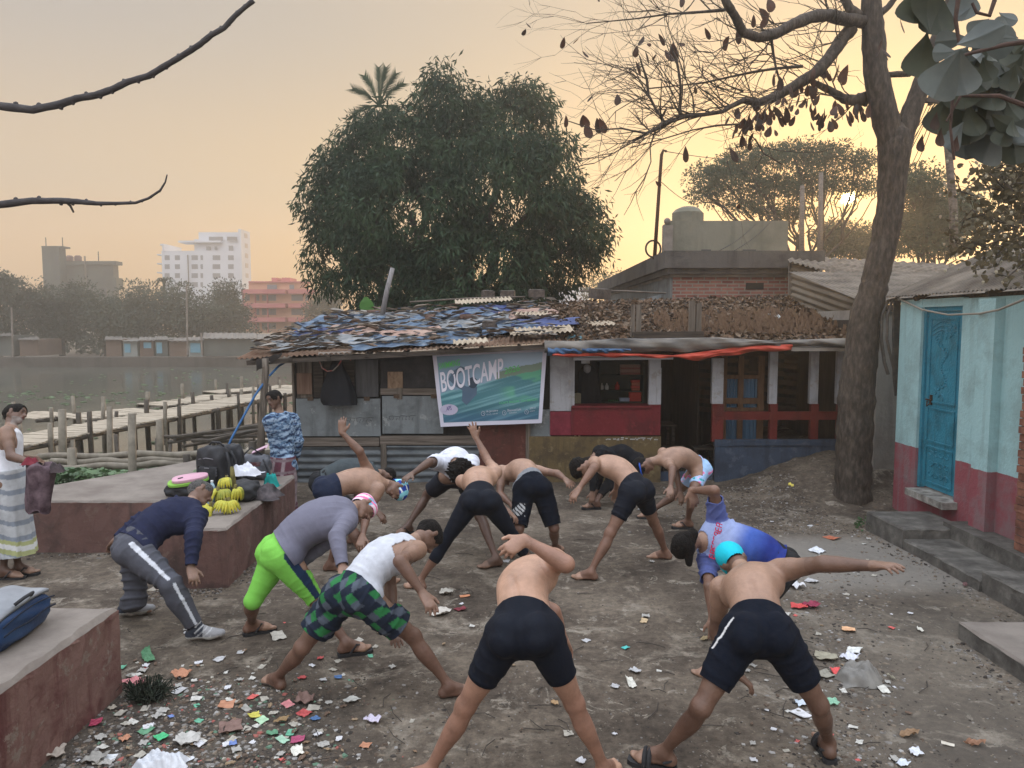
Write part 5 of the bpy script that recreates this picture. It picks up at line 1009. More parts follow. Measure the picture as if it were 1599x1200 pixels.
# ------------------------------------------------------------------ far bank
YF2 = 66.0
FARL = pmat('far_leaf', (.04,.052,.038), (.075,.09,.06), scale=.25, rough=.7, trans=.15)
def far_tree(px, Y, ells, lab, seed, n=120):
    t = umbrella_tree(px, Y, lab, ells, seed, n, 1.1, name='bank_tree', leaf=.27, per=85, mat=FARL, trunk=(.3,.22), shell=.15); t['group'] = 'trees on the far bank'; return t
far_tree(20, 70, [(15,480,40,45), (40,470,30,30), (5,520,40,40)], 'leftmost tree on the far bank, at the edge of the picture', 1, 110)
far_tree(95, 72, [(90,475,45,32), (110,500,50,42), (70,510,40,35), (125,455,25,18)], 'broad tree below the grey building on the far bank', 2, 160)
far_tree(165, 71, [(165,500,38,38), (185,515,35,30), (150,480,25,25)], 'dark low tree between the two left far buildings', 3, 110)
far_tree(225, 74, [(220,475,42,30), (240,500,50,38), (200,495,35,30)], 'rounded tree left below the white tower', 4, 150)
far_tree(290, 73, [(285,480,45,32), (305,505,45,35), (265,460,25,18), (340,500,35,32)], 'bushy tree right in front of the white tower', 5, 150)
far_tree(355, 76, [(350,465,28,22), (360,495,30,32)], 'paler tree left of the pink building', 6, 90)
far_tree(505, 90, [(500,490,25,30), (515,470,20,25)], 'faint tree between the pink building and the mango tree', 7, 90)
far_tree(-10, 68, [(-10,440,14,12), (3,450,14,18)], 'palm-like tree top at the left edge above the far bank', 8, 40)
t = empty('bank_palm', (at(258, 500, 80).x, 80, -.6)); tag(t, 'small palm head rising above the trees before the white tower', 'palm'); m = MB(); c = at(256, 443, 80); m.tube([(c.x, 80, -.6), c], [.2,.15], 6); put(t, m, 'trunk', BARKD)
m = MB()
for k in range(10):
    a = k*.628; e = c + Vector((1.3*math.cos(a), .8*math.sin(a), .3+.3*math.sin(k))); m.slab(lambda u, v: c.lerp(e, u) + Vector((0, 0, .5*math.sin(math.pi*u) - .3*u)) + Vector((-math.sin(a), math.cos(a), 0))*(v-.5)*.25, 6, 1, .01)
put(t, m, 'fronds', FARL)
# far buildings
def bwin(t, rects, Y, mat, name='window', frame=None, dep=.12):
    for (x0, y0, x1, y1) in rects:
        m = MB(); bx(m, x0, y0, x1, y1, Y-.03, dep); f = put(t, m, name, mat)
Y1 = 118; GREYB = paint_stain('far_grey_concrete', (.09,.10,.085), (.07,.08,.07), (.05,.055,.05), scale=.3); DW = pmat('far_window', (.045,.05,.055), rough=.3)
t = empty('grey_building', (at(125, 500, Y1).x, Y1, -.5)); tag(t, 'unfinished grey concrete building with a stair tower on the far bank', 'building')
m = MB(); bx(m, 102, 413, 180, 500, Y1, 1.6); put(t, m, 'wall', GREYB); m = MB(); bx(m, 65, 386, 97, 500, Y1-2, 1.8); bx(m, 64.5, 384.5, 98, 387, Y1-2.1, 2); put(t, m, 'stair_tower', GREYB)
m = MB(); bx(m, 101, 408, 181, 413.5, Y1-.4, 2); bx(m, 172, 434, 182, 451, Y1-.5, 2); put(t, m, 'balcony', GREYB)
for x in (104, 117): m = MB(); c = at(x+5, 408, Y1+3); m.lathe((c.x, c.y, c.z), [(.55,0),(.55,.7),(.3,.9)], 12); put(t, m, 'roof_tank', pmat('far_tank', (.15,.08,.07)))
bwin(t, [(86,401,92,415), (86,431,93,438), (137,450,146,462), (158,450,167,462)], Y1-2, DW); m = MB(); bx(m, 131, 400, 134, 470, Y1-.6, .5); put(t, m, 'drain_pipe', CONC)
for k in range(3): m = MB(); c = at((72,98,154)[k], (386,386,408)[k], Y1+2); m.tube([c, c + Vector((0,0,1.5))], .08, 4); put(t, m, 'rebar', BARKD)
Y2 = 150; WHB = pmat('far_white_render', (.50,.53,.58), (.56,.59,.64), scale=.3)
t = empty('white_tower', (at(320, 500, Y2).x, Y2, -.5)); tag(t, 'white ten-storey apartment tower on the far bank', 'building')
m = MB(); bx(m, 252, 392, 376, 500, Y2, 5.2); bx(m, 303, 374, 376, 392, Y2+.4, 4.6); bx(m, 310, 363, 376, 374, Y2+.8, 4); put(t, m, 'wall', WHB)
m = MB(); X0 = at(376.5, 400, Y2).x; Zt = at(0, 362, Y2+1.5).z; m.box(X0-.4, X0+.15, Y2-.2, Y2+5, -.5, Zt+.3); put(t, m, 'side_wing', WHB); m = MB(); bx(m, 278, 376, 345, 379, Y2-.5, 4); bx(m, 250, 381, 253.5, 384, Y2-.3, 4); bx(m, 253, 381, 256, 392, Y2-.3, 8); put(t, m, 'roof_canopy', WHB)
rects = []
for y in (399, 413, 427, 441): rects += [(x, y, x+w, y+7.5) for x, w in ((257,8),(273,8),(299,10),(313,4),(332,12),(356,9))]
rects += [(322,385,329,391), (335,385,339,391), (357,384,364,392), (326,370,348,376), (354,370,370,376)]
bwin(t, rects, Y2, pmat('far_window_grey', (.16,.17,.19), rough=.3)); 
m = MB()
for y in (397, 411, 425): bx(m, 245, y, 252, y+2, Y2+1, 3); 
put(t, m, 'balcony', WHB); m = MB(); bx(m, 292.5, 398, 294, 450, Y2-.4, .5); put(t, m, 'drain_pipe', CONC)
for y in (370, 385, 400, 415, 430): m = MB(); p = at(384, y, Y2+8); m.box(X0+.1, X0+.2, Y2+1.8, Y2+3.4, p.z-.9, p.z); put(t, m, 'window', pmat('far_window_tan', (.4,.36,.32)))
Y3 = 95; PKB = pmat('far_pink_render', (.42,.14,.14), (.48,.18,.175), scale=.4); PEA = pmat('far_peach_render', (.50,.29,.20), (.56,.34,.24), scale=.4)
t = empty('pink_building', (at(430, 500, Y3).x, Y3, -.5)); tag(t, 'pink and peach flats with balconies on the far bank', 'building')
m = MB(); bx(m, 379, 455, 480, 520, Y3, 3); bx(m, 388, 441, 476, 455, Y3+.5, 2); put(t, m, 'wall', PEA)
for y in (452, 474, 496):
    m = MB(); bx(m, 376, y, 445, y+7, Y3-1.2, 2); bx(m, 450, y, 488, y+7, Y3-.9, 2); bx(m, 445, y+1, 450, y+6, Y3-.1, 1); put(t, m, 'balcony', PKB)
for x in (378, 397, 416): m = MB(); bx(m, x, 455, x+2.5, 520, Y3-.9, .5); put(t, m, 'pillar', PKB)
rects = [(x, y, x+w, y+9) for y in (461, 483, 505) for x, w in ((383,7),(400,5),(409,22),(455,18),(477,5))] + [(417,445,432,452), (452,445,459,452)]
bwin(t, rects, Y3, pmat('far_window_grey', (.16,.17,.19), rough=.3)); m = MB(); bx(m, 424, 434, 433, 441, Y3+2, 3); bx(m, 440, 434, 453, 441, Y3+2, 3); bx(m, 388, 439.5, 477, 441.5, Y3+.2, 3); put(t, m, 'roof_room', PKB)
# huts along the far bank, retaining wall
t = MB(); t.box(-62, -12, 63.2, 64.0, -1.9, -.35); tag(t.build('embankment_wall', paint_stain('wet_embankment', (.10,.09,.08), (.08,.07,.062), (.05,.045,.04), scale=.5)), 'long low brown embankment wall on the far shore', 'wall')
HUTM = [pmat('hut_a', (.12,.085,.07), (.18,.13,.10), scale=.6), pmat('hut_b', (.18,.20,.19), (.26,.28,.27), scale=.6), pmat('hut_c', (.08,.09,.085), (.12,.13,.12), scale=.6)]
SKYB = pmat('sky_blue_tin', (.13,.30,.40), (.18,.36,.45), scale=2)
huts = [(165,530,190,553,'low brown hut at the left end of the hut row',0,None), (192,532,215,553,'small pale hut second in the row',1,(194,537,204,551)), (218,531,240,553,'hut with a small blue window in the hut row',0,(224,535,236,544)), (242,530,262,553,'hut with a tall blue door left of the pole',2,(244,535,253,552)), (264,532,292,553,'wide dark hut left of the blue fronted hut',0,None), (294,531,316,553,'hut with a bright blue front near the thin pole',1,(297,536,313,551)), (318,528,400,552,'long hut with a wide pale roof on the far bank',2,None), (402,530,470,553,'hut below the pink building near the shack roof',0,None), (-20,524,20,552,'hut under the trees at the left edge',2,None), (30,530,60,552,'low dim hut under the left trees',0,None)]
for (x0, y0, x1, y1, lab, mi, blue) in huts:
    t = empty('bank_hut', (at((x0+x1)/2, 550, YF2).x, YF2, -.5)); tag(t, lab, 'hut', 'huts on the far bank'); m = MB(); bx(m, x0, y0, x1, y1+4, YF2, 3.5); put(t, m, 'wall', HUTM[mi])
    m = MB(); a, b = at(x0-2, y0+1, YF2-.4), at(x1+2, y0+1, YF2-.4); c_, d_ = at(x0, y0-4.5 if x1-x0 < 60 else y0-8, YF2+3), at(x1, y0-4.5 if x1-x0 < 60 else y0-8, YF2+3); corrugated(m, a, b, c_, d_, pitch=.5, amp=.03); put(t, m, 'roof', pmat('far_roof', (.11,.10,.09), (.18,.165,.15), scale=.5))
    if blue: m = MB(); bx(m, *blue, YF2-.06, .1); put(t, m, 'door', SKYB)
for k, (x, y0, y1, lab) in enumerate(((293, 445, 555, 'tall thin pole on the far bank before the white tower'), (20, 480, 560, 'thin pole among the left trees'), (316, 520, 555, 'short pole at the edge of the hut row'))):
    m = MB(); m.tube([at(x, y1, 64.6), at(x-2, y0, 64.6)], .08, 6); tag(m.build('bank_pole', CONC), lab, 'pole')
m = MB(); m.box(-2, 10, 96, 110, 0, 7.2); tag(m.build('distant_building', WHB), 'pale hazy building beyond the right edge of the mango tree', 'building')
# leafy hedge mass far behind everything on the bank
cl = [(random.Random(k).uniform(-75, -15), 78 + (k % 7)*1.2, -.3 + (k % 5)*.55, 1.3) for k in range(150)]; V, F = leaf_cloud(cl, 60, .45, 9, droop=.2, aspect=.5); tag(mesh_obj('bank_undergrowth', V, F, FARL), 'dark mass of undergrowth behind the huts', 'undergrowth', kind='stuff')

# ------------------------------------------------------------------ bamboo jetty and rails
BAM = pmat('grey_bamboo', (.13,.112,.088), (.235,.21,.168), scale=6, rough=.75, bump=.02); BAMD = pmat('wet_bamboo', (.035,.03,.025), (.085,.07,.055), scale=6, rough=.7, bump=.03); BAMT = pmat('bleached_bamboo_strips', (.28,.24,.19), (.46,.41,.33), scale=3, rough=.9, bump=.05, stretch=(1,8,1))
def jetty(name, pts, w, lab, seed, z=0.0, posts=True, plank=.16):
    t = empty(name, (pts[0][0], pts[0][1], WATER)); tag(t, lab, 'jetty'); r = random.Random(seed); m = MB(); pl = []
    for a, b in zip(pts, pts[1:]):
        a, b = Vector((a[0], a[1], z)), Vector((b[0], b[1], z)); d = (b-a).normalized(); s = Vector((d.y, -d.x, 0)); L = (b-a).length; n = int(L/plank)
        for i in range(n):
            c = a + d*(i+.5)*L/n; ww = w*r.uniform(.96, 1.06); o = r.uniform(-.05,.05); m.bar(c - s*(ww/2-o) + Vector((0,0,r.uniform(-.012,.012))), c + s*(ww/2+o) + Vector((0,0,r.uniform(-.012,.012))), plank*.86, .03)
    put(t, m, 'deck', BAMT)
    m = MB()
    for sg in (-1, 1):
        for a, b in zip(pts, pts[1:]):
            a, b = Vector((a[0], a[1], z-.06)), Vector((b[0], b[1], z-.06)); d = (b-a).normalized(); s = Vector((d.y, -d.x, 0))*sg*w*.47; m.tube([a+s, (a+b)/2+s+Vector((0,0,-.02)), b+s], .05, 7)
    put(t, m, 'side_beam', BAMD)
    for a, b in zip(pts, pts[1:]):
        a, b = Vector((a[0], a[1], z)), Vector((b[0], b[1], z)); d = (b-a).normalized(); s = Vector((d.y, -d.x, 0)); L = (b-a).length; n = int(L/1.05)
        for i in range(n):
            for sg in (-1, 1):
                c = a + d*(i+r.uniform(.2,.8))*L/n + s*sg*w*.52; hh = r.uniform(.10,.50) if r.random() < .7 else r.uniform(.0,.15); m = MB(); rad = r.uniform(.045,.075); m.tube([(c.x+r.uniform(-.06,.06), c.y, WATER-.6), (c.x, c.y, z-.05), (c.x+r.uniform(-.03,.03), c.y, z+hh)], [rad, rad*.95, rad*.9], 8); put(t, m, 'pile', BAM if (hh > .15 and r.random() < .65) else BAMD, True)
    return t
def gxy(px, py, z): p = gr(px, py, z); return (p.x, p.y)
jetty('bamboo_jetty', [gxy(-30, 700, 0), gxy(120, 672, 0), gxy(280, 643, 0), gxy(400, 619, 0), gxy(480, 604, 0)], 1.35, 'long bamboo jetty crossing the pond from left toward the shack', 3)
jetty('bamboo_jetty', [gxy(110, 653, 0), gxy(232, 640, 0)], 1.5, 'small bamboo platform behind the left part of the long jetty', 4)
jetty('bamboo_jetty', [gxy(232, 633, 0), gxy(300, 626, 0), gxy(345, 617, 0)], 1.2, 'narrow bamboo walkway behind the middle of the long jetty', 5)
jetty('bamboo_jetty', [gxy(330, 613, 0), gxy(460, 603, 0)], 1.2, 'farthest bamboo walkway reaching behind the shack', 6)
jetty('bamboo_jetty', [gxy(30, 652, -.1), gxy(95, 645, -.1)], 1.6, 'low bamboo landing behind the bearded onlooker', 7, z=-.1)
# near rails
t = empty('bamboo_rail', (-6, 12.0, -1)); tag(t, 'horizontal bamboo rail fence on posts behind the ledge', 'fence')
for k, (a, b, rr_) in enumerate((((60, 714, 12.6), (430, 706, 12.2), .055), ((80, 722, 12.4), (300, 718, 12.3), .05), ((80, 732, 12.2), (330, 722, 12.3), .055), ((250, 718, 12.4), (420, 712, 12.4), .045))):
    m = MB(); p, q = at(*a), at(*b); n = 14; m.tube([p.lerp(q, i/n) + Vector((0,0,.02*math.sin(i*1.3+k))) for i in range(n+1)], [rr_*(1.12 if i % 3 == 0 else 1) for i in range(n+1)], 8); put(t, m, 'rail', BAM, True)
for (x, y0, y1, Y, rad, dk) in ((113,700,752,12.3,.075,0), (207,646,760,12.0,.065,0), (172,636,715,12.8,.05,0), (169,738,758,12.3,.07,1), (250,656,700,13.0,.06,0), (292,710,735,12.1,.06,1), (372,705,735,12.2,.07,1), (226,735,752,12.2,.06,0), (252,728,752,12.3,.05,1), (395,690,735,12.3,.07,1), (98,640,700,13.5,.07,0)):
    m = MB(); p, q = at(x, y1, Y), at(x-1, y0, Y); m.tube([Vector((p.x, p.y, -1.8)), p, q], [rad, rad, rad*.95], 9); put(t, m, 'post', BAMD if dk else BAM, True)
r = random.Random(12)
for k in range(34):
    x = r.uniform(90, 440); Y = r.uniform(13, 17); m = MB(); z = r.uniform(-.35, -.05); c = at(x, 600, Y); m.tube([(c.x, Y, -1.8), (c.x+r.uniform(-.1,.1), Y, z)], r.uniform(.04,.08), 7); put(t, m, 'post', BAMD if k % 3 else BAM, True)
for k in range(9):
    a = at(r.uniform(240, 330), r.uniform(680, 705), r.uniform(14, 16)); b = at(r.uniform(370, 450), r.uniform(655, 690), r.uniform(14, 17)); m = MB(); m.tube([a, (a+b)/2, b], .035, 6); put(t, m, 'loose_pole', BAMD)
o = MB(); a = at(395, 700, 13.5); o.slab(lambda u, v: Vector((-5.6+1.4*u, 13+3.2*v, -.55+.5*v)), 10, 10, .03); tag(o.build('mat_platform', BAMT), 'slanting woven mat lying on the bank beside the eave pole', 'mat')
# water hyacinth
HYL = pmat('hyacinth_leaf', (.045,.10,.04), (.11,.19,.08), scale=2, rough=.45, trans=.2, spec=.5)
r = random.Random(14); m = MB()
for k in range(11000):
    Y = 9.3 + 9*r.random()**1.5; x = r.uniform(-9.8, -4.0)
    if r.random() < .15: Y = r.uniform(14, 19)
    z = max(WATER, float(ground_h(x, Y)), .30 - (Y-9.8)*.19 if Y < 14.5 else -9) + r.uniform(.0, .16) + .06*math.sin(x*3)*math.sin(Y*2.1); s = r.uniform(.028, .062); nx, ny = r.uniform(-.8,.8), r.uniform(-.8,.8); n_ = Vector((nx, ny, 1)).normalized(); a = n_.orthogonal().normalized(); b = n_.cross(a); c = Vector((x, Y, z))
    m.add([c + (a*math.cos(q)+b*math.sin(q)*.85)*s for q in np.linspace(0, 2*math.pi, 7)[:-1]], [(0,1,2,3,4,5)])
    if k % 4 == 0: m.tube([c, c - Vector((nx*.05, ny*.05, .3))], .006, 3, cap=False)
mud = MB(); mud.grid(lambda u, v: Vector((-10+6.2*u, 8.6+6.0*v, .30 - 1.14*v + .12*math.sin(u*14+v*3))), 40, 30); tag(mud.build('bank_mud', CONCD if False else pmat('bank_soil', (.03,.03,.02), (.06,.055,.035), scale=5)), kind='structure')
tag(m.build('water_hyacinth', HYL), 'mat of green water hyacinth leaves behind the ledge', 'water plants', kind='stuff')
r = random.Random(15); m = MB()
for k in range(500):
    x, Y = r.uniform(-30, -9), r.choice([r.uniform(33, 40), r.uniform(20, 60)]); c = Vector((x, Y, WATER+.02)); m.blob(c, r.uniform(.03,.12), r, 3, 5, .2, (1.5,1,.3))
tag(m.build('floating_weed', HYL), 'specks of weed floating on the pond', 'water plants', kind='stuff')

# ------------------------------------------------------------------ people: implicit surfaces meshed with surface nets
def nrm(v): v = Vector(v); return v.normalized() if v.length > 1e-9 else Vector((0, 0, 1))
class Field:
    def __init__(s): s.p = []
    def seg(s, a, b, prof, k=.025, flat=None, sub=False):
        """tapered limb from a to b; flat=(axis, factor) squeezes it along axis"""
        if not isinstance(prof, (list, tuple)): prof = [prof, prof]
        s.p.append((np.array(a, float), np.array(b, float), np.array(prof, float), k, None if flat is None else (np.array(nrm(flat[0])), flat[1]), sub)); return s
    def mesh(s, vox):
        lo = np.min([np.minimum(p[0], p[1]) - p[2].max() for p in s.p if not p[5]], axis=0) - .04
        hi = np.max([np.maximum(p[0], p[1]) + p[2].max() for p in s.p if not p[5]], axis=0) + .04
        n = np.ceil((hi - lo) / vox).astype(int) + 1
        D = np.ones(n, dtype=np.float32)
        ax = [lo[i] + vox*np.arange(n[i]) for i in range(3)]
        for a, b, prof, k, flat, sub in s.p:
            R = prof.max() + k + vox*2
            i0 = np.maximum(np.floor((np.minimum(a, b) - R - lo)/vox).astype(int), 0); i1 = np.minimum(np.ceil((np.maximum(a, b) + R - lo)/vox).astype(int) + 1, n)
            if (i1 <= i0).any(): continue
            X = ax[0][i0[0]:i1[0]][:, None, None] - a[0]; Y = ax[1][i0[1]:i1[1]][None, :, None] - a[1]; Z = ax[2][i0[2]:i1[2]][None, None, :] - a[2]
            ba = b - a; bb = max(ba @ ba, 1e-12)
            t = np.clip((X*ba[0] + Y*ba[1] + Z*ba[2])/bb, 0, 1)
            qx, qy, qz = X - t*ba[0], Y - t*ba[1], Z - t*ba[2]
            q2 = qx*qx + qy*qy + qz*qz
            if flat is not None:
                f, w = flat; c = qx*f[0] + qy*f[1] + qz*f[2]; q2 = q2 + (w*w - 1)*c*c
            d = np.sqrt(q2) - np.interp(t, np.linspace(0, 1, len(prof)), prof)
            if flat is not None:   # keep the field's slope near one across the squeezed side
                d = d / np.sqrt(1 + (flat[1]**2 - 1)*(c*c*flat[1]**2/np.maximum(q2, 1e-9)))
            sl = tuple(slice(i0[i], i1[i]) for i in range(3)); E = D[sl]
            if sub:
                h = np.clip(.5 - .5*(E + d)/k, 0, 1); D[sl] = E*(1-h) - d*h + k*h*(1-h)
            else:
                h = np.clip(.5 + .5*(E - d)/k, 0, 1); D[sl] = E*(1-h) + d*h - k*h*(1-h)
        return nets(D, lo, vox)
def nets(D, lo, vox):
    S = D < 0
    c = [S[i:S.shape[0]-1+i, j:S.shape[1]-1+j, k:S.shape[2]-1+k] for i in (0,1) for j in (0,1) for k in (0,1)]
    cnt = sum(x.astype(np.int8) for x in c); act = (cnt > 0) & (cnt < 8)
    I = np.argwhere(act); ids = np.full(act.shape, -1, np.int32); ids[act] = np.arange(len(I))
    V = np.empty((8, len(I)), np.float32); off = [(i,j,k) for i in (0,1) for j in (0,1) for k in (0,1)]
    for q, o in enumerate(off): V[q] = D[I[:,0]+o[0], I[:,1]+o[1], I[:,2]+o[2]]
    P = np.zeros((len(I), 3)); C = np.zeros(len(I))
    for a in range(8):
        for b in range(a+1, 8):
            oa, ob = np.array(off[a]), np.array(off[b])
            if abs(oa-ob).sum() != 1: continue
            m = (V[a] < 0) != (V[b] < 0); t = np.zeros(len(I)); t[m] = V[a][m]/(V[a][m]-V[b][m])
            P += m[:, None]*(oa + t[:, None]*(ob-oa)); C += m
    P = lo + (I + P/C[:, None])*vox
    F = []
    for ax in range(3):
        u, v = (ax+1) % 3, (ax+2) % 3
        A = np.take(S, range(S.shape[ax]-1), ax); B = np.take(S, range(1, S.shape[ax]), ax)
        E = np.argwhere(A != B)
        E = E[(E[:, u] > 0) & (E[:, v] > 0) & (E[:, u] < S.shape[u]-1) & (E[:, v] < S.shape[v]-1)]
        du = np.zeros(3, int); du[u] = 1; dv = np.zeros(3, int); dv[v] = 1
        g = lambda e: ids[e[:,0], e[:,1], e[:,2]]
        q = np.stack([g(E-du-dv), g(E-dv), g(E), g(E-du)], 1)
        s = S[E[:,0], E[:,1], E[:,2]]
        q[~s] = q[~s][:, ::-1]; F.append(q)
    return P, np.concatenate(F)

def solve(parent, px, L, sign, z0=None):
    """point on the pixel's ray at distance L from parent; sign + = far solution"""
    d = ray(*px).normalized(); w = CAMP - parent; b = d.dot(w); c = w.dot(w) - L*L; disc = b*b - c
    if disc <= 0: 
        p = CAMP + d*(-b); return parent + (p-parent).normalized()*L if (p-parent).length > 1.25*L else p
    return CAMP + d*(-b + math.sqrt(disc)*(1 if sign == '+' else -1))
def ik(a, b, l1, l2, px, tagname=''):
    """middle joint between a and b whose image is nearest to pixel px"""
    ab = b - a; D = ab.length
    if D >= (l1+l2)*.995:
        print('   stretch %s %.2f' % (tagname, D/(l1+l2))); 
        return a + ab*(l1/(l1+l2))
    u = ab/D; x = (D*D + l1*l1 - l2*l2)/(2*D); r = math.sqrt(max(l1*l1 - x*x, 0)); c = a + u*x
    e1 = u.orthogonal().normalized(); e2 = u.cross(e1); rd = ray(*px); best = None
    for i in range(72):
        t = 2*math.pi*i/72; p = c + (e1*math.cos(t) + e2*math.sin(t))*r; q = p - CAMP
        # project
        yc = q.y*CP - q.z*SP; zc = q.y*SP + q.z*CP
        e = (799.5 + FPX*q.x/yc - px[0])**2 + (600 - FPX*zc/yc - px[1])**2
        if best is None or e < best[0]: best = (e, p)
    return best[1]
def hand(F, wr, d, n, g, s=1.0, curl=.35, spread=.12, k=.006):
    """d direction of the hand, n back-of-hand normal, g thumb side"""
    d = nrm(d); n = Vector(n); n = nrm(n - d*n.dot(d)); lat = nrm(d.cross(n)); lat = lat if lat.dot(Vector(g)) > 0 else -lat
    F.seg(wr, wr + d*.03*s, [.027*s, .031*s], .02, (n, 1.5))
    F.seg(wr + d*.03*s, wr + d*.082*s, [.036*s, .041*s, .040*s], .015, (n, 2.5))
    for i, (o, L, r) in enumerate(((.029, .068, .0095), (.010, .078, .0098), (-.010, .072, .0095), (-.028, .056, .0085))):
        p = wr + d*(.082 - abs(i-1.2)*.004)*s + lat*o*s; dd = nrm(d + lat*(o*spread/.03)); c = curl*(.8 + .25*i)
        for m, f in enumerate((.42, .32, .26)):
            a = c*(m+.6)*.9; v = nrm(dd*math.cos(a) - n*math.sin(a)); q = p + v*L*f*s
            F.seg(p, q, [r*s*(1-.06*m), r*s*(1-.06*(m+1))], k); p = q
    p = wr + d*.022*s + lat*.026*s; v = nrm(d*.7 + lat*.75 - n*.2); q = p + v*.045*s
    F.seg(p, q, [.016*s, .0125*s], .012); F.seg(q, q + nrm(d*.9 + lat*.35 - n*.25)*.034*s, [.0115*s, .0095*s], k)
def foot(F, an, fd, z0, s=1.0, side=1, k=.01, shoe=0.0):
    fd = Vector(fd); fd.z = 0; fd = nrm(fd); lat = Vector((fd.y, -fd.x, 0))*side      # lat points to the big toe side
    Z = Vector((0, 0, 1)); g = Vector((an.x, an.y, z0)); e = shoe
    F.seg(g - fd*.035*s + Z*.036*s, g - fd*.02*s + Z*.05*s, [.034*s+e, .033*s+e], .02)
    F.seg(an - Z*.01, g + fd*.10*s + Z*.035*s + lat*.005, [.038*s+e, .037*s+e, .030*s+e], .03)
    F.seg(g - fd*.03*s + Z*.024*s, g + fd*.115*s + Z*.020*s, [.032*s+e, .034*s+e, .045*s+e], .02, (Z, 1.9))
    F.seg(g + fd*.10*s + Z*.026*s + lat*.02*s, g + fd*.12*s + Z*.022*s - lat*.022*s, [.024*s+e, .021*s+e], .02)
    if shoe:
        F.seg(g + fd*.10*s + Z*.032*s, g + fd*.175*s + Z*.028*s, [.040*s+e, .030*s+e], .02, (Z, 1.4)); return
    for i, (o, L, r, b) in enumerate(((.030, .058, .0145, .118), (.011, .052, .0105, .122), (-.005, .045, .0100, .118), (-.020, .038, .0095, .110), (-.034, .032, .0090, .098))):
        p = g + fd*b*s + lat*o*s + Z*.016*s; F.seg(p, p + fd*L*s + Z*(-.003)*s, [r*s, r*s*1.02], k*.7)

SKIN = pmat('skin', (0,0,0), attr=True, attr_mul=.26, scale=11, rough=.48, bump=.03, bscale=70, sss=.04, spec=.45)
SKIN_SOFT = SKIN
CLOTH = pmat('woven_cloth', (0,0,0), attr=True, attr_mul=.16, scale=16, rough=.95, bump=.05, bscale=26, spec=.15)
STRETCH = pmat('stretch_fabric', (0,0,0), attr=True, attr_mul=.07, scale=20, rough=.75, bump=.02, bscale=60, spec=.18)
HAIR = pmat('hair', (.004,.004,.004), (.016,.013,.012), scale=60, rough=.7, spec=.15, bump=.09, bscale=160)
HAIRG = pmat('greying_hair', (.02,.019,.018), (.16,.155,.15), scale=90, rough=.7, bump=.09, bscale=170)
RUBBER = pmat('black_rubber', (.012,.012,.014), (.03,.03,.033), rough=.7)
SOLEW = pmat('white_foam_sole', (.55,.55,.53), (.68,.68,.66), rough=.7)
def smoothstep(x): x = np.clip(x, 0, 1); return x*x*(3-2*x)
def segt(P, a, b):
    a, b = np.array(a), np.array(b); ba = b-a; t = np.clip(((P-a) @ ba)/max(ba@ba, 1e-9), 0, 1)
    return np.linalg.norm(P - a - t[:, None]*ba, axis=1), t
def snoise(P, f, seed=0):
    r = np.random.RandomState(seed); o = np.zeros(len(P)); tot = 0
    for i in range(6):
        d = r.normal(size=3); d /= np.linalg.norm(d); w = f*(1+.5*i); a = 1/(1+.35*i)
        o += a*np.sin(P@d*w + r.uniform(0, 6.28) + 1.3*np.sin(P@r.normal(size=3)*f*.6)); tot += a
    return o/tot

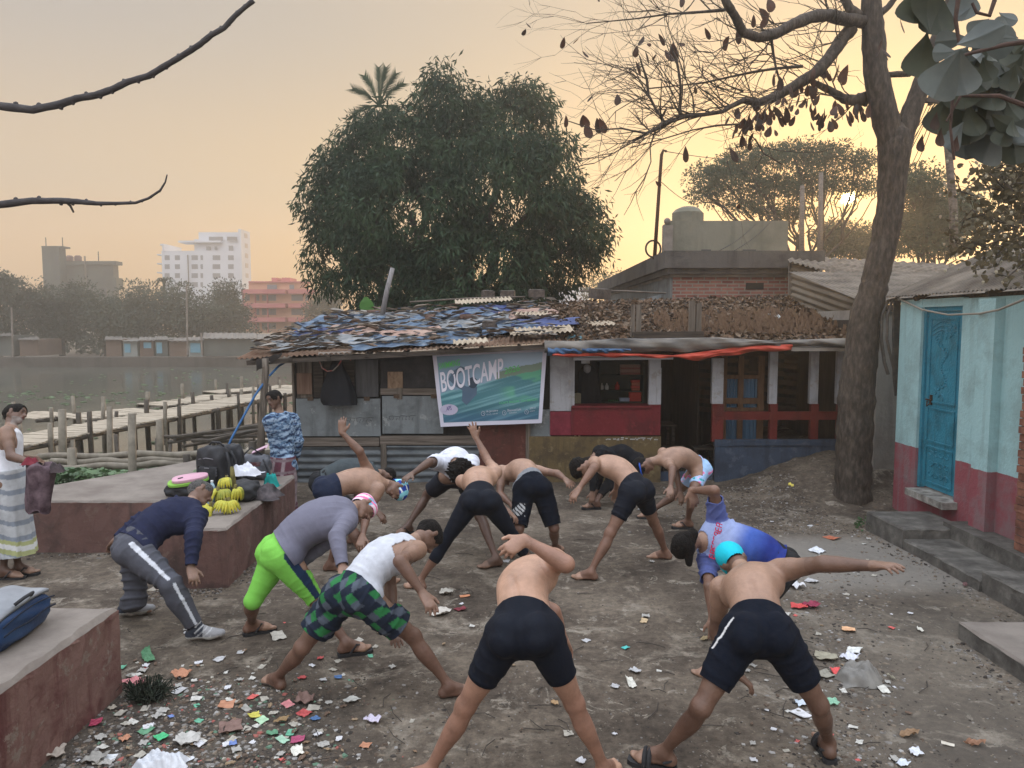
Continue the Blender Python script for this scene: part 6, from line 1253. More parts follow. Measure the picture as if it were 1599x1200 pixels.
class Person:
    """joints are solved from pixel positions and limb lengths, then real 3-D surfaces are grown on them"""
    def __init__(s, label, face=0, sc=1.0, skin=(.30,.165,.105), tan=(.20,.105,.065), girth=1.0, vox=.008, seed=1, **j):
        s.label, s.sc, s.skin, s.tan, s.girth, s.vox, s.seed, s.j = label, sc, skin, tan, girth, vox, seed, j
        S = sc; fy = math.radians(face); s.F = Vector((math.sin(fy), math.cos(fy), 0)); s.R = Vector((math.cos(fy), -math.sin(fy), 0))
        print(label)
        s.an = {}; s.g0 = {}; s.fd = {}
        lift = j.get('lift', 0.0)
        for q in 'LR':
            f = j['foot'+q]; z = f[3] if len(f) > 3 else 0.0; g = gr(f[0], f[1], z); a = math.radians(f[2]); d = Vector((math.sin(a), math.cos(a), 0))
            s.fd[q] = d; s.g0[q] = z + lift; s.an[q] = g + d*.045*S + Vector((0, 0, .078*S + lift))
        px, py = j['pelvis'][:2]; Y = j['pelvis'][2] if len(j['pelvis']) > 2 else (s.an['L'].y + s.an['R'].y)/2 - s.F.y*.12
        s.pel = at(px, py, Y)
        hr = nrm(s.R + Vector((0, 0, j.get('hiproll', 0))))
        s.hr = hr; s.hip = {'R': s.pel + hr*.092*S, 'L': s.pel - hr*.092*S}
        s.kn = {}
        for q in 'LR':
            k = j.get('knee'+q)
            if k is None: k = proj((s.hip[q]+s.an[q])/2 + s.F*.2)
            s.kn[q] = ik(s.hip[q], s.an[q], .42*S, .40*S, k, 'leg'+q)
        c = j['chest']; s.ch = solve(s.pel, c[:2], j.get('trunk', .47)*S, c[2])
        sh = j.get('shR') or j.get('shL'); p = solve(s.ch, sh[:2], .175*S, sh[2]); v = nrm(p - s.ch); 
        if not j.get('shR'): v = -v
        tr = nrm(s.ch - s.pel); v = nrm(v - tr*v.dot(tr)*.75)
        s.sr = v; s.sh = {'R': s.ch + v*.175*S, 'L': s.ch - v*.175*S}
        h = j['head']; s.hd = solve(s.ch, h[:2], .26*S, h[2])
        s.el = {}; s.wr = {}; s.hn = {}
        for q in 'LR':
            w = j['wr'+q]; e = j.get('el'+q)
            for side in (1,):
                reach = j.get('reach'+q, .93)*.53*S
                s.wr[q] = solve(s.sh[q], w[:2], reach, w[2]) if isinstance(w[2], str) else at(w[0], w[1], w[2])
            if (s.wr[q]-s.sh[q]).length > .535*S: s.wr[q] = s.sh[q] + nrm(s.wr[q]-s.sh[q])*.53*S
            s.el[q] = ik(s.sh[q], s.wr[q], .285*S, .25*S, e or proj((s.sh[q]+s.wr[q])/2 - s.F*.1), 'arm'+q)
            hp = j.get('hand'+q)
            if hp: 
                t = solve(s.wr[q], hp[:2], .17*S, hp[2]); s.hn[q] = nrm(t - s.wr[q])
            else: s.hn[q] = nrm(s.wr[q] - s.el[q])
        print('   pelvis z %.2f  leg %.2f %.2f  trunk %.2f' % (s.pel.z, (s.hip['L']-s.an['L']).length/S, (s.hip['R']-s.an['R']).length/S, (s.ch-s.pel).length/S))
        s.spine_setup()
        s.base = Vector(((s.an['L'].x+s.an['R'].x)/2, (s.an['L'].y+s.an['R'].y)/2, min(s.g0.values()) - lift))
    def spine_setup(s):
        S = s.sc; s.arch = s.j.get('arch', .06)
        # front direction of the trunk from the two lateral axes
        tr = nrm(s.ch - s.pel)
        fr_p = nrm(s.hr.cross(tr)*-1); fr_c = nrm(s.sr.cross(tr)*-1)
        s.frp, s.frc, s.tr = fr_p, fr_c, tr
        up = nrm(-(fr_p+fr_c)); s.sp = []
        up0 = nrm(nrm(Vector((0,0,1)))*.5 + tr*.5) if tr.z < .7 else tr
        n = 7
        for i in range(n):
            t = i/(n-1); p = s.pel.lerp(s.ch, t) - (fr_p.lerp(fr_c, t)).normalized()*s.arch*S*math.sin(math.pi*t)*1.0
            s.sp.append(p)
    def trunk(s, F, inf=0.0, t0=0, t1=1, chestonly=False, belly=0.0):
        S = s.sc; G = s.girth; n = len(s.sp)
        W = [.150, .138, .128, .136, .150, .152, .125]; Dp = [.100, .098, .095, .103, .108, .100, .070]
        for i in range(n-1):
            ta, tb = i/(n-1), (i+1)/(n-1)
            if tb <= t0 or ta >= t1: continue
            for half in (0, 1):
                u0 = ta + (tb-ta)*half*.5; u1 = u0 + (tb-ta)*.5
                lat = nrm(s.hr.lerp(s.sr, (u0+u1)/2)); fr = nrm(s.frp.lerp(s.frc, (u0+u1)/2))
                wa = np.interp(u0, np.linspace(0,1,n), W)*S*G + inf; wb = np.interp(u1, np.linspace(0,1,n), W)*S*G + inf
                da = np.interp(u0, np.linspace(0,1,n), Dp)*S*G + inf + belly*math.sin(math.pi*min(1, u0*1.6)); 
                pa = s.sp[i].lerp(s.sp[i+1], half*.5); pb = s.sp[i].lerp(s.sp[i+1], half*.5+.5)
                # an elliptic slice: several parallel strands side by side make the width
                r = da; k = .03
                for o in (-1, -.5, 0, .5, 1):
                    oa, ob = lat*(wa-r)*o, lat*(wb-r)*o; c = r*(1-.13*abs(o))
                    F.seg(pa+oa, pb+ob, [c, c], k)
    def pelvis(s, F, inf=0.0, up=0.0):
        S = s.sc; G = s.girth; b = -s.frp
        F.seg(s.hip['L'] + s.tr*.02*S, s.hip['R'] + s.tr*.02*S, [.098*S*G+inf]*2, .03)
        for q, sg in (('L', -1), ('R', 1)):
            c = s.pel + s.hr*sg*.068*S + b*.058*S - s.tr*.03*S
            F.seg(c, c - s.tr*.03*S + (s.kn[q]-s.hip[q])*.06, [.081*S*G+inf, .075*S*G+inf], .03)
    def thigh(s, F, q, inf=0.0, t1=1.0, flare=0.0):
        S = s.sc; G = s.girth; pr = np.array([.086, .089, .085, .076, .065, .055, .049])*S*G
        a, b = s.hip[q], s.kn[q]; n = max(3, int(7*t1)); ts = np.linspace(0, t1, n)
        F.seg(a, a + (b-a)*t1, list(np.interp(ts, np.linspace(0,1,7), pr) + inf + flare*ts/t1), .035)
    def shank(s, F, q, inf=0.0, t1=1.0):
        S = s.sc; a, b = s.kn[q], s.an[q]; d = nrm(b-a)
        back = -s.fd[q]; back = nrm(back - d*back.dot(d))
        th = nrm(s.kn[q]-s.hip[q])
        F.seg(a, a+(b-a)*t1, list(np.interp(np.linspace(0, t1, 8), np.linspace(0,1,8), np.array([.047,.044,.046,.045,.040,.035,.031,.031])*S*(.5+.5*s.girth)) + inf), .03)
        if t1 > .5: F.seg(a + d*.07*S + back*.016*S, a + d*.22*S + back*.012*S, [.034*S*s.girth+inf, .042*S*s.girth+inf, .036*S*s.girth+inf, .024*S+inf], .03)
        if not inf: F.seg(a - s.fd[q]*0 - back*.018*S, a + d*.02 - back*.020*S, [.030*S, .026*S], .03)
    def arm(s, F, q, inf=0.0, tu=1.0, tf=1.0):
        S = s.sc; m = s.j.get('armg', 1.0); a, b, c = s.sh[q], s.el[q], s.wr[q]
        F.seg(a, a + (b-a)*tu, list(np.interp(np.linspace(0,tu,6), np.linspace(0,1,6), np.array([.054,.053,.049,.046,.041,.038])*S*m) + inf), .03)
        if tu >= 1 and tf > 0:
            F.seg(b, b + (c-b)*tf, list(np.interp(np.linspace(0,tf,7), np.linspace(0,1,7), np.array([.038,.042,.040,.035,.030,.027,.026])*S*m) + inf), .025)
    def shoulders(s, F, inf=0.0):
        S = s.sc; G = s.girth
        nb = s.ch + nrm(s.hd-s.ch)*.07*S
        for q in 'LR':
            o = 1 if q == 'R' else -1
            F.seg(s.sh[q], s.sh[q] + (s.el[q]-s.sh[q])*.25, [.058*S+inf, .055*S+inf], .035)
            F.seg(nb, s.sh[q] + nrm(s.hd-s.ch)*.008*S, [.048*S+inf, .046*S+inf], .04)           # trapezius
            F.seg(s.ch - s.tr*.04*S + s.sr*o*.06*S, s.ch - s.tr*.10*S + s.sr*o*.115*S, [.075*S*G+inf, .068*S*G+inf], .05)   # lats, ribcage side
            F.seg(s.ch - s.tr*.03*S + s.sr*o*.10*S - s.frc*.03*S, s.ch - s.tr*.12*S + s.sr*o*.075*S - s.frc*.05*S, [.045*S+inf, .040*S+inf], .03)   # scapula
    def head(s, F):
        S = s.sc*s.j.get('headsc', 1.0); u = nrm(s.hd - (s.ch + s.tr*.03)); f = Vector(s.j.get('look') or s.frc); f = nrm(f - u*f.dot(u)*s.j.get('lookfix', 1.0)); 
        u = nrm(u - f*u.dot(f)); r = nrm(f.cross(u)); s.hu, s.hf, s.hrt = u, f, r; c = s.hd; s.hS = S
        Z = lambda a, b, d=0: c + f*a*S + u*b*S + r*d*S
        F.seg(s.ch + nrm(s.hd-s.ch)*.03*S, Z(-.02, -.055), [.062*S, .054*S, .052*S], .03)
        F.seg(Z(-.028, .030), Z(.018, .030), [.077*S, .074*S], .02)
        F.seg(Z(.020, -.005), Z(.046, -.078), [.062*S, .056*S, .036*S], .02)
        F.seg(Z(.03, -.055, .03), Z(-.02, -.03, .052), [.026*S]*2, .02); F.seg(Z(.03, -.055, -.03), Z(-.02, -.03, -.052), [.026*S]*2, .02)
        F.seg(Z(.076, .022, -.034), Z(.076, .022, .034), [.013*S]*2, .014)
        F.seg(Z(.084, .008), Z(.102, -.028), [.009*S, .015*S], .010); F.seg(Z(.090, -.028, -.013), Z(.090, -.028, .013), [.009*S]*2, .008)
        F.seg(Z(.082, -.052, -.018), Z(.082, -.052, .018), [.011*S]*2, .010); F.seg(Z(.066, -.088), Z(.068, -.092), [.020*S]*2, .02)
        for o in (-1, 1):
            F.seg(Z(.096, .006, .032*o), Z(.096, .006, .034*o), [.015*S]*2, .012, sub=True)
            F.seg(Z(.072, .006, .032*o), Z(.072, .006, .033*o), [.0135*S]*2, .003)
            F.seg(Z(-.008, .012, .078*o), Z(-.004, -.022, .076*o), [.021*S, .013*S], .006, (r, 2.4))
        F.seg(Z(-.03, .03), Z(-.03, .03), [.06*S]*2, .02)
    def body(s, bare=True):
        F = Field(); s.trunk(F); s.pelvis(F); s.shoulders(F); S = s.sc
        for q in 'LR':
            s.thigh(F, q); s.shank(F, q); s.arm(F, q); side = -1 if q == 'R' else 1
            foot(F, s.an[q], s.fd[q], s.g0[q], S, side=side)
            fo = nrm(s.wr[q]-s.el[q]); up = Vector(s.j.get('palm'+q) or (0, 0, 1)); th = Vector(s.j.get('thumb'+q) or s.F)
            if abs(nrm(up).dot(s.hn[q])) > .9: up = Vector((0, -1, .2))
            hand(F, s.wr[q], s.hn[q], up, th, S, curl=s.j.get('curl'+q, .3), spread=s.j.get('spread', .14))
        s.head(F)
        if bare and s.j.get('groove', True):
            for o in (-1, 1):
                for i in range(3, 6):
                    q = [s.sp[k] - nrm(s.frp.lerp(s.frc, k/6))*(.078*S*s.girth) + nrm(s.hr.lerp(s.sr, k/6))*.032*o*S for k in (i, i+1)]; F.seg(q[0], q[1], [.027*S*(.85+.15*s.girth)]*2, .014)
            pts = [p - nrm(s.frp.lerp(s.frc, i/6))*(.118*S*s.girth) for i, p in enumerate(s.sp)]
            for i in range(1, 3): F.seg(pts[i], pts[i+1], [.006*S, .006*S], .026, sub=True)
        P, Q = F.mesh(s.vox)
        # colour: trunk paler than limbs darkened by tan and painted-in shade, palms and soles pale, lips, brows, eyes
        col = np.tile(np.array(s.skin), (len(P), 1)); w = np.zeros(len(P))
        for q in 'LR':
            for a, b, w0, w1 in ((s.hip[q], s.kn[q], .0, 1.), (s.kn[q], s.an[q], 1., 1.), (s.sh[q], s.el[q], .1, .8), (s.el[q], s.wr[q], .8, 1.)):
                d, t = segt(P, a, b); m = d < .10*S; w[m] = np.maximum(w[m], (w0 + (w1-w0)*t[m]))
            d, t = segt(P, s.wr[q] + s.hn[q]*.05, s.wr[q] + s.hn[q]*.2); w[d < .07] = .6
        d, t = segt(P, s.hd, s.hd); w[d < .13*S] = .75
        w = smoothstep(w)*(.85+.15*snoise(P, 14, s.seed)); col = col*(1-w[:, None]) + np.array(s.tan)*w[:, None]
        f, u, r, c, H = s.hf, s.hu, s.hrt, s.hd, s.hS
        L = P - np.array(c); lf, lu, lr = L@np.array(f)/H, L@np.array(u)/H, L@np.array(r)/H; near = np.linalg.norm(L, axis=1) < .16
        def spot(a, b, d, ra, colr, amt=1.0):
            m = near & (((lf-a)**2 + ((lu-b)*1.6)**2 + (lr-d)**2)**.5 < ra); col[m] = col[m]*(1-amt) + np.array(colr)*amt
        for o in (-1, 1):
            spot(.088, .008, .032*o, .014, (.03, .02, .018), .85)
            m = near & (abs(lu-.030) < .006) & (abs(lr-.034*o) < .021) & (lf > .06); col[m] = (.02, .015, .012)
        m = near & (abs(lu+.053) < .010) & (abs(lr) < .024) & (lf > .06); col[m] = col[m]*.45 + np.array((.22, .07, .06))*.45
        if s.j.get('beard'):
            m = near & (lu < -.058) & (lf > .01) & ~((abs(lu+.053) < .008) & (abs(lr) < .02)); col[m] = col[m]*.45 + np.array(s.j['beard'])*.55
        s.body_o = mesh_obj('person', P - np.array(s.base), Q, SKIN, smooth=True, loc=s.base, cols=col)
        tag(s.body_o, s.label, 'person'); return s.body_o
    def bones(s): return s
    def garment(s, name, build, cuts, color, mat=None, wr=.003, wf=26, label=None, vox=None, ring=None, thick=True):
        F = Field(); build(F); P, Q = F.mesh(vox or s.vox*1.15)
        # cloth folds
        N = np.zeros_like(P); a, b, c, d = (P[Q[:, i]] for i in range(4)); fn = np.cross(c-a, d-b); 
        for i in range(4): np.add.at(N, Q[:, i], fn)
        N /= np.maximum(np.linalg.norm(N, axis=1), 1e-9)[:, None]
        disp = snoise(P, wf, s.seed)*wr
        for (A, B, amp, fr) in (ring or []):
            d_, t = segt(P, A, B); ax = np.array(nrm(Vector(B)-Vector(A))); ph = (P-np.array(A))@ax
            disp += amp*1.9*np.maximum(0, np.sin(ph*fr*1.15 + 3.4*snoise(P, 8, s.seed+3)))**1.7*np.clip(1.6 - d_/.15, 0, 1)*np.clip(.45+.8*snoise(P, 12, s.seed+5), 0, 1)
        P = P + N*disp[:, None]
        bm = bmesh.new(); vs = [bm.verts.new(p) for p in P]
        for q in Q:
            try: bm.faces.new([vs[i] for i in q])
            except ValueError: pass
        for pt, no, R in cuts:
            pt, no = Vector(pt), nrm(no); sel = []
            for f in bm.faces:
                m = f.calc_center_median() - pt; h = m.dot(no)
                if h > -.05 and (m - no*h).length < R and h < max(.2, R): sel.append(f)
            g = set(sel)
            for f in sel: g.update(f.edges); g.update(f.verts)
            bmesh.ops.bisect_plane(bm, geom=list(g), dist=1e-5, plane_co=pt, plane_no=no)
            kill = []
            for f in bm.faces:
                m = f.calc_center_median() - pt; h = m.dot(no)
                if 0 < h < max(.2, R) and (m - no*h).length < R: kill.append(f)
            bmesh.ops.delete(bm, geom=kill, context='FACES')
        # keep the largest connected piece of every part
        me = bpy.data.meshes.new(name); bm.normal_update()
        if thick:
            # rolled hem: pull a thin second row inwards at open borders
            be = [e for e in bm.edges if e.is_boundary]
            ex = bmesh.ops.extrude_edge_only(bm, edges=be); nv = [v for v in ex['geom'] if isinstance(v, bmesh.types.BMVert)]
            for v in nv:
                nn = Vector((0,0,0)); k = 0
                for e in v.link_edges:
                    for f in e.link_faces: nn += f.normal; k += 1
                on = [e.other_vert(v) for e in v.link_edges if e.other_vert(v) not in nv]
                if on: v.co = on[0].co - on[0].normal*.007
        P2 = np.array([v.co[:] for v in bm.verts]); col = color(P2) if callable(color) else np.tile(np.array(color, float), (len(P2), 1))
        bm.to_mesh(me); bm.free()
        me.transform(Matrix.Translation(-s.base))
        ca = me.color_attributes.new('Col', 'FLOAT_COLOR', 'POINT'); c4 = np.ones((len(me.vertices), 4), np.float32); c4[:, :3] = col; ca.data.foreach_set('color', c4.ravel())
        me.materials.append(mat or CLOTH); me.polygons.foreach_set('use_smooth', [True]*len(me.polygons))
        o = bpy.data.objects.new(name, me); COL.objects.link(o); o.parent = s.body_o
        if label: o['label'] = label
        return o
    def shorts(s, color, t=.55, inf=.010, flare=.0, waist=.16, name='shorts', mat=None, wr=.003, wf=24, label=None, tw=None, ringamp=.004):
        """t = how far down the thigh, or 1+x for x down the shank"""
        def bd(F):
            s.pelvis(F, inf)
            s.trunk(F, inf*.8+.005, 0, waist+.25)
            for q in 'LR':
                tt = t[q] if isinstance(t, dict) else t
                s.thigh(F, q, inf, min(1, tt+.12), flare)
                if tt > .88: s.shank(F, q, inf*.9 + (.017 if name == 'track_pants' else 0), min(1, max(.1, tt-1+.1)))
        cuts = []
        for q in 'LR':
            tt = t[q] if isinstance(t, dict) else t
            a, b = s.hip[q], s.kn[q]
            if tt <= 1: cuts.append((a + (b-a)*tt, b-a, .15+flare))
            else: cuts.append((b + (s.an[q]-b)*(tt-1), s.an[q]-b, .11))
        wp = s.pel.lerp(s.ch, waist); cuts.append((wp - s.frp*s.arch*.5, s.tr, .26))
        ring = [(s.hip[q], s.kn[q], ringamp, 70) for q in 'LR']
        return s.garment(name, bd, cuts, color, mat, wr, wf, label, ring=ring)
    def top(s, color, sleeve=0.0, hem=.12, inf=.010, name='shirt', mat=None, wr=.003, label=None, tank=False, belly=0.0, ringamp=.006):
        """sleeve 0 = vest, 0..1 upper arm, 1..2 to the wrist"""
        def bd(F):
            s.trunk(F, inf, max(0, hem-.2), 1, belly=belly)
            if hem < .12: s.pelvis(F, inf*1.3)
            if not tank: s.shoulders(F, inf)
            else:
                S = s.sc
                for q in 'LR':
                    o = 1 if q == 'R' else -1
                    F.seg(s.ch - s.tr*.02*S + s.sr*o*.02*S, s.ch - s.tr*.10*S + s.sr*o*.105*S, [.078*S+inf, .072*S+inf], .05)
                    F.seg(s.ch - s.tr*.03*S + s.sr*o*.06*S - s.frc*.03*S, s.ch - s.tr*.12*S + s.sr*o*.075*S - s.frc*.05*S, [.048*S+inf, .042*S+inf], .03)
                    F.seg(s.ch + s.sr*o*.085*S + nrm(s.hd-s.ch)*.0*S + s.frc*.04, s.ch - s.tr*.03*S + s.sr*o*.085*S - s.frc*.05*S, [.045*S]*2, .03)
            for q in 'LR':
                if sleeve > 0: s.arm(F, q, inf*1.1 + (.006 if sleeve < 1 else 0), min(1, sleeve+.15), 0 if sleeve < .9 else min(1, sleeve-1+.12))
        cuts = []
        for q in 'LR':
            if 0 < sleeve < 1: cuts.append((s.sh[q].lerp(s.el[q], sleeve), s.el[q]-s.sh[q], .12))
            elif sleeve >= 1: cuts.append((s.el[q].lerp(s.wr[q], sleeve-1), s.wr[q]-s.el[q], .09))
            elif tank: cuts.append((s.ch + s.sr*(1 if q == 'R' else -1)*.128*s.sc, s.sr*(1 if q == 'R' else -1), .17))
        nd = nrm(s.hd-s.ch); cuts.append((s.ch + nd*(.075 if not tank else .045)*s.sc, nd, .085 if not tank else .07))
        hp = s.pel.lerp(s.ch, hem) if hem >= 0 else s.pel - s.tr*.47*s.sc*(-hem)
        cuts.append((hp, -s.tr, .34))
        ring = [(s.pel, s.ch, ringamp, 75)] + ([(s.sh[q], s.wr[q], ringamp, 90) for q in 'LR'] if sleeve > .3 else [])
        return s.garment(name, bd, cuts, color, mat, wr, 22, label, ring=ring)
    def hair(s, kind='short', mat=None):
        S = s.hS; u, f, r, c = s.hu, s.hf, s.hrt, s.hd; Z = lambda a, b, d=0: c + f*a*S + u*b*S + r*d*S
        F = Field(); g = {'short': .007, 'afro': .030, 'crop': .004, 'long': .010, 'thick': .012}[kind]
        F.seg(Z(-.030, .032), Z(.016, .036), [.079*S+g, .076*S+g], .02)
        F.seg(Z(-.045, .0), Z(-.045, -.03), [.060*S+g, .045*S], .03)
        if kind == 'long':
            F.seg(Z(-.06, -.01), Z(-.10, -.05), [.05*S, .045*S], .03)
        F.seg(Z(.075, -.045), Z(.070, .030), [.052*S, .046*S], .012, sub=True)
        for o in (-1, 1): F.seg(Z(-.002, -.002, .092*o), Z(.012, -.06, .082*o), [.020*S, .034*S], .008, sub=True)
        if kind == 'afro':
            rr_ = random.Random(5)
            for _ in range(150):
                v = Vector((rr_.gauss(0,1), rr_.gauss(0,1), rr_.gauss(0,1))).normalized()
                if v.dot(f) > .45 and v.dot(u) < .35 or v.dot(u) < -.45: continue
                F.seg(Z(0, .035), Z(0, .035) + v*rr_.uniform(.115,.145)*S, [.02, .011], .012)
        P, Q = F.mesh(min(.006, s.vox)); N = P - np.array(Z(-.01, .02)); N /= np.linalg.norm(N, axis=1)[:, None]
        amp = {'short': .0022, 'afro': .010, 'crop': .001, 'long': .003, 'thick': .004}[kind]
        rs = np.random.RandomState(s.seed); P = P + N*(snoise(P, 160, s.seed)*amp + snoise(P, 60, s.seed+1)*amp)[:, None]*1.4
        return mesh_obj('hair', P - np.array(s.base), Q, mat or HAIR, s.body_o, True)
    def cap(s, color, mat=None, name='swim_cap', low=-.030):
        S = s.hS; u, f, r, c = s.hu, s.hf, s.hrt, s.hd; Z = lambda a, b, d=0: c + f*a*S + u*b*S + r*d*S
        F = Field(); F.seg(Z(-.032, .034), Z(.016, .036), [.086*S, .083*S], .02); F.seg(Z(-.045, .02), Z(-.045, -.03), [.072*S, .058*S], .03)
        P, Q = F.mesh(.006); L = P - np.array(c); h = (L@np.array(u) - (L@np.array(f))*.55)/S
        P = P + (snoise(P, 45, 3)*.0015)[:, None]*(L/np.linalg.norm(L, axis=1)[:, None])
        keep = (h[Q] > low).all(axis=1); Q = Q[keep]; us = np.unique(Q); mp = np.full(len(P), -1); mp[us] = np.arange(len(us)); P = P[us]; Q = mp[Q]
        L = (P - np.array(c)); col = color(L@np.array(f)/S, L@np.array(u)/S, L@np.array(r)/S) if callable(color) else np.tile(color, (len(P), 1))
        o = mesh_obj(name, P - np.array(s.base), Q, mat or STRETCH, s.body_o, True, cols=col); return o
    def sandals(s, q, kind='flip', color=None):
        S = s.sc; g = s.an[q]; fd = Vector((s.fd[q].x, s.fd[q].y, 0)); lat = Vector((fd.y, -fd.x, 0)); z = s.g0[q]; m = MB()
        prof = [(-.068, .020), (-.055, .034), (-.02, .036), (.03, .034), (.08, .042), (.13, .046), (.17, .040), (.195, .022)]
        ring = [(a, w) for a, w in prof] + [(a, -w) for a, w in prof[::-1]]
        n = len(ring); c = Vector((g.x, g.y, 0))
        vs = [c + fd*a*S + lat*w*S*1.08 + Vector((0, 0, zz)) for zz in (z-.022, z+.004) for a, w in ring]
        m.add(vs, [tuple(range(n-1, -1, -1)), tuple(range(n, 2*n))] + [(i, (i+1) % n, n+(i+1) % n, n+i) for i in range(n)])
        if kind == 'flip':
            tip = c + fd*.125*S + Vector((0, 0, z+.035*S))
            for o in (-1, 1):
                e = c + fd*.02*S + lat*.042*o*S + Vector((0, 0, z+.005)); mid = c + fd*.07*S + lat*.030*o*S + Vector((0, 0, z+.064*S)); m.tube([e, mid, tip + Vector((0,0,.004)), tip - Vector((0, 0, .03))], [.008, .008, .006, .004], 6)
        else:
            for a0 in (.075, .10):
                pts = [c + fd*(a0+.0)*S + lat*math.cos(t)*.052*S + Vector((0, 0, z + math.sin(t)*.068*S)) for t in np.linspace(0, math.pi, 9)]
                m.tube(pts, [.014]*9, 6)
            pts = [c - fd*.055*S*math.sin(t) + lat*math.cos(t)*.042*S + Vector((0, 0, z + .03*S + .02*math.sin(t))) for t in np.linspace(0, math.pi, 9)]
            m.tube(pts, [.008]*9, 6)
        m.v = [tuple(Vector(v) - s.base) for v in m.v]
        return m.build('sandal', color or RUBBER, s.body_o)
CAST = {}
dark = (.0045, .007, .014); navy = (.008, .014, .035)
def skinc(k): return tuple(np.array((.315, .190, .132))*k), tuple(np.array((.130, .066, .045))*k)
# --- front row
a, b = skinc(1.4)
p = Person('shirtless person in tight black shorts nearest the camera, one forearm folded over the back', face=4, sc=1.0, skin=a, tan=tuple(np.array(b)*1.15), vox=.0065, seed=1,
    footL=(684, 1226, -75), footR=(936, 1226, 35), pelvis=(818, 992), hiproll=.10, kneeL=(733, 1112), kneeR=(890, 1106),
    chest=(830, 897, '+'), shR=(862, 884, '-'), head=(822, 915, '+'), wrR=(818, 843, '-'), reachR=.62, elR=(878, 880), handR=(780, 868, '-'), palmR=(.3, -.6, .7), curlR=.45,
    wrL=(880, 1000, '+'), elL=(875, 960), arch=.07, armg=1.1, girth=1.04)
CAST['front'] = p; p.body(); p.shorts(dark, t=.60, inf=.007, mat=STRETCH, waist=.20, wr=.001, ringamp=.003); p.hair('short')
a, b = skinc(.92); b = tuple(np.array(b)*.72)
p = Person('shirtless person in teal swim cap and loose black shorts, one arm stretched out right', face=2, sc=1.02, skin=a, tan=b, vox=.0065, seed=2, lift=.022,
    footL=(1050, 1203, -70), footR=(1296, 1192, 8), pelvis=(1185, 992), kneeL=(1093, 1108), kneeR=(1263, 1080),
    chest=(1172, 905, '+'), shR=(1218, 888, '+'), head=(1146, 878, '+'), wrR=(1366, 884, '-'), elR=(1292, 880), handR=(1410, 884, '-'), palmR=(0, -.3, 1), reachR=.97,
    wrL=(1150, 1052, '+'), elL=(1120, 990), handL=(1186, 1082, '+'), arch=.05, girth=1.0, armg=1.08)
CAST['teal'] = p; p.body()
s_ = p
o = p.shorts(lambda P: np.where(((abs(segt(P, s_.hip['L'], s_.kn['L'])[1]-.13) < .2) & (((P-np.array(s_.hip['L']))@np.array(s_.hr)) < -.05) & (abs((P-np.array(s_.hip['L']))@np.array((0,1,0)) + .035) < .007))[:, None], (.6,.6,.6), dark), t=.68, inf=.009, flare=.014, waist=.21, wr=.005, wf=19, ringamp=.004)
p.hair('crop'); p.cap((.01, .48, .62)); p.sandals('L', 'slide'); p.sandals('R', 'slide')
# --- woman in gradient jersey
a, b = skinc(.95)
p = Person('person with black hair in white to blue jersey, bending with one elbow raised', face=-80, sc=.97, skin=a, tan=b, vox=.007, seed=3,
    footL=(1132, 1058, -80), footR=(1205, 1000, -80), pelvis=(1220, 885, 5.55), chest=(1112, 842, '-'), shR=(1108, 803, '+'), head=(1070, 852, '-'), look=(-.55, .1, -.8),
    wrR=(1080, 766, '+'), elR=(1126, 776), reachR=.5, handR=(1088, 800, '-'), wrL=(1112, 968, '-'), elL=(1108, 905), arch=.09, girth=1.08)
CAST['jersey'] = p; p.body()
def jersey(P, s=p):
    t = ((P - np.array(s.pel))@np.array(s.tr))/.45; t = t + .06*snoise(P, 9, 1)
    c0, c1, c2 = np.array((.02,.035,.19)), np.array((.05,.10,.36)), np.array((.28,.34,.56))
    w = smoothstep((t-.25)/.35)[:, None]; v = smoothstep((t-.62)/.38)[:, None]; c = c0*(1-w)+c1*w; c = c*(1-v)+c2*v; sl = np.minimum(segt(P, s.sh['R'].lerp(s.el['R'], .12), s.el['R'])[0], segt(P, s.sh['L'].lerp(s.el['L'], .12), s.el['L'])[0]) < .10; c[sl] = (.09,.115,.29); return c
p.top(jersey, sleeve=.70, hem=.02, inf=.011, name='jersey', ringamp=.011, wr=.006); p.shorts((.012,.013,.015), t=1.7, inf=.010, name='leggings', mat=STRETCH)
p.hair('long')
m = MB(); F = Field(); q0 = p.hd - p.hf*.09 - p.hu*.0; q1 = at(1076, 880, p.hd.y-.06); F.seg(q0, q0.lerp(q1, .4), [.045,.050], .03); F.seg(q0.lerp(q1, .4), q1, [.048,.026], .03); P, Q = F.mesh(.008); P += snoise(P, 60, 3)[:, None]*.003; mesh_obj('ponytail', P - np.array(p.base), Q, HAIR, p.body_o, True)
pj = p
m = MB(); fr_ = -nrm(p.frc)
for k in range(8):
    c_ = p.ch - p.tr*.03 - p.sr*(.12 - .035*k) ; c_ = c_ + fr_*.150; a_ = p.tr*.022; b_ = p.sr*.011; e_ = fr_*.006
    for s0, s1 in ((-a_-b_, a_-b_), (a_-b_, a_+b_), (-a_+b_, a_+b_) if k % 2 else (-a_-b_, -a_+b_), (-b_, b_)): m.bar(c_+s0+e_-p.base, c_+s1+e_-p.base, .007, .004, tuple(fr_))
m.build('printed_letters', pmat('red_print', (.50,.02,.07)), p.body_o)
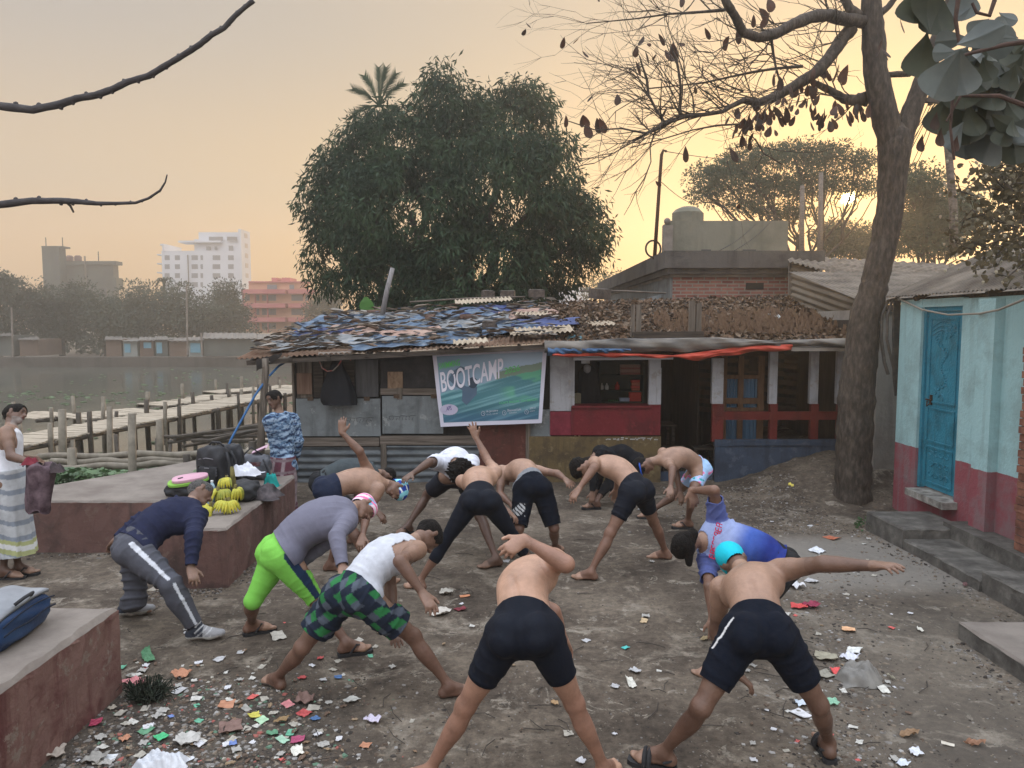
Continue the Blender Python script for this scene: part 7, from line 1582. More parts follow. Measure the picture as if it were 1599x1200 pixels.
# --- white vest
a, b = skinc(.85)
p = Person('person in white sleeveless vest and green and black patterned shorts, legs wide apart', face=28, sc=1.0, skin=a, tan=b, vox=.007, seed=4,
    footL=(440, 1078, -50), footR=(690, 1090, 72), pelvis=(552, 932), kneeL=(478, 1003), kneeR=(643, 990), chest=(628, 858, '+'), shR=(648, 862, '-'), head=(668, 838, '+'), look=(.6,.3,-.8),
    wrR=(661, 928, '-'), elR=(622, 872), reachR=.72, handR=(681, 960, '-'), wrL=(613, 985, '-'), elL=(612, 940), handL=(622, 1012, '-'), arch=.06, curlL=.15)
CAST['vest'] = p; p.body(); p.top((.50,.52,.57), sleeve=0, hem=.10, inf=.007, name='vest', tank=True, ringamp=.007)
def geo(P, s=p):
    h = np.floor((P@np.array(s.R) + P[:, 2]*.7)/.055).astype(int); k = np.floor((P@np.array(s.R)*.8 - P[:, 2])/.07).astype(int); q = (h*7 + k*13) % 9
    c = np.tile(np.array((.014,.02,.035)), (len(P), 1)); c[q < 2] = (.025,.15,.05); c[(q == 3) | (q == 4)] = (.07,.085,.11); return c
p.shorts(geo, t=.70, inf=.014, flare=.03, waist=.14, wr=.006, wf=17, ringamp=.010); p.hair('short')
# --- green tights
a, b = skinc(1.0)
p = Person('person in bright green knee tights, grey long-sleeved top and pink striped swim cap', face=68, sc=.98, skin=a, tan=tuple(np.array(b)*.95), vox=.007, seed=5, girth=1.2, lift=.02,
    footL=(384, 993, 60), footR=(532, 1025, 70), pelvis=(440, 865), kneeL=(402, 925), kneeR=(492, 935), chest=(532, 802, '+'), shR=(545, 812, '-'), head=(568, 793, '+'), look=(.75,-.1,-.75),
    wrR=(535, 886, '-'), elR=(526, 836), handR=(540, 912, '-'), wrL=(470, 880, '+'), elL=(520, 862), handL=(446, 902, '-'), arch=.07)
CAST['green'] = p; p.body()
p.top((.15,.15,.20), sleeve=1.93, hem=.08, inf=.016, name='long_sleeved_top', mat=STRETCH, ringamp=.004)
def tights(P, s=p):
    lat = (P - np.array(s.pel))@np.array(s.hr); c = np.tile(np.array((.19,.52,.08)), (len(P), 1))
    d, t = segt(P, s.hip['R'], s.kn['R']); A = np.array(s.hip['R']) + t[:, None]*(np.array(s.kn['R'])-np.array(s.hip['R'])); v = P - A; v /= np.maximum(np.linalg.norm(v, axis=1), 1e-6)[:, None]
    ax = nrm(s.kn['R']-s.hip['R']); o_ = s.F*.5 + s.hr*.85; out = np.array(nrm(o_ - ax*o_.dot(ax))); m = (v@out > .93) & (d < .13); c[m] = (.012,.03,.07); return c
p.shorts(tights, t=1.02, inf=.007, mat=STRETCH, waist=.14, name='tights', wr=.001, ringamp=.003)
p.hair('crop'); p.cap(lambda f, u, r: np.where((np.sin((u*.8-f*.5)*150) > .2)[:, None], (.80,.16,.36), np.where((abs(f-.0) < .03)[:, None], (.18,.45,.62), (.75,.62,.68)))); p.sandals('L'); p.sandals('R')
# --- navy jacket
a, b = skinc(.80)
p = Person('person in navy jacket and grey track pants with white side stripe beside the ledge', face=62, sc=1.0, skin=a, tan=b, vox=.0075, seed=6, girth=1.08, lift=.02,
    footL=(190, 963, 72), footR=(297, 1001, 80), pelvis=(212, 858), kneeL=(207, 905), kneeR=(268, 915), chest=(290, 800, '+'), shR=(300, 812, '-'), head=(313, 770, '+'), look=(.8,-.15,-.6),
    wrR=(298, 888, '-'), elR=(303, 846), handR=(306, 915, '-'), wrL=(180, 845, '+'), elL=(215, 815), handL=(168, 860, '+'), arch=.07)
CAST['navy'] = p; p.body(); p.top((.018,.022,.05), sleeve=1.9, hem=.0, inf=.018, name='jacket', ringamp=.010, wr=.005)
def track(P, s=p):
    c = np.tile(np.array((.075,.078,.095)), (len(P), 1))
    for A0, B0 in ((s.hip['R'], s.kn['R']), (s.kn['R'], s.an['R'])):
        d, t = segt(P, A0, B0); A = np.array(A0) + t[:, None]*(np.array(B0)-np.array(A0)); v = P - A; v /= np.maximum(np.linalg.norm(v, axis=1), 1e-6)[:, None]
        ax = nrm(B0-A0); o_ = s.F*.35 + s.hr*1.0; out = np.array(nrm(o_ - ax*o_.dot(ax))); m = (v@out > .988) & (d < .16); c[m] = (.55,.57,.62)
    return c
p.shorts(track, t=1.90, inf=.018, flare=.0, waist=.14, name='track_pants', wr=.006, wf=14, ringamp=.012); p.hair('crop', HAIRG)
def shoes(p, cu, cs):
    for q in 'LR':
        F = Field(); foot(F, p.an[q], p.fd[q], p.g0[q], p.sc, shoe=.010); F.seg(p.an[q], p.an[q] + Vector((0,0,.03)), [.045, .045], .02)
        P, Q = F.mesh(.007); lo = P[:, 2] < p.g0[q] + .022; P[:, 2] = np.maximum(P[:, 2], p.g0[q] - .02)
        d = (P - np.array(p.an[q]))@np.array(p.fd[q])
        col = np.where(lo[:, None], cs, np.where((d > .06)[:, None], (.28,.28,.29), cu)); st = (abs(((P-np.array(p.an[q]))@np.array(p.fd[q])*1.0 - (P[:,2]-p.an[q].z)*1.2) % .05 - .025) < .006) & ~lo & (d > 0) & (d < .12); col[st] = (.45,.46,.47)
        mesh_obj('shoe', P - np.array(p.base), Q, CLOTH, p.body_o, True, cols=col)
shoes(p, (.04,.045,.06), (.5,.5,.48))
# --- raised arms, blue cap
a, b = skinc(.95)
p = Person('shirtless person in blue swim cap and navy shorts, one arm raised straight up behind', face=75, sc=1.0, skin=a, tan=b, vox=.0075, seed=7,
    footL=(508, 892, 85), footR=(590, 915, 60), pelvis=(510, 768), chest=(583, 752, '+'), shR=(580, 765, '-'), head=(620, 765, '+'), look=(.55,-.25,-.8),
    wrR=(566, 838, '-'), elR=(574, 803), handR=(560, 860, '-'), wrL=(534, 676, '-'), elL=(562, 706), handL=(534, 644, '+'), reachL=.95, arch=.05, curlL=.2)
CAST['bluecap'] = p; p.body(); p.shorts(navy, t=.5, inf=.008, mat=STRETCH, waist=.22)
p.hair('crop'); p.cap(lambda f, u, r: np.where((np.sin((f+u)*55+r*25) > .35)[:, None], (.25,.62,.72), np.where((np.sin((f-u)*60) > .75)[:, None], (.75,.8,.85), (.02,.06,.35))))
# --- grey shirt behind
a, b = skinc(.8)
p = Person('person in dark grey shirt bending low behind the blue-capped swimmer', face=80, sc=.98, skin=a, tan=b, vox=.010, seed=8,
    footL=(490, 840, 80), footR=(545, 850, 80), pelvis=(502, 757), chest=(575, 738, '+'), shR=(578, 745, '-'), head=(603, 745, '+'), wrR=(590, 800, '-'), wrL=(560, 800, '+'), arch=.09)
CAST['grey'] = p; p.body(); p.top((.055,.068,.075), sleeve=.6, hem=.05, inf=.016, name='shirt', ringamp=.009); p.shorts((.015,.016,.018), t=1.8, inf=.014, name='trousers'); p.hair('short')
# --- white T-shirt, afro
a, b = skinc(.62)
p = Person('person with bushy black hair in white T-shirt and black shorts, facing the camera and bowing', face=165, sc=1.04, skin=a, tan=b, vox=.009, seed=9,
    footR=(642, 830, -140, .1), footL=(782, 884, -110), pelvis=(712, 745, 8.15), kneeR=(668, 770), kneeL=(745, 815), chest=(710, 722, '-'), shR=(682, 722, '-'), head=(718, 736, '-'), look=(0,-.35,-.9),
    wrR=(642, 742, '-'), elR=(664, 728), handR=(626, 752, '-'), wrL=(752, 775, '-'), elL=(742, 750), arch=.10)
CAST['afro'] = p; p.body(); p.top((.60,.62,.70), sleeve=.65, hem=.2, inf=.012, name='t_shirt', ringamp=.008); p.shorts((.016,.018,.026), t=.72, inf=.014, flare=.02); p.hair('afro'); p.sandals('R'); 
# --- leggings
a, b = skinc(1.15)
p = Person('shirtless person in black three quarter leggings with one arm raised straight up', face=2, sc=1.0, skin=a, tan=tuple(np.array(b)*1.0), vox=.0075, seed=10,
    footL=(662, 922, -65), footR=(832, 905, 40), pelvis=(750, 785), kneeL=(703, 838), kneeR=(790, 830), chest=(748, 745, '+'), shR=(772, 744, '-'), head=(735, 762, '+'),
    wrR=(743, 683, '+'), elR=(763, 722), handR=(733, 655, '+'), palmR=(0, 1, .2), thumbR=(1, 0, 0), reachR=.95, wrL=(795, 800, '+'), elL=(784, 772), arch=.07, curlR=.05, spread=.35)
CAST['leggings'] = p; p.body(); p.shorts(dark, t=1.45, inf=.006, mat=STRETCH, waist=.22, name='leggings', wr=.001, ringamp=.002); p.hair('short')
# --- grey waistband
a, b = skinc(1.05)
p = Person('shirtless person in black shorts with grey waistband and white side print', face=-5, sc=1.0, skin=a, tan=b, vox=.008, seed=11,
    footL=(800, 872, -20), footR=(864, 866, 30), pelvis=(832, 764), kneeL=(812, 822), kneeR=(862, 815), chest=(808, 735, '+'), shR=(838, 738, '+'), head=(785, 745, '+'),
    wrR=(884, 750, '-'), elR=(864, 740), handR=(893, 760, '-'), wrL=(800, 790, '-'), elL=(780, 772), arch=.09)
CAST['waistband'] = p; p.body()
def wb(P, s=p):
    t = ((P - np.array(s.pel))@np.array(s.tr)); c = np.tile(np.array(dark), (len(P), 1)); c[t > .055] = (.22,.23,.25)
    lat = (P - np.array(s.pel))@np.array(s.hr); d, tt = segt(P, s.hip['L'], s.kn['L']); m = (lat < -.10) & (tt > .42) & (tt < .72) & (P[:,1] < s.hip['L'].y) & (np.sin((P[:,0]*1.0+P[:,2]*1.2)*130) > -.3) & (np.sin((P[:,0]-P[:,2])*37+1)>-.6); c[m] = (.45,.46,.47); return c
p.shorts(wb, t=.92, inf=.016, flare=.02, waist=.22, wr=.004); p.hair('short')
# --- centre right
a, b = skinc(1.12)
p = Person('shirtless person in tight black shorts leaning left before the ochre panel', face=-48, sc=1.02, skin=a, tan=tuple(np.array(b)*1.05), vox=.0075, seed=13,
    footL=(930, 906, -78), footR=(1046, 874, -70), pelvis=(993, 768), kneeL=(957, 822), kneeR=(1024, 822), chest=(945, 726, '+'), shL=(930, 724, '-'), head=(908, 732, '+'), look=(-.5,.2,-.8),
    wrL=(904, 764, '-'), elL=(919, 742), handL=(889, 786, '-'), reachL=.85, wrR=(962, 765, '+'), elR=(965, 740), arch=.06)
CAST['centre'] = p; p.body(); p.shorts(dark, t=.62, inf=.007, mat=STRETCH, waist=.20, wr=.001); p.hair('thick')
# --- black long sleeves
a, b = skinc(.8)
p = Person('person in black long-sleeved top and sandals bending low against the yellow panel', face=-125, sc=1.0, skin=a, tan=b, vox=.010, seed=12, lift=.02,
    footR=(985, 798, -110), footL=(936, 795, -95), pelvis=(985, 722, 9.95), chest=(938, 708, '-'), shR=(930, 706, '-'), head=(920, 725, '-'), look=(-.4,-.4,-.8), wrL=(932, 772, '-'), elL=(950, 750), wrR=(925, 770, '-'), elR=(915, 745), arch=.09, girth=1.1)
CAST['black'] = p; p.body(); p.top((.010,.011,.014), sleeve=1.9, hem=.0, inf=.012, name='long_sleeved_top'); p.shorts((.012,.013,.016), t=1.7, inf=.012, name='leggings'); p.hair('short'); p.sandals('L')
# --- floral shorts
a, b = skinc(.92)
p = Person('shirtless person in pale blue and pink floral shorts with blue goggle strap', face=-85, sc=1.0, skin=a, tan=b, vox=.009, seed=14, lift=.02,
    footL=(1080, 826, -85), footR=(1024, 810, -85), pelvis=(1092, 735), kneeL=(1080, 775), kneeR=(1058, 770), chest=(1040, 716, '-'), shL=(1038, 722, '-'), head=(1004, 728, '-'), look=(-.5,0,-.8),
    wrL=(1047, 762, '-'), elL=(1049, 738), handL=(1046, 778, '-'), wrR=(1062, 770, '+'), elR=(1058, 745), arch=.09)
CAST['floral'] = p; p.body()
def floral(P, s=p):
    c = np.tile(np.array((.36,.55,.82)), (len(P), 1)); n1 = snoise(P, 34, 5); n2 = snoise(P, 30, 9); c[n1 > .38] = (.80,.20,.45); c[(n1 > .22) & (n1 <= .38)] = (.75,.48,.68); c[n2 > .55] = (.02,.36,.40); return c
p.shorts(floral, t=.60, inf=.008, mat=STRETCH, waist=.14, wr=.001); p.hair('short'); p.sandals('L'); p.sandals('R')
F = Field(); S = p.hS
pts = [p.hd + p.hf*.092*math.cos(t)*1.05 + p.hrt*.088*math.sin(t) + p.hu*(.035 + .02*math.cos(t)) for t in np.linspace(0, 2*math.pi, 25)]
m = MB(); m.tube([q - p.base for q in pts], .010, 6); m.build('goggle_strap', pmat('blue_rubber', (.02,.10,.55), rough=.4), p.body_o)
# --- onlooker left
a, b = skinc(.72)
p = Person('bearded standing person in white vest and pale striped wrap holding cloth, at left edge', face=82, sc=.98, skin=a, tan=b, vox=.007, seed=15, lift=.02,
    footL=(-2, 906, 80), footR=(22, 899, 85), pelvis=(12, 752), chest=(14, 682, '+'), shR=(10, 684, '-'), head=(24, 648, '+'), look=(.9,-.3,-.35), trunk=.46,
    wrR=(52, 724, '-'), elR=(4, 732), handR=(76, 736, '-'), wrL=(56, 716, '+'), elL=(20, 735), handL=(78, 728, '+'), arch=.01, beard=(.22,.21,.20), curlR=.7, curlL=.7, palmR=(.2,-.3,1), palmL=(.2,-.3,1), groove=False)
CAST['onlooker'] = p; p.body(); p.top((.60,.61,.65), sleeve=0, hem=-.05, inf=.006, name='vest', tank=True, ringamp=.003); p.hair('short'); p.sandals('R'); p.sandals('L')
def wrap(p, name, zlo, w, color, seed):
    F = Field(); S = p.sc; c0 = p.pel + Vector((0,0,.10)); fx = nrm(Vector((p.F.x, p.F.y, 0)))
    foot_mid = (p.an['L']+p.an['R'])/2; base = Vector((foot_mid.x, foot_mid.y, zlo))
    for o in (-1, 0, 1):
        for e in (-1, 1):
            F.seg(c0 + p.hr*.07*o + fx*.02*e, base + p.hr*w*o + fx*.09*e + Vector((0,0,-.02)), [.105, .118, .115, .125], .05)
    def cut(): return [(c0 + Vector((0,0,.03)), (0,0,1), .4), (base, (.08,0,-1), .5)]
    ring = []
    def fold(P): return color(P)
    o = p.garment(name, lambda F2: F2.p.extend(F.p), cut(), fold, CLOTH, .004, 12, vox=.010)
    me = o.data; co = np.empty(len(me.vertices)*3, np.float32); me.vertices.foreach_get('co', co); co = co.reshape(-1, 3)
    ctr = np.array((c0+base)/2 - p.base); v = co - ctr; ang = np.arctan2(v[:, 1], v[:, 0]); t = np.clip((c0.z - p.base.z - co[:, 2])/(c0.z-base.z), 0, 1)
    k = 1 + .055*t*np.sin(ang*9 + co[:, 2]*3 + seed) + .03*t*np.sin(ang*17+seed)
    co[:, :2] = ctr[:2] + (co[:, :2]-ctr[:2])*k[:, None]; me.vertices.foreach_set('co', co.ravel()); me.update(); return o
def w1(P, s=p):
    z = P[:, 2] + .25*(P[:, 0]-s.pel.x); c = np.tile(np.array((.50,.53,.56)), (len(P), 1))
    c[np.sin(z*42 + 2*np.sin(P[:,0]*9)) > .55] = (.26,.30,.36); c[(z > .28) & (z < .33)] = (.42,.45,.22); c[(z > .33) & (z < .38)] = (.70,.72,.72); c[(z > .38) & (z < .42)] = (.42,.45,.22); return c
wrap(p, 'wrap_skirt', .22, .03, w1, 1)
# --- onlooker in patterned shirt
a, b = skinc(.62)
p = Person('standing person in blue patterned shirt and maroon check wrap behind the ledge', face=215, sc=.99, skin=a, tan=b, vox=.008, seed=16, lift=.02,
    footL=(448, 812, 215), footR=(432, 814, 200), pelvis=(441, 728, 9.3), chest=(439, 657, '-'), shR=(421, 659, '-'), head=(428, 624, '-'), look=(-.45,-.85,-.15), trunk=.47,
    wrR=(452, 716, 9.5), elR=(418, 694), wrL=(462, 716, 9.5), elL=(466, 690), arch=.01, groove=False)
CAST['patterned'] = p; p.body()
def camo(P): 
    n = snoise(P*np.array((1,1,1.6)), 46, 4); m = snoise(P, 80, 8); c = np.tile(np.array((.10,.17,.27)), (len(P), 1)); c[n > .12] = (.27,.36,.48); c[n < -.25] = (.02,.035,.08); c[m > .45] = (.05,.08,.15); return c
p.top(camo, sleeve=1.9, hem=-.12, inf=.022, name='shirt', wr=.005); p.hair('short')
def w2(P):
    c = np.tile(np.array((.10,.035,.05)), (len(P), 1)); c[np.sin(P[:, 0]*48) > .6] = (.24,.19,.20); c[np.sin(P[:, 2]*45) > .8] = (.16,.12,.13); return c
wrap(p, 'wrap_skirt', .12, .03, w2, 3)
# ------------------------------------------------------------------ things on the ledges
LZ = .56
def soft_box(name, c, dims, rz, mat, label, cat, tilt=(0,0), bulge=.2, group=None, parent=None, lean=0.0, nseg=12):
    """padded bag body: superellipsoid with slightly slumped sides"""
    bm = bmesh.new(); bmesh.ops.create_cube(bm, size=2); bmesh.ops.subdivide_edges(bm, edges=bm.edges[:], cuts=nseg-1, use_grid_fill=True); r = random.Random(hash(label) % 999 if False else len(label or name))
    for v in bm.verts:
        p = v.co.copy(); e = 5; n = (abs(p.x)**e + abs(p.y)**e + abs(p.z)**e)**(1/e); p = p/n; 
        q = Vector((p.x*(1+bulge*(1-p.z*p.z)*.4), p.y*(1+bulge*(1-p.z*p.z)), p.z)); w = .012*math.sin(p.x*7+r.random()*.3)*math.sin(p.z*6+p.y*4)
        v.co = Vector((q.x*dims[0]/2, q.y*dims[1]/2, (q.z+1)*dims[2]/2)) + p*w
        v.co.y += lean*v.co.z
    me = bpy.data.meshes.new(name); bm.to_mesh(me); bm.free(); me.materials.append(mat); me.polygons.foreach_set('use_smooth', [True]*len(me.polygons)); o = bpy.data.objects.new(name, me); COL.objects.link(o)
    if parent: o.parent = parent
    o.location = c; o.rotation_euler = (tilt[0], tilt[1], rz); tag(o, label, cat, group); return o
NYL = pmat('black_nylon', (.012,.013,.017), (.024,.026,.032), scale=8, rough=.65, bump=.02, bscale=60, spec=.4)
GRN = pmat('grey_nylon', (.07,.075,.09), (.13,.135,.155), scale=6, rough=.7, bump=.02, bscale=60)
NVN = pmat('navy_nylon', (.012,.035,.10), (.02,.055,.14), scale=5, rough=.5, bump=.02, bscale=60)
def localpart(m, name, mat, parent, smooth=True): o = m.build(name, mat, parent, smooth); return o
# tall black rucksack
c = gr(338, 764, LZ); root = soft_box('backpack', (c.x, c.y, LZ), (.33, .22, .50), -.25, NYL, 'tall black rucksack standing on the ledge behind the bananas', 'backpack', lean=-.05)
m = MB(); m.slab(lambda u, v: Vector(((u-.5)*.25, -.145 - .02*math.sin(math.pi*u)*math.sin(math.pi*v), .05+.24*v)), 8, 8, .01); localpart(m, 'front_pocket', NYL, root)
m = MB(); m.tube([(-.10,.02,.49), (-.05,.02,.535), (.05,.02,.535), (.10,.02,.49)], .012, 6); localpart(m, 'handle', NYL, root)
m = MB(); m.tube([(-.13,-.125,.36), (0,-.165,.385), (.13,-.125,.36)], .005, 5); m.bar((-.03,-.162,.27), (.03,-.162,.27), .003, .012); localpart(m, 'zip', pmat('zip_grey', (.2,.2,.22)), root)
for s in (-1, 1): m = MB(); m.tube([(.17,.04*s,.44), (.215,.06*s,.33), (.215,.05*s,.17), (.16,.03*s,.06)], .018, 6); localpart(m, 'strap', NYL, root)
c = gr(362, 755, LZ); soft_box('backpack', (c.x, c.y, LZ), (.26, .20, .47), .35, NYL, 'second black rucksack leaning against the back of the tall one', 'backpack', lean=-.06)
# kickboards in a black mesh bag
c = gr(291, 775, LZ); root = soft_box('swim_bag', (c.x, c.y, LZ), (.38, .22, .15), .1, NYL, 'black swim bag holding the pink and green kickboards', 'bag')
def board(z, colr, lab, w=.46, l=.26, px=0):
    m = MB(); n = 28; top = []
    for k in range(n):
        a = 2*math.pi*k/n; ex = .75; x = math.copysign(abs(math.cos(a))**ex, math.cos(a))*w/2; y = math.copysign(abs(math.sin(a))**ex, math.sin(a))*l/2*(1-.25*(x/w)); top.append((x, y))
    zs = (0, .006, .026, .032); sc = (.97, 1, 1, .97); m.add([(x*s_, y*s_, z_) for z_, s_ in zip(zs, sc) for x, y in top], [(i*n+k, i*n+(k+1) % n, (i+1)*n+(k+1) % n, (i+1)*n+k) for i in range(3) for k in range(n)] + [tuple(range(n))[::-1], tuple(range(3*n, 4*n))])
    o = m.build('kickboard', pmat('foam'+str(colr), colr, tuple(q*.88 for q in colr), scale=8, rough=.6), None, False); o.location = (c.x+.03+px, c.y, LZ+z); o.rotation_euler = (.12, -.10, .35); tag(o, lab, 'kickboard'); return o
board(.152, (.22,.46,.07), 'bright green kickboard lying under the pink one', .42, .26); o = board(.187, (.60,.34,.43), 'pink kickboard lying on the green one', .37, .22, .02); m = MB(); m.tube([(-.12,-.02,.034), (-.09,-.02,.036), (-.07,-.01,.034)], .008, 5); m.build('grip_hole', NYL, o)
# grey bag, dark bag, clothes, teal bag
c = gr(398, 748, LZ); root = soft_box('sports_bag', (c.x, c.y, LZ), (.34, .24, .30), .2, GRN, 'grey sports bag with a faded red label behind the white shirt', 'bag', bulge=.3)
m = MB(); m.slab(lambda u, v: Vector(((u-.5)*.2, -.152, .17+.06*v)), 6, 2, .002); localpart(m, 'label_patch', pmat('faded_patch', (.25,.08,.09), (.34,.25,.26), scale=30, lo=.48, hi=.52, stretch=(1,1,3)), root)
m = MB(); m.tube([(.12,-.14,.26), (.17,-.17,.15), (.20,-.18,.0)], .012, 6); m.tube([(-.13,-.05,.29), (-.02,-.08,.40), (.11,-.06,.29)], .010, 6); localpart(m, 'strap', NYL, root)
m = MB(); m.slab(lambda u, v: Vector((-.06+.2*u, -.02+.16*v, .30+.09*u-.02*math.sin(v*5))), 8, 6, .004); o = m.build('pink_towel', pmat('pink_towel', (.5,.33,.42), (.6,.42,.5), scale=20, bump=.04)); o.location = (c.x, c.y, LZ); tag(o, 'folded pale pink towel on top of the grey sports bag', 'towel')
c = gr(372, 780, LZ); soft_box('kit_bag', (c.x, c.y, LZ), (.38, .28, .20), .1, NYL, 'low black kit bag beside the bananas', 'bag', bulge=.35)
def heap(name, c, w, l, h, mat, label, cat, seed, n=30):
    r = random.Random(seed); ph = [r.uniform(0, 6) for _ in range(6)]
    m = MB()
    def fn(u, v):
        x, y = (u-.5)*2, (v-.5)*2; rr_ = min(1, (abs(x)**2.6+abs(y)**2.6)**(1/2.6)); z = h*(1-rr_**3)*(.72 + .28*math.sin(x*5+ph[0])*math.cos(y*4+ph[1])) + .018*abs(math.sin(x*11+y*5+ph[2]))*(1-rr_**6) + .01*math.sin(y*17+x*3+ph[3])*(1-rr_)
        return c + Vector((x*w/2*(1+.1*math.sin(y*6+ph[4])), y*l/2*(1+.12*math.sin(x*5+ph[5])), max(.0, z)+.004))
    m.grid(fn, n, n); o = m.build(name, mat, None, True, loc=tuple(c)); return tag(o, label, cat)
CL = lambda n, a, b: pmat(n, a, b, scale=9, rough=.95, bump=.05, bscale=26)
heap('white_shirt', gr(383, 764, LZ)+Vector((0,0,.17)), .36, .24, .12, CL('white_cotton', (.55,.57,.64), (.64,.66,.72)), 'crumpled white shirt on top of the black kit bag', 'shirt', 1)
heap('clothes_pile', gr(408, 777, LZ), .42, .34, .15, CL('dark_mixed_cloth', (.015,.016,.02), (.10,.085,.09)), 'pile of dark clothes at the inner edge of the ledge', 'clothes', 2)
heap('teal_bag', gr(424, 760, LZ), .17, .14, .17, CL('teal_net', (.01,.22,.21), (.02,.34,.31)), 'small teal net bag behind the dark clothes', 'bag', 3)
heap('cloth_bundle', gr(412, 742, LZ), .30, .22, .20, CL('tan_cloth', (.14,.11,.09), (.25,.21,.18)), 'brownish cloth bundle at the far end of the ledge', 'cloth', 4)
# bananas
r = random.Random(2)
YELB = pmat('banana_skin', (.50,.40,.03), (.62,.52,.06), scale=14, rough=.5, c3=(.40,.40,.05)); GRNB = pmat('green_banana_skin', (.20,.24,.04), (.42,.38,.05), scale=12, rough=.5); BSTEM = pmat('banana_stem', (.10,.09,.03), (.18,.15,.05), scale=20)
def banana_hand(c, n, R_, rad, out, label, mat, up=.5, seed=0, rows=1):
    t = empty('banana_bunch', tuple(c)); tag(t, label, 'bananas', 'bananas on the ledge'); r = random.Random(seed); o = Vector(out).normalized(); side = o.cross(Vector((0,0,1))).normalized()
    for row in range(rows):
        for k in range(n):
            a = (k/(n-1)-.5)*1.9 + r.uniform(-.05,.05); d = (o*math.cos(a) + side*math.sin(a)).normalized(); m = MB(); p0 = Vector((0,0,up*.12+.05 - .045*row)); pts = [p0 + d*(R_*f) + Vector((0,0, .055*math.sin(f*2.6) - .045*f*f*1.7)) for f in (0,.2,.4,.6,.8,.95,1.05)]
            pts = [Vector((p.x, p.y, max(p.z, rad*.6))) for p in pts]; m.tube(pts, [rad*.35, rad*.75, rad, rad*1.02, rad*.9, rad*.5, rad*.2], 6); b = m.build('banana', mat if r.random() < .8 else GRNB, t, True)
    m = MB(); m.tube([(0,0,.02), (0,0,.07+up*.12), (0,0,.13+up*.12)], [.022,.020,.014], 7); m.build('stalk', BSTEM, t, True); return t
for k, (x, y, dz, n, up, o_, mt, lab) in enumerate(((329,803,0,7,.1,(-.1,-1,0),YELB,'small yellow bunch of bananas lying apart in front on the left'), (347,802,0,7,.2,(-.3,-1,0),YELB,'ripe bunch of bananas at the left front of the pile'), (361,800,0,7,.2,(.6,-1,0),YELB,'ripe bunch of bananas at the right front of the pile'), (341,791,.02,7,.5,(-.8,-.6,0),YELB,'bunch of bananas halfway up the left of the pile'), (352,790,.03,8,.4,(0,-1,0),GRNB,'greenish bunch of bananas in the centre of the pile'), (363,789,.05,7,.5,(.9,-.4,0),YELB,'bunch of bananas halfway up the right of the pile'), (358,787,.10,8,.6,(.3,-1,.2),YELB,'topmost bunch of bananas on the pile'))):
    b_ = banana_hand(gr(x, y, LZ)+Vector((0,0,dz)), n, .10, .020, o_, lab, mt, up, k); b_.rotation_euler = (r.uniform(-.25,.25), r.uniform(-.35,.35), r.uniform(-.5,.5))
m = MB(); c = gr(366, 786, LZ); m.tube([c + Vector((0,.02,.02)), c + Vector((-.02,.03,.28)), c + Vector((-.03,.04,.38))], [.03,.028,.02], 8); tag(m.build('banana_stalk', BSTEM, smooth=True), 'thick cut banana stalk standing up behind the bunches', 'stalk')
def bottle(px, py, lab, liquid, capc):
    c = gr(px, py, LZ); t = empty('water_bottle', tuple(c)); tag(t, lab, 'bottle', 'water bottles on the ledge'); m = MB(); m.lathe((0,0,0), [(.030,0),(.034,.01),(.034,.07),(.031,.08),(.034,.09),(.034,.15),(.020,.185),(.013,.195),(.013,.205)], 14); m.build('bottle_body', liquid, t, True); m = MB(); m.lathe((0,0,.205), [(.015,0),(.015,.018),(.013,.02)], 12); m.build('bottle_cap', capc, t); m = MB(); m.lathe((0,0,.085), [(.0345,0),(.0345,.05)], 14); m.build('bottle_label', pmat('blue_label', (.02,.25,.6), (.05,.4,.7), scale=30), t)
PET = pmat('clear_pet', (.30,.45,.55), (.4,.55,.62), rough=.15, spec=.6); CAPB = pmat('blue_cap', (.02,.12,.6)); CAPW = pmat('white_cap_plastic', (.7,.7,.7))
bottle(326, 788, 'half hidden blue labelled water bottle left of the bananas', PET, CAPB); bottle(332, 783, 'water bottle with white cap nearest the rucksack', PET, CAPW)
# near left bag
c = gr(12, 1000, .585); root = soft_box('travel_bag', (-3.03, 4.22, .585), (.34, .50, .22), .05, NVN, 'navy and grey travel bag on the near left ledge', 'bag', bulge=.22)
def bagtop(u, v):
    x = (u-.5)*.37; y = (v-.5)*.56; x *= .92; y *= .86; return Vector((x, y, .262 - .9*x*x - .5*y*y + .008*math.sin(u*9+v*5)))
m = MB(); m.slab(bagtop, 16, 20, .02); localpart(m, 'top_flap', pmat('silver_grey_nylon', (.20,.215,.24), (.27,.285,.31), scale=6, rough=.6, bump=.02), root)
m = MB(); m.tube([(.17,-.10,.24), (.205,-.06,.27), (.205,.02,.27), (.17,.06,.24)], .010, 6); localpart(m, 'handle', NYL, root)
m = MB(); m.tube([(.190*math.cos(a) if False else .20, -.25+.5*k/10, .115+.006*math.sin(k)) for k, a in enumerate(np.linspace(0,1,11))], .006, 5); m.tube([(.196, -.25+.5*k/10, .19-.002*(k-5)**2*.5) for k in range(11)], .005, 5); localpart(m, 'zip', pmat('zip_dark', (.01,.015,.03)), root)
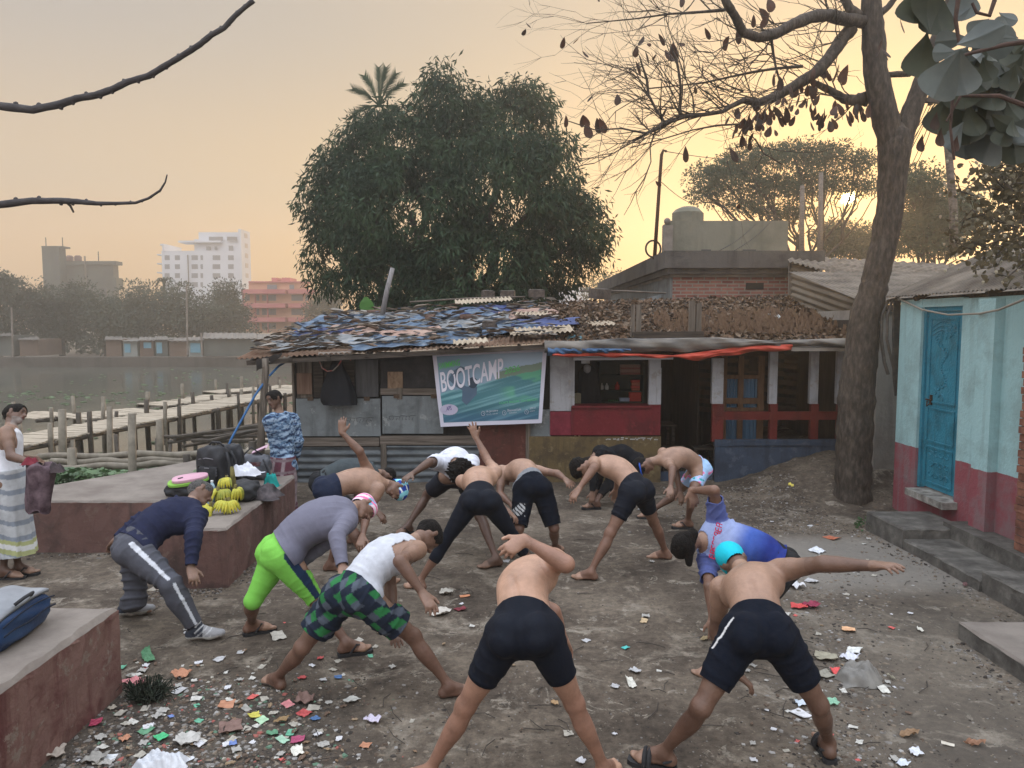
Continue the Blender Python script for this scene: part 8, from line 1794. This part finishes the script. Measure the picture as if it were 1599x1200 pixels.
# cloth held by the bearded onlooker
h = CAST['onlooker']; c = (h.wr['R'] + h.hn['R']*.12)
m = MB(); n = 26; rows = []
for (z, wx, wy, dx) in ((.045,.03,.05,-.02), (.05,.10,.07,-.02), (.02,.14,.08,-.02), (-.05,.13,.075,-.025), (-.15,.12,.07,-.035), (-.27,.115,.07,-.05), (-.37,.11,.065,-.055), (-.40,.09,.05,-.055)):
    rows.append([c + Vector((dx + wx*math.cos(q)*(1+.13*math.sin(5*q+z*9)), -.02 + wy*math.sin(q)*(1+.2*math.sin(6*q+1)), z + .02*math.sin(3*q))) for q in np.linspace(0, 2*math.pi, n+1)[:-1]])
m.add([v for r_ in rows for v in r_], [(i*n+k, i*n+(k+1) % n, (i+1)*n+(k+1) % n, (i+1)*n+k) for i in range(len(rows)-1) for k in range(n)] + [tuple(range(n)), tuple((len(rows)-1)*n+k for k in range(n-1,-1,-1))])
tag(m.build('folded_cloth', CL('checked_cloth', (.05,.03,.04), (.17,.12,.14)), smooth=True), 'dark checked cloth hanging from the hands of the bearded onlooker', 'cloth')
heap('red_cloth', c + Vector((-.13,.0,.04)), .14, .10, .06, CL('red_cloth', (.14,.015,.03), (.20,.03,.045)), 'small red cloth folded over the bearded onlooker\'s forearm', 'cloth', 6, 18)
m = MB(); 
for k in range(14): q = Vector((.10+.014*k, random.Random(k).uniform(-.04,.04), random.Random(k+50).uniform(-.05,.04))); m.blob(c + q, .022, rnd, 4, 6, .3)
heap('dark_cloth', c + Vector((.10,0,-.03)), .16, .12, .08, CL('dark_cloth2', (.03,.025,.028), (.08,.06,.065)), 'knotted dark end of cloth in the onlooker\'s fingers', 'cloth', 7, 18)

# ------------------------------------------------------------------ litter in the yard
def gz(x, y): return float(ground_h(x, y))
_lm = {}
def lmat(c, c2=None, rough=.75):
    return pmat('litter_%.2f_%.2f_%.2f' % c, c, c2 or tuple(min(.8, q*1.35+.02) for q in c), scale=26, rough=rough, bump=.02)
def scrap(px, py, wpx, lab, colr, kind='paper', asp=.6, rot=None, seed=0, group=None, cat=None, name=None, fold=.18, c2=None):
    p = gr(px, py); z = gz(p.x, p.y); p = gr(px, py, z); w = wpx*p.y/FPX; r = random.Random(seed*77+int(px)); rot = r.uniform(0, 3.1) if rot is None else rot; R = Matrix.Rotation(rot, 3, 'Z'); ph = [r.uniform(0, 6) for _ in range(4)]; m = MB(); l = w*asp*2.0 if kind != 'leaf' else w*asp
    crum = {'paper': .05, 'crumple': .16, 'wrapper': .06, 'leaf': .13, 'card': .01, 'bag': .17}[kind]
    out = [1 - (.26*r.random() if kind in ('paper','crumple','bag') else .10*r.random()) for _ in range(10)]
    def fn(u, v):
        x, y = (u-.5)*2, (v-.5)*2; a = math.atan2(y, x); f = (a/math.pi+1)*5; k = int(f) % 10; q = out[k]*(1-f % 1) + out[(k+1) % 10]*(f % 1)
        if kind == 'leaf': y *= (1-abs(x)**1.7)*.8+.02
        q = 1-(1-q)*max(abs(x), abs(y))**3
        zz = w*crum*(abs(math.sin(x*2.7+y*1.7+ph[0])) + .6*abs(math.sin(y*4.1-x*3+ph[1]))) + w*fold*.5*max(0, x*math.cos(ph[2])+y*math.sin(ph[2]))**2
        return Vector((x*w/2*q, y*l/2*q, zz + .006))
    n = 9; m.slab(fn, n, n, .002 + w*.004)
    cz = Vector((p.x, p.y, z)); m.v = [tuple(R @ Vector(v)) for v in m.v]; o = m.build(name or {'paper':'paper_scrap','crumple':'crumpled_paper','wrapper':'snack_wrapper','leaf':'dead_leaf','card':'card_piece','bag':'plastic_bag'}[kind], lmat(colr, c2), None, kind in ('crumple','bag')); o.location = cz
    return tag(o, lab, cat or {'paper':'paper','crumple':'paper','wrapper':'wrapper','leaf':'leaf','card':'card','bag':'bag'}[kind], group)
W_, PK, OR, RD, GN, YL, BR_, BLU, GY, MG = (.35,.35,.36), (.42,.16,.17), (.36,.17,.10), (.36,.06,.06), (.09,.22,.13), (.42,.38,.07), (.15,.09,.075), (.06,.13,.28), (.24,.23,.21), (.28,.05,.11)
named = [(210,1070,34,'pink crumpled plastic sheet left of the black tangle of weed',PK,'bag',.5), (283,1057,34,'orange crumpled wrapper right of the black tangle',OR,'bag',.5), (280,1080,26,'white paper strip just below the orange crumpled wrapper',W_,'card',.4), (354,1101,28,'flat orange card with pale print in the near left',OR,'card',.6), (205,1056,18,'pale grey scrap above the pink plastic sheet',GY,'paper',.5),
 (342,1031,20,'white square paper in front of the left sneaker',W_,'paper',.5), (376,1020,14,'small white torn paper below the green tights',W_,'paper',.5), (434,995,26,'pale torn paper between the sandals of the green tights',(.36,.34,.30),'paper',.7), (475,1116,22,'small bright red packet with white print',RD,'wrapper',.5), (492,1124,16,'small blue packet right of the bright red one',BLU,'wrapper',.5), (450,1102,20,'pink torn packet beside the brown wrapper',PK,'paper',.6), (476,1096,34,'brown plastic wrapper fragment in the near left',BR_,'bag',.5), (465,1157,26,'magenta packet lying among dark soil',MG,'wrapper',.45), (360,1138,46,'large brown foil wrapper in the near left',BR_,'paper',.6), (384,1108,14,'greyish square of film above the yellow wrapper',GY,'paper',1), (397,1119,24,'yellow and blue wrapper in the near left',YL,'paper',.5), (408,1127,26,'pale green film beside the yellow wrapper',(.30,.45,.30),'paper',.4), (425,1148,22,'green crumpled scrap left of the magenta packet',GN,'crumple',.4), (441,1157,16,'green white label beside the magenta packet',(.25,.40,.30),'paper',.9),
 (464,1178,30,'ragged white tissue at the near left bottom',(.55,.54,.48),'crumple',.4), (228,1143,28,'bright green foil scrap in the near left',GN,'paper',.5), (252,1153,26,'shiny emerald wrapper next to the green foil',(.05,.35,.15),'wrapper',.4), (195,1156,18,'orange and red wrapper in the near left corner',OR,'crumple',.5), (150,1130,26,'dark red packet against the foot of the near ledge',(.28,.03,.07),'wrapper',.4), (292,1160,40,'large pale torn polythene in the near left',(.36,.35,.33),'bag',.6), (170,1186,26,'white rectangular packet at the bottom left',(.50,.52,.55),'card',.5), (85,1180,40,'dirty cream cloth scrap at the bottom left corner',(.32,.28,.24),'bag',.5), (150,1188,34,'grey flattened cup at the bottom left',GY,'bag',.6), (175,1108,14,'beige crumpled scrap near the near ledge',(.30,.27,.22),'crumple',.6), (440,1128,34,'tan dead leaf near the bright red packet',(.24,.16,.08),'leaf',.5),
 (583,1128,34,'white and violet tissue right of the near rubbish patch',(.50,.46,.56),'crumple',.3), (571,1166,20,'orange flat wrapper at the bottom of the near rubbish',OR,'wrapper',.4), (548,1095,30,'grey white torn film beneath the patterned shorts',(.36,.36,.34),'paper',.4), (500,1030,12,'red scrap behind the white vest person\'s heel',RD,'crumple',.5), (472,1061,14,'red scrap beside the bare left foot',RD,'crumple',.5), (528,1059,14,'blue scrap below the patterned shorts',BLU,'wrapper',.5), (505,1063,12,'white square scrap below the patterned shorts',W_,'paper',.5), (560,1002,18,'pale leaf like paper right of the flip flop',(.40,.38,.34),'paper',.4), (230,1027,60,'green and brown torn packet strip left of the sneakers',(.06,.16,.08),'paper',.16), (242,921,20,'empty cream matchbox lying by the ledge corner',(.30,.27,.22),'card',.5), (60,928,22,'yellow leaf in front of the far ledge',(.45,.38,.08),'leaf',.45),
 (690,958,44,'whitish crumpled sack piece beside the vest person\'s hand',(.42,.39,.35),'paper',.35), (720,953,24,'dark red foil end beside the whitish sack piece',(.14,.02,.03),'paper',.4), (726,932,12,'orange packet square left of the shirtless person in front',(.48,.20,.10),'card',.8), (697,928,26,'cluster of pale shreds beside the orange packet',(.34,.32,.28),'crumple',.5), (1006,971,14,'tan scrap in the middle of the yard',(.40,.30,.18),'paper',.7), (866,1100,20,'tan crumpled leaf between the front person\'s legs',(.32,.21,.11),'leaf',.8), (992,1050,18,'white crumpled scrap left of the right front person',W_,'crumple',.6), (960,1074,12,'small white pellet of paper beside the front person',W_,'crumple',.7), (985,1068,40,'ragged torn white strip near the white scrap',(.48,.47,.42),'paper',.2), (1100,1000,22,'dry yellowish leaf left of the teal capped person',(.28,.22,.12),'leaf',.7), (977,1013,12,'teal foil speck in the middle yard',(.06,.36,.34),'paper',.7), (915,1002,14,'small white paper right of the front person\'s hip',W_,'paper',.6),
 (1277,862,28,'white folded paper near the foot of the tree',(.52,.54,.58),'paper',.45), (1240,917,36,'crumpled white paper strip right of the teal capped person',(.52,.52,.54),'crumple',.45), (1267,909,24,'flat white packet right of the crumpled strip',W_,'paper',.5), (1248,949,30,'red and white snack packet behind the black shorts',(.45,.05,.05),'wrapper',.45), (1268,948,28,'maroon crushed packet next to the red and white one',(.20,.02,.05),'crumple',.45), (1325,985,26,'peach coloured scrap right of the rubbish line',(.55,.32,.18),'paper',.5), (1437,986,20,'white leaf shaped scrap on the cement apron',(.48,.47,.42),'leaf',.6), (1334,1017,28,'clean white paper above the grey plastic bag',(.56,.57,.55),'paper',.45), (1327,1031,34,'crumpled bluish white paper above the grey plastic bag',(.52,.53,.60),'crumple',.45), (1307,1052,20,'shiny red and white wrapper left of the grey bag',(.62,.08,.08),'crumple',.8), (1290,1028,44,'yellowish wrinkled film behind the grey bag',(.27,.25,.19),'paper',.5), (1282,1056,52,'greyish matted sack left of the grey bag',(.22,.21,.175),'paper',.3), (1379,1078,20,'white torn square right of the grey bag',(.48,.47,.43),'paper',.9), (1392,1061,26,'flattened stiff leaf strip right of the grey bag',(.26,.24,.18),'leaf',.3), (1300,1099,22,'pale green wrapper scrap right of the black shorts',(.20,.38,.27),'crumple',.6), (1252,1101,20,'bluish white crumpled tissue by the right leg',(.46,.52,.60),'crumple',.7), (1250,1116,28,'white card packet with a dark edge by the right leg',(.50,.50,.52),'card',.6), (1420,1150,46,'large curled dry brown leaf at the lower right',(.22,.14,.08),'leaf',.5), (1522,1165,52,'long brown dead leaf at the lower right corner',(.24,.13,.08),'leaf',.25), (1480,1164,22,'short white stick end at the lower right',(.45,.42,.36),'card',.16), (1430,1178,24,'crumpled white paper at the lower right',(.50,.52,.56),'crumple',.5), (1410,1195,20,'bluish paper cut by the bottom edge on the right',(.5,.54,.62),'crumple',.7), (1520,1003,22,'pale leaf against the concrete slab corner',(.30,.28,.22),'leaf',.5), (1298,841,26,'broken orange brick chip on the ground by the tree',(.34,.10,.05),'card',.4), (1235,760,20,'yellow leaf on the gravel heap',(.5,.42,.08),'leaf',.6), (1507,916,24,'dark reddish strip against the lower step',(.14,.07,.07),'leaf',.4),
 (790,878,12,'white scrap near the leggings person\'s foot',W_,'paper',.6), (845,905,12,'white scrap behind the front person',W_,'paper',.6), (1000,797,10,'tiny white scrap before the blue boards',W_,'paper',.6)]
for k, (px, py, w, lab, c, kd, asp) in enumerate(named): scrap(px, py, w*.88, lab, c, kd, asp, seed=k)
heap('plastic_bag', gr(1342, 1062), .30, .24, .13, pmat('grey_polythene', (.15,.145,.135), (.24,.23,.21), scale=8, rough=.35, bump=.03, bscale=12), 'big puffed grey plastic bag on the right', 'bag', 31)
heap('plastic_bag', gr(252, 1196), .28, .16, .07, pmat('white_polythene', (.50,.52,.56), (.6,.62,.66), scale=8, rough=.4, bump=.03, bscale=12), 'large crumpled white plastic bag cut by the bottom edge', 'bag', 32)
# black tangle of weed
m = MB(); r = random.Random(3); p = gr(232, 1092)
for k in range(260):
    a = r.uniform(0, 6.28); e = p + Vector((.10*math.cos(a)*r.random()**.5, .07*math.sin(a)*r.random()**.5, .01)); q = p + Vector((.17*math.cos(a)*r.uniform(.3,1), .12*math.sin(a)*r.uniform(.3,1), r.uniform(.03,.13))); s = q + Vector((r.uniform(-.04,.04), r.uniform(-.04,.04), r.uniform(-.06,.01))); m.tube([e, q, s], [.004,.0035,.002], 3, cap=False)
tag(m.build('weed_tangle', pmat('black_tangle', (.010,.014,.011), (.03,.04,.025), scale=20)), 'black tangled clump of wet weed on the ground near the left ledge', 'weed clump')
# orange bricks near the step, green sprig
m = MB(); p = gr(1355, 828); 
for k in range(60): a = r.uniform(0, 6.28); q = p + Vector((.1*math.cos(a), .1*math.sin(a), r.uniform(.01,.12))); almond_leaf(m, q, r.uniform(.03,.06), r, Vector((math.cos(a), math.sin(a), r.uniform(-.3,.5))), w=.6)
tag(m.build('weed_sprig', HYL), 'small leafy green weed growing at the foot of the far step', 'weed')
# countable small scraps: copies of a few shapes
protos = []
for k, (c, kd, nm, cat) in enumerate((((.42,.41,.38),'paper','paper_scrap','paper'), ((.30,.28,.24),'paper','paper_scrap','paper'), ((.20,.13,.08),'leaf','dead_leaf','leaf'), ((.48,.48,.50),'crumple','crumpled_paper','paper'), ((.13,.085,.06),'leaf','dead_leaf','leaf'), ((.45,.09,.08),'wrapper','snack_wrapper','wrapper'), ((.10,.30,.20),'paper','plastic_scrap','plastic'), ((.26,.19,.12),'leaf','dead_leaf','leaf'), ((.12,.18,.40),'wrapper','snack_wrapper','wrapper'), ((.30,.29,.27),'crumple','plastic_scrap','plastic'))): 
    protos.append(scrap(640, 1100, 12, None, c, kd, .6, rot=0, seed=k+200, name=nm)); protos[-1]['category'] = cat
LB = {'paper_scrap': 'small torn paper scrap', 'dead_leaf': 'small curled dead leaf', 'crumpled_paper': 'small crumpled white paper', 'snack_wrapper': 'small snack wrapper scrap', 'plastic_scrap': 'small dull plastic scrap'}
def occupied(x, y): return (x < -2.5 and y < 4.9) or (x < -2.5 and y > 6.5) or (x > 4.1 and y > 5.0) or (x > 3.4 and y < 5.7) or y > 11.0
r = random.Random(21); used = set(); n_ = 0
while n_ < 290:
    z = r.random()
    if z < .58: px, py = r.gauss(300, 140), r.uniform(1030, 1195)
    elif z < .74: px, py = r.gauss(1290, 70), r.uniform(900, 1190)
    elif z < .84: px, py = r.gauss(1290, 60), r.uniform(805, 900)
    else: px, py = r.uniform(180, 1500), r.uniform(800, 1195)
    p = gr(px, py)
    if occupied(p.x, p.y): continue
    k = r.choices(range(10), (5, 6, 4, 3, 5, 1.3, 1.2, 4, .7, 4))[0]; src = protos[k]
    o = src if k not in used else src.copy()
    if k in used: COL.objects.link(o)
    reg = 'near left of the yard' if px < 420 else ('near middle of the yard' if px < 760 else ('middle of the yard' if px < 1130 else 'right side of the yard')); reg += ' behind the front row' if py < 930 else (' close to the camera' if py > 1090 else ' at mid distance'); b = src.name.split('.')[0]; o['label'] = LB[b] + ' on the dirt, ' + reg; o['group'] = LB[b] + 's, ' + reg
    used.add(k); o.location = (p.x, p.y, gz(p.x, p.y)); s = r.uniform(.35, 1.15)*(1.2 if 60 < px < 520 and py > 1090 else 1); o.scale = (s, s*r.uniform(.7, 1.2), s); o.rotation_euler = (0, 0, r.uniform(0, 6.28)); n_ += 1
# uncountable crumbs: grit, leaf bits, gravel heap
def crumbs(n, gen, smin, smax, mats, name, lab, cat, seed, flatten=.5):
    r = random.Random(seed); m = MB()
    for _ in range(n):
        x, y = gen(r)
        if occupied(x, y): continue
        s = smin + (smax-smin)*r.random()**2.2; z = gz(x, y); a = r.uniform(0, 6.28); m.cur = r.randrange(len(mats)); t = [(math.cos(a+q)*s*r.uniform(.4,1), math.sin(a+q)*s*r.uniform(.4,1)) for q in (0, 1.3, 2.5, 3.8, 5.0)]; h = s*r.uniform(.1, flatten)
        m.add([(x+i, y+j, z - .002) for i, j in t] + [(x+i*.7+r.uniform(-.2,.2)*s, y+j*.7, z+h*r.uniform(.6,1)) for i, j in t], [(i, (i+1) % 5, 5+(i+1) % 5, 5+i) for i in range(5)] + [(5,6,7,8,9)])
    tag(m.build(name, mats), lab, cat, kind='stuff')
def gpx(x0, x1, y0, y1): return lambda r: (lambda p: (p.x, p.y))(gr(r.uniform(x0, x1), r.uniform(y0, y1)))
CR = [pmat('crumb_brown', (.07,.05,.036), (.13,.095,.07), scale=30), pmat('crumb_tan', (.15,.12,.09), (.22,.18,.14), scale=30), pmat('crumb_dark', (.025,.021,.019), (.05,.042,.037), scale=30), pmat('crumb_grey', (.14,.13,.12), (.24,.225,.21), scale=30)]
CRW = CR + [pmat('crumb_white', (.28,.27,.26), (.36,.35,.34), scale=30), pmat('crumb_red', (.26,.07,.06), (.33,.12,.1), scale=30), pmat('crumb_green', (.08,.15,.10), (.12,.2,.14), scale=30)]
crumbs(6500, gpx(100, 1599, 790, 1200), .003, .014, CR, 'grit', 'fine grit and crumbs of leaf over the trodden yard', 'grit', 1, .5)
crumbs(4200, lambda r: (lambda p: (p.x, p.y))(gr(r.gauss(290, 150), 1210-150*r.random()**1.3)), .004, .030, CR*3+CRW, 'rubbish_crumbs', 'fine shredded rubbish trodden into the near left soil', 'rubbish', 2, .35)
crumbs(2400, lambda r: (lambda p: (p.x, p.y))(gr(r.gauss(1300, 60), r.uniform(880, 1200))), .004, .028, CR*2+CRW[:5], 'rubbish_crumbs', 'fine shredded rubbish in a line on the right of the yard', 'rubbish', 3, .35)
crumbs(3800, lambda r: (r.gauss(3.6, .9), r.uniform(8.4, 11.0)), .006, .026, CR*3+CRW[:5], 'gravel', 'loose gravel and leaves on the slope below the slate blue boards', 'gravel', 4, .7)
def along(a, b, sp): return lambda r: (lambda f: (a[0]+(b[0]-a[0])*f + r.gauss(0, sp)*.4 + abs(r.gauss(0, sp))*(1 if a[0] < 0 else -1)*(1 if a[0] == b[0] or abs(a[0]-b[0]) < .3 else 0), a[1]+(b[1]-a[1])*f - (abs(r.gauss(0, sp)) if abs(a[0]-b[0]) > .3 else 0)))(r.random())
_oc = occupied; occupied = lambda x, y: False
for k, (a, b, lab) in enumerate((((-2.60,1.6), (-2.56,4.7), 'plaster crumbs and dirt along the foot of the near left ledge'), ((-2.62,6.7), (-2.66,9.0), 'crumbs and leaves along the right foot of the far ledge'), ((-3.28,6.60), (-2.65,6.66), 'crumbs at the front corner of the far ledge'), ((-8,7.70), (-3.4,7.70), 'dirt and crumbs along the front of the far ledge'), ((4.22,5.3), (4.20,8.6), 'dirt and leaf crumbs along the foot of the concrete steps'), ((3.44,3.2), (3.44,5.5), 'dirt along the edge of the near right slab'))):
    crumbs(700, along(a, b, .10), .004, .026, CR, 'edge_crumbs', lab, 'crumbs', 40+k, .6)
occupied = _oc
m = MB(); r = random.Random(30)
for k in range(130):
    p = gr(r.uniform(200, 1500), r.uniform(820, 1195)); 
    if occupied(p.x, p.y): continue
    a = r.uniform(0, 3.1); L = r.uniform(.04, .22); d = Vector((math.cos(a), math.sin(a), 0)); z = gz(p.x, p.y)+.008; m.tube([(p.x, p.y, z), tuple(Vector((p.x, p.y, z+.008)) + d*L*.5 + Vector((-d.y, d.x, 0))*L*r.uniform(-.15,.15)), tuple(Vector((p.x, p.y, z)) + d*L)], .003, 4)
tag(m.build('twig_litter', BARKD), 'thin twigs scattered over the dirt', 'twigs', kind='stuff')
# ------------------------------------------------------------------ haze
hz = MB(); hz.box(-170, 170, -12, 185, -3.2, 26); hm = bpy.data.materials.new('morning_haze'); hm.use_nodes = True; nt = hm.node_tree; nt.nodes.clear(); o_ = nt.nodes.new('ShaderNodeOutputMaterial'); pv = nt.nodes.new('ShaderNodeVolumePrincipled')
pv.inputs['Color'].default_value = (.94,.93,.90,1); pv.inputs['Density'].default_value = HAZE; pv.inputs['Anisotropy'].default_value = .70; nt.links.new(pv.outputs[0], o_.inputs['Volume'])
tag(hz.build('haze', hm), 'thin morning haze over the pond and the yard', 'haze', kind='stuff')
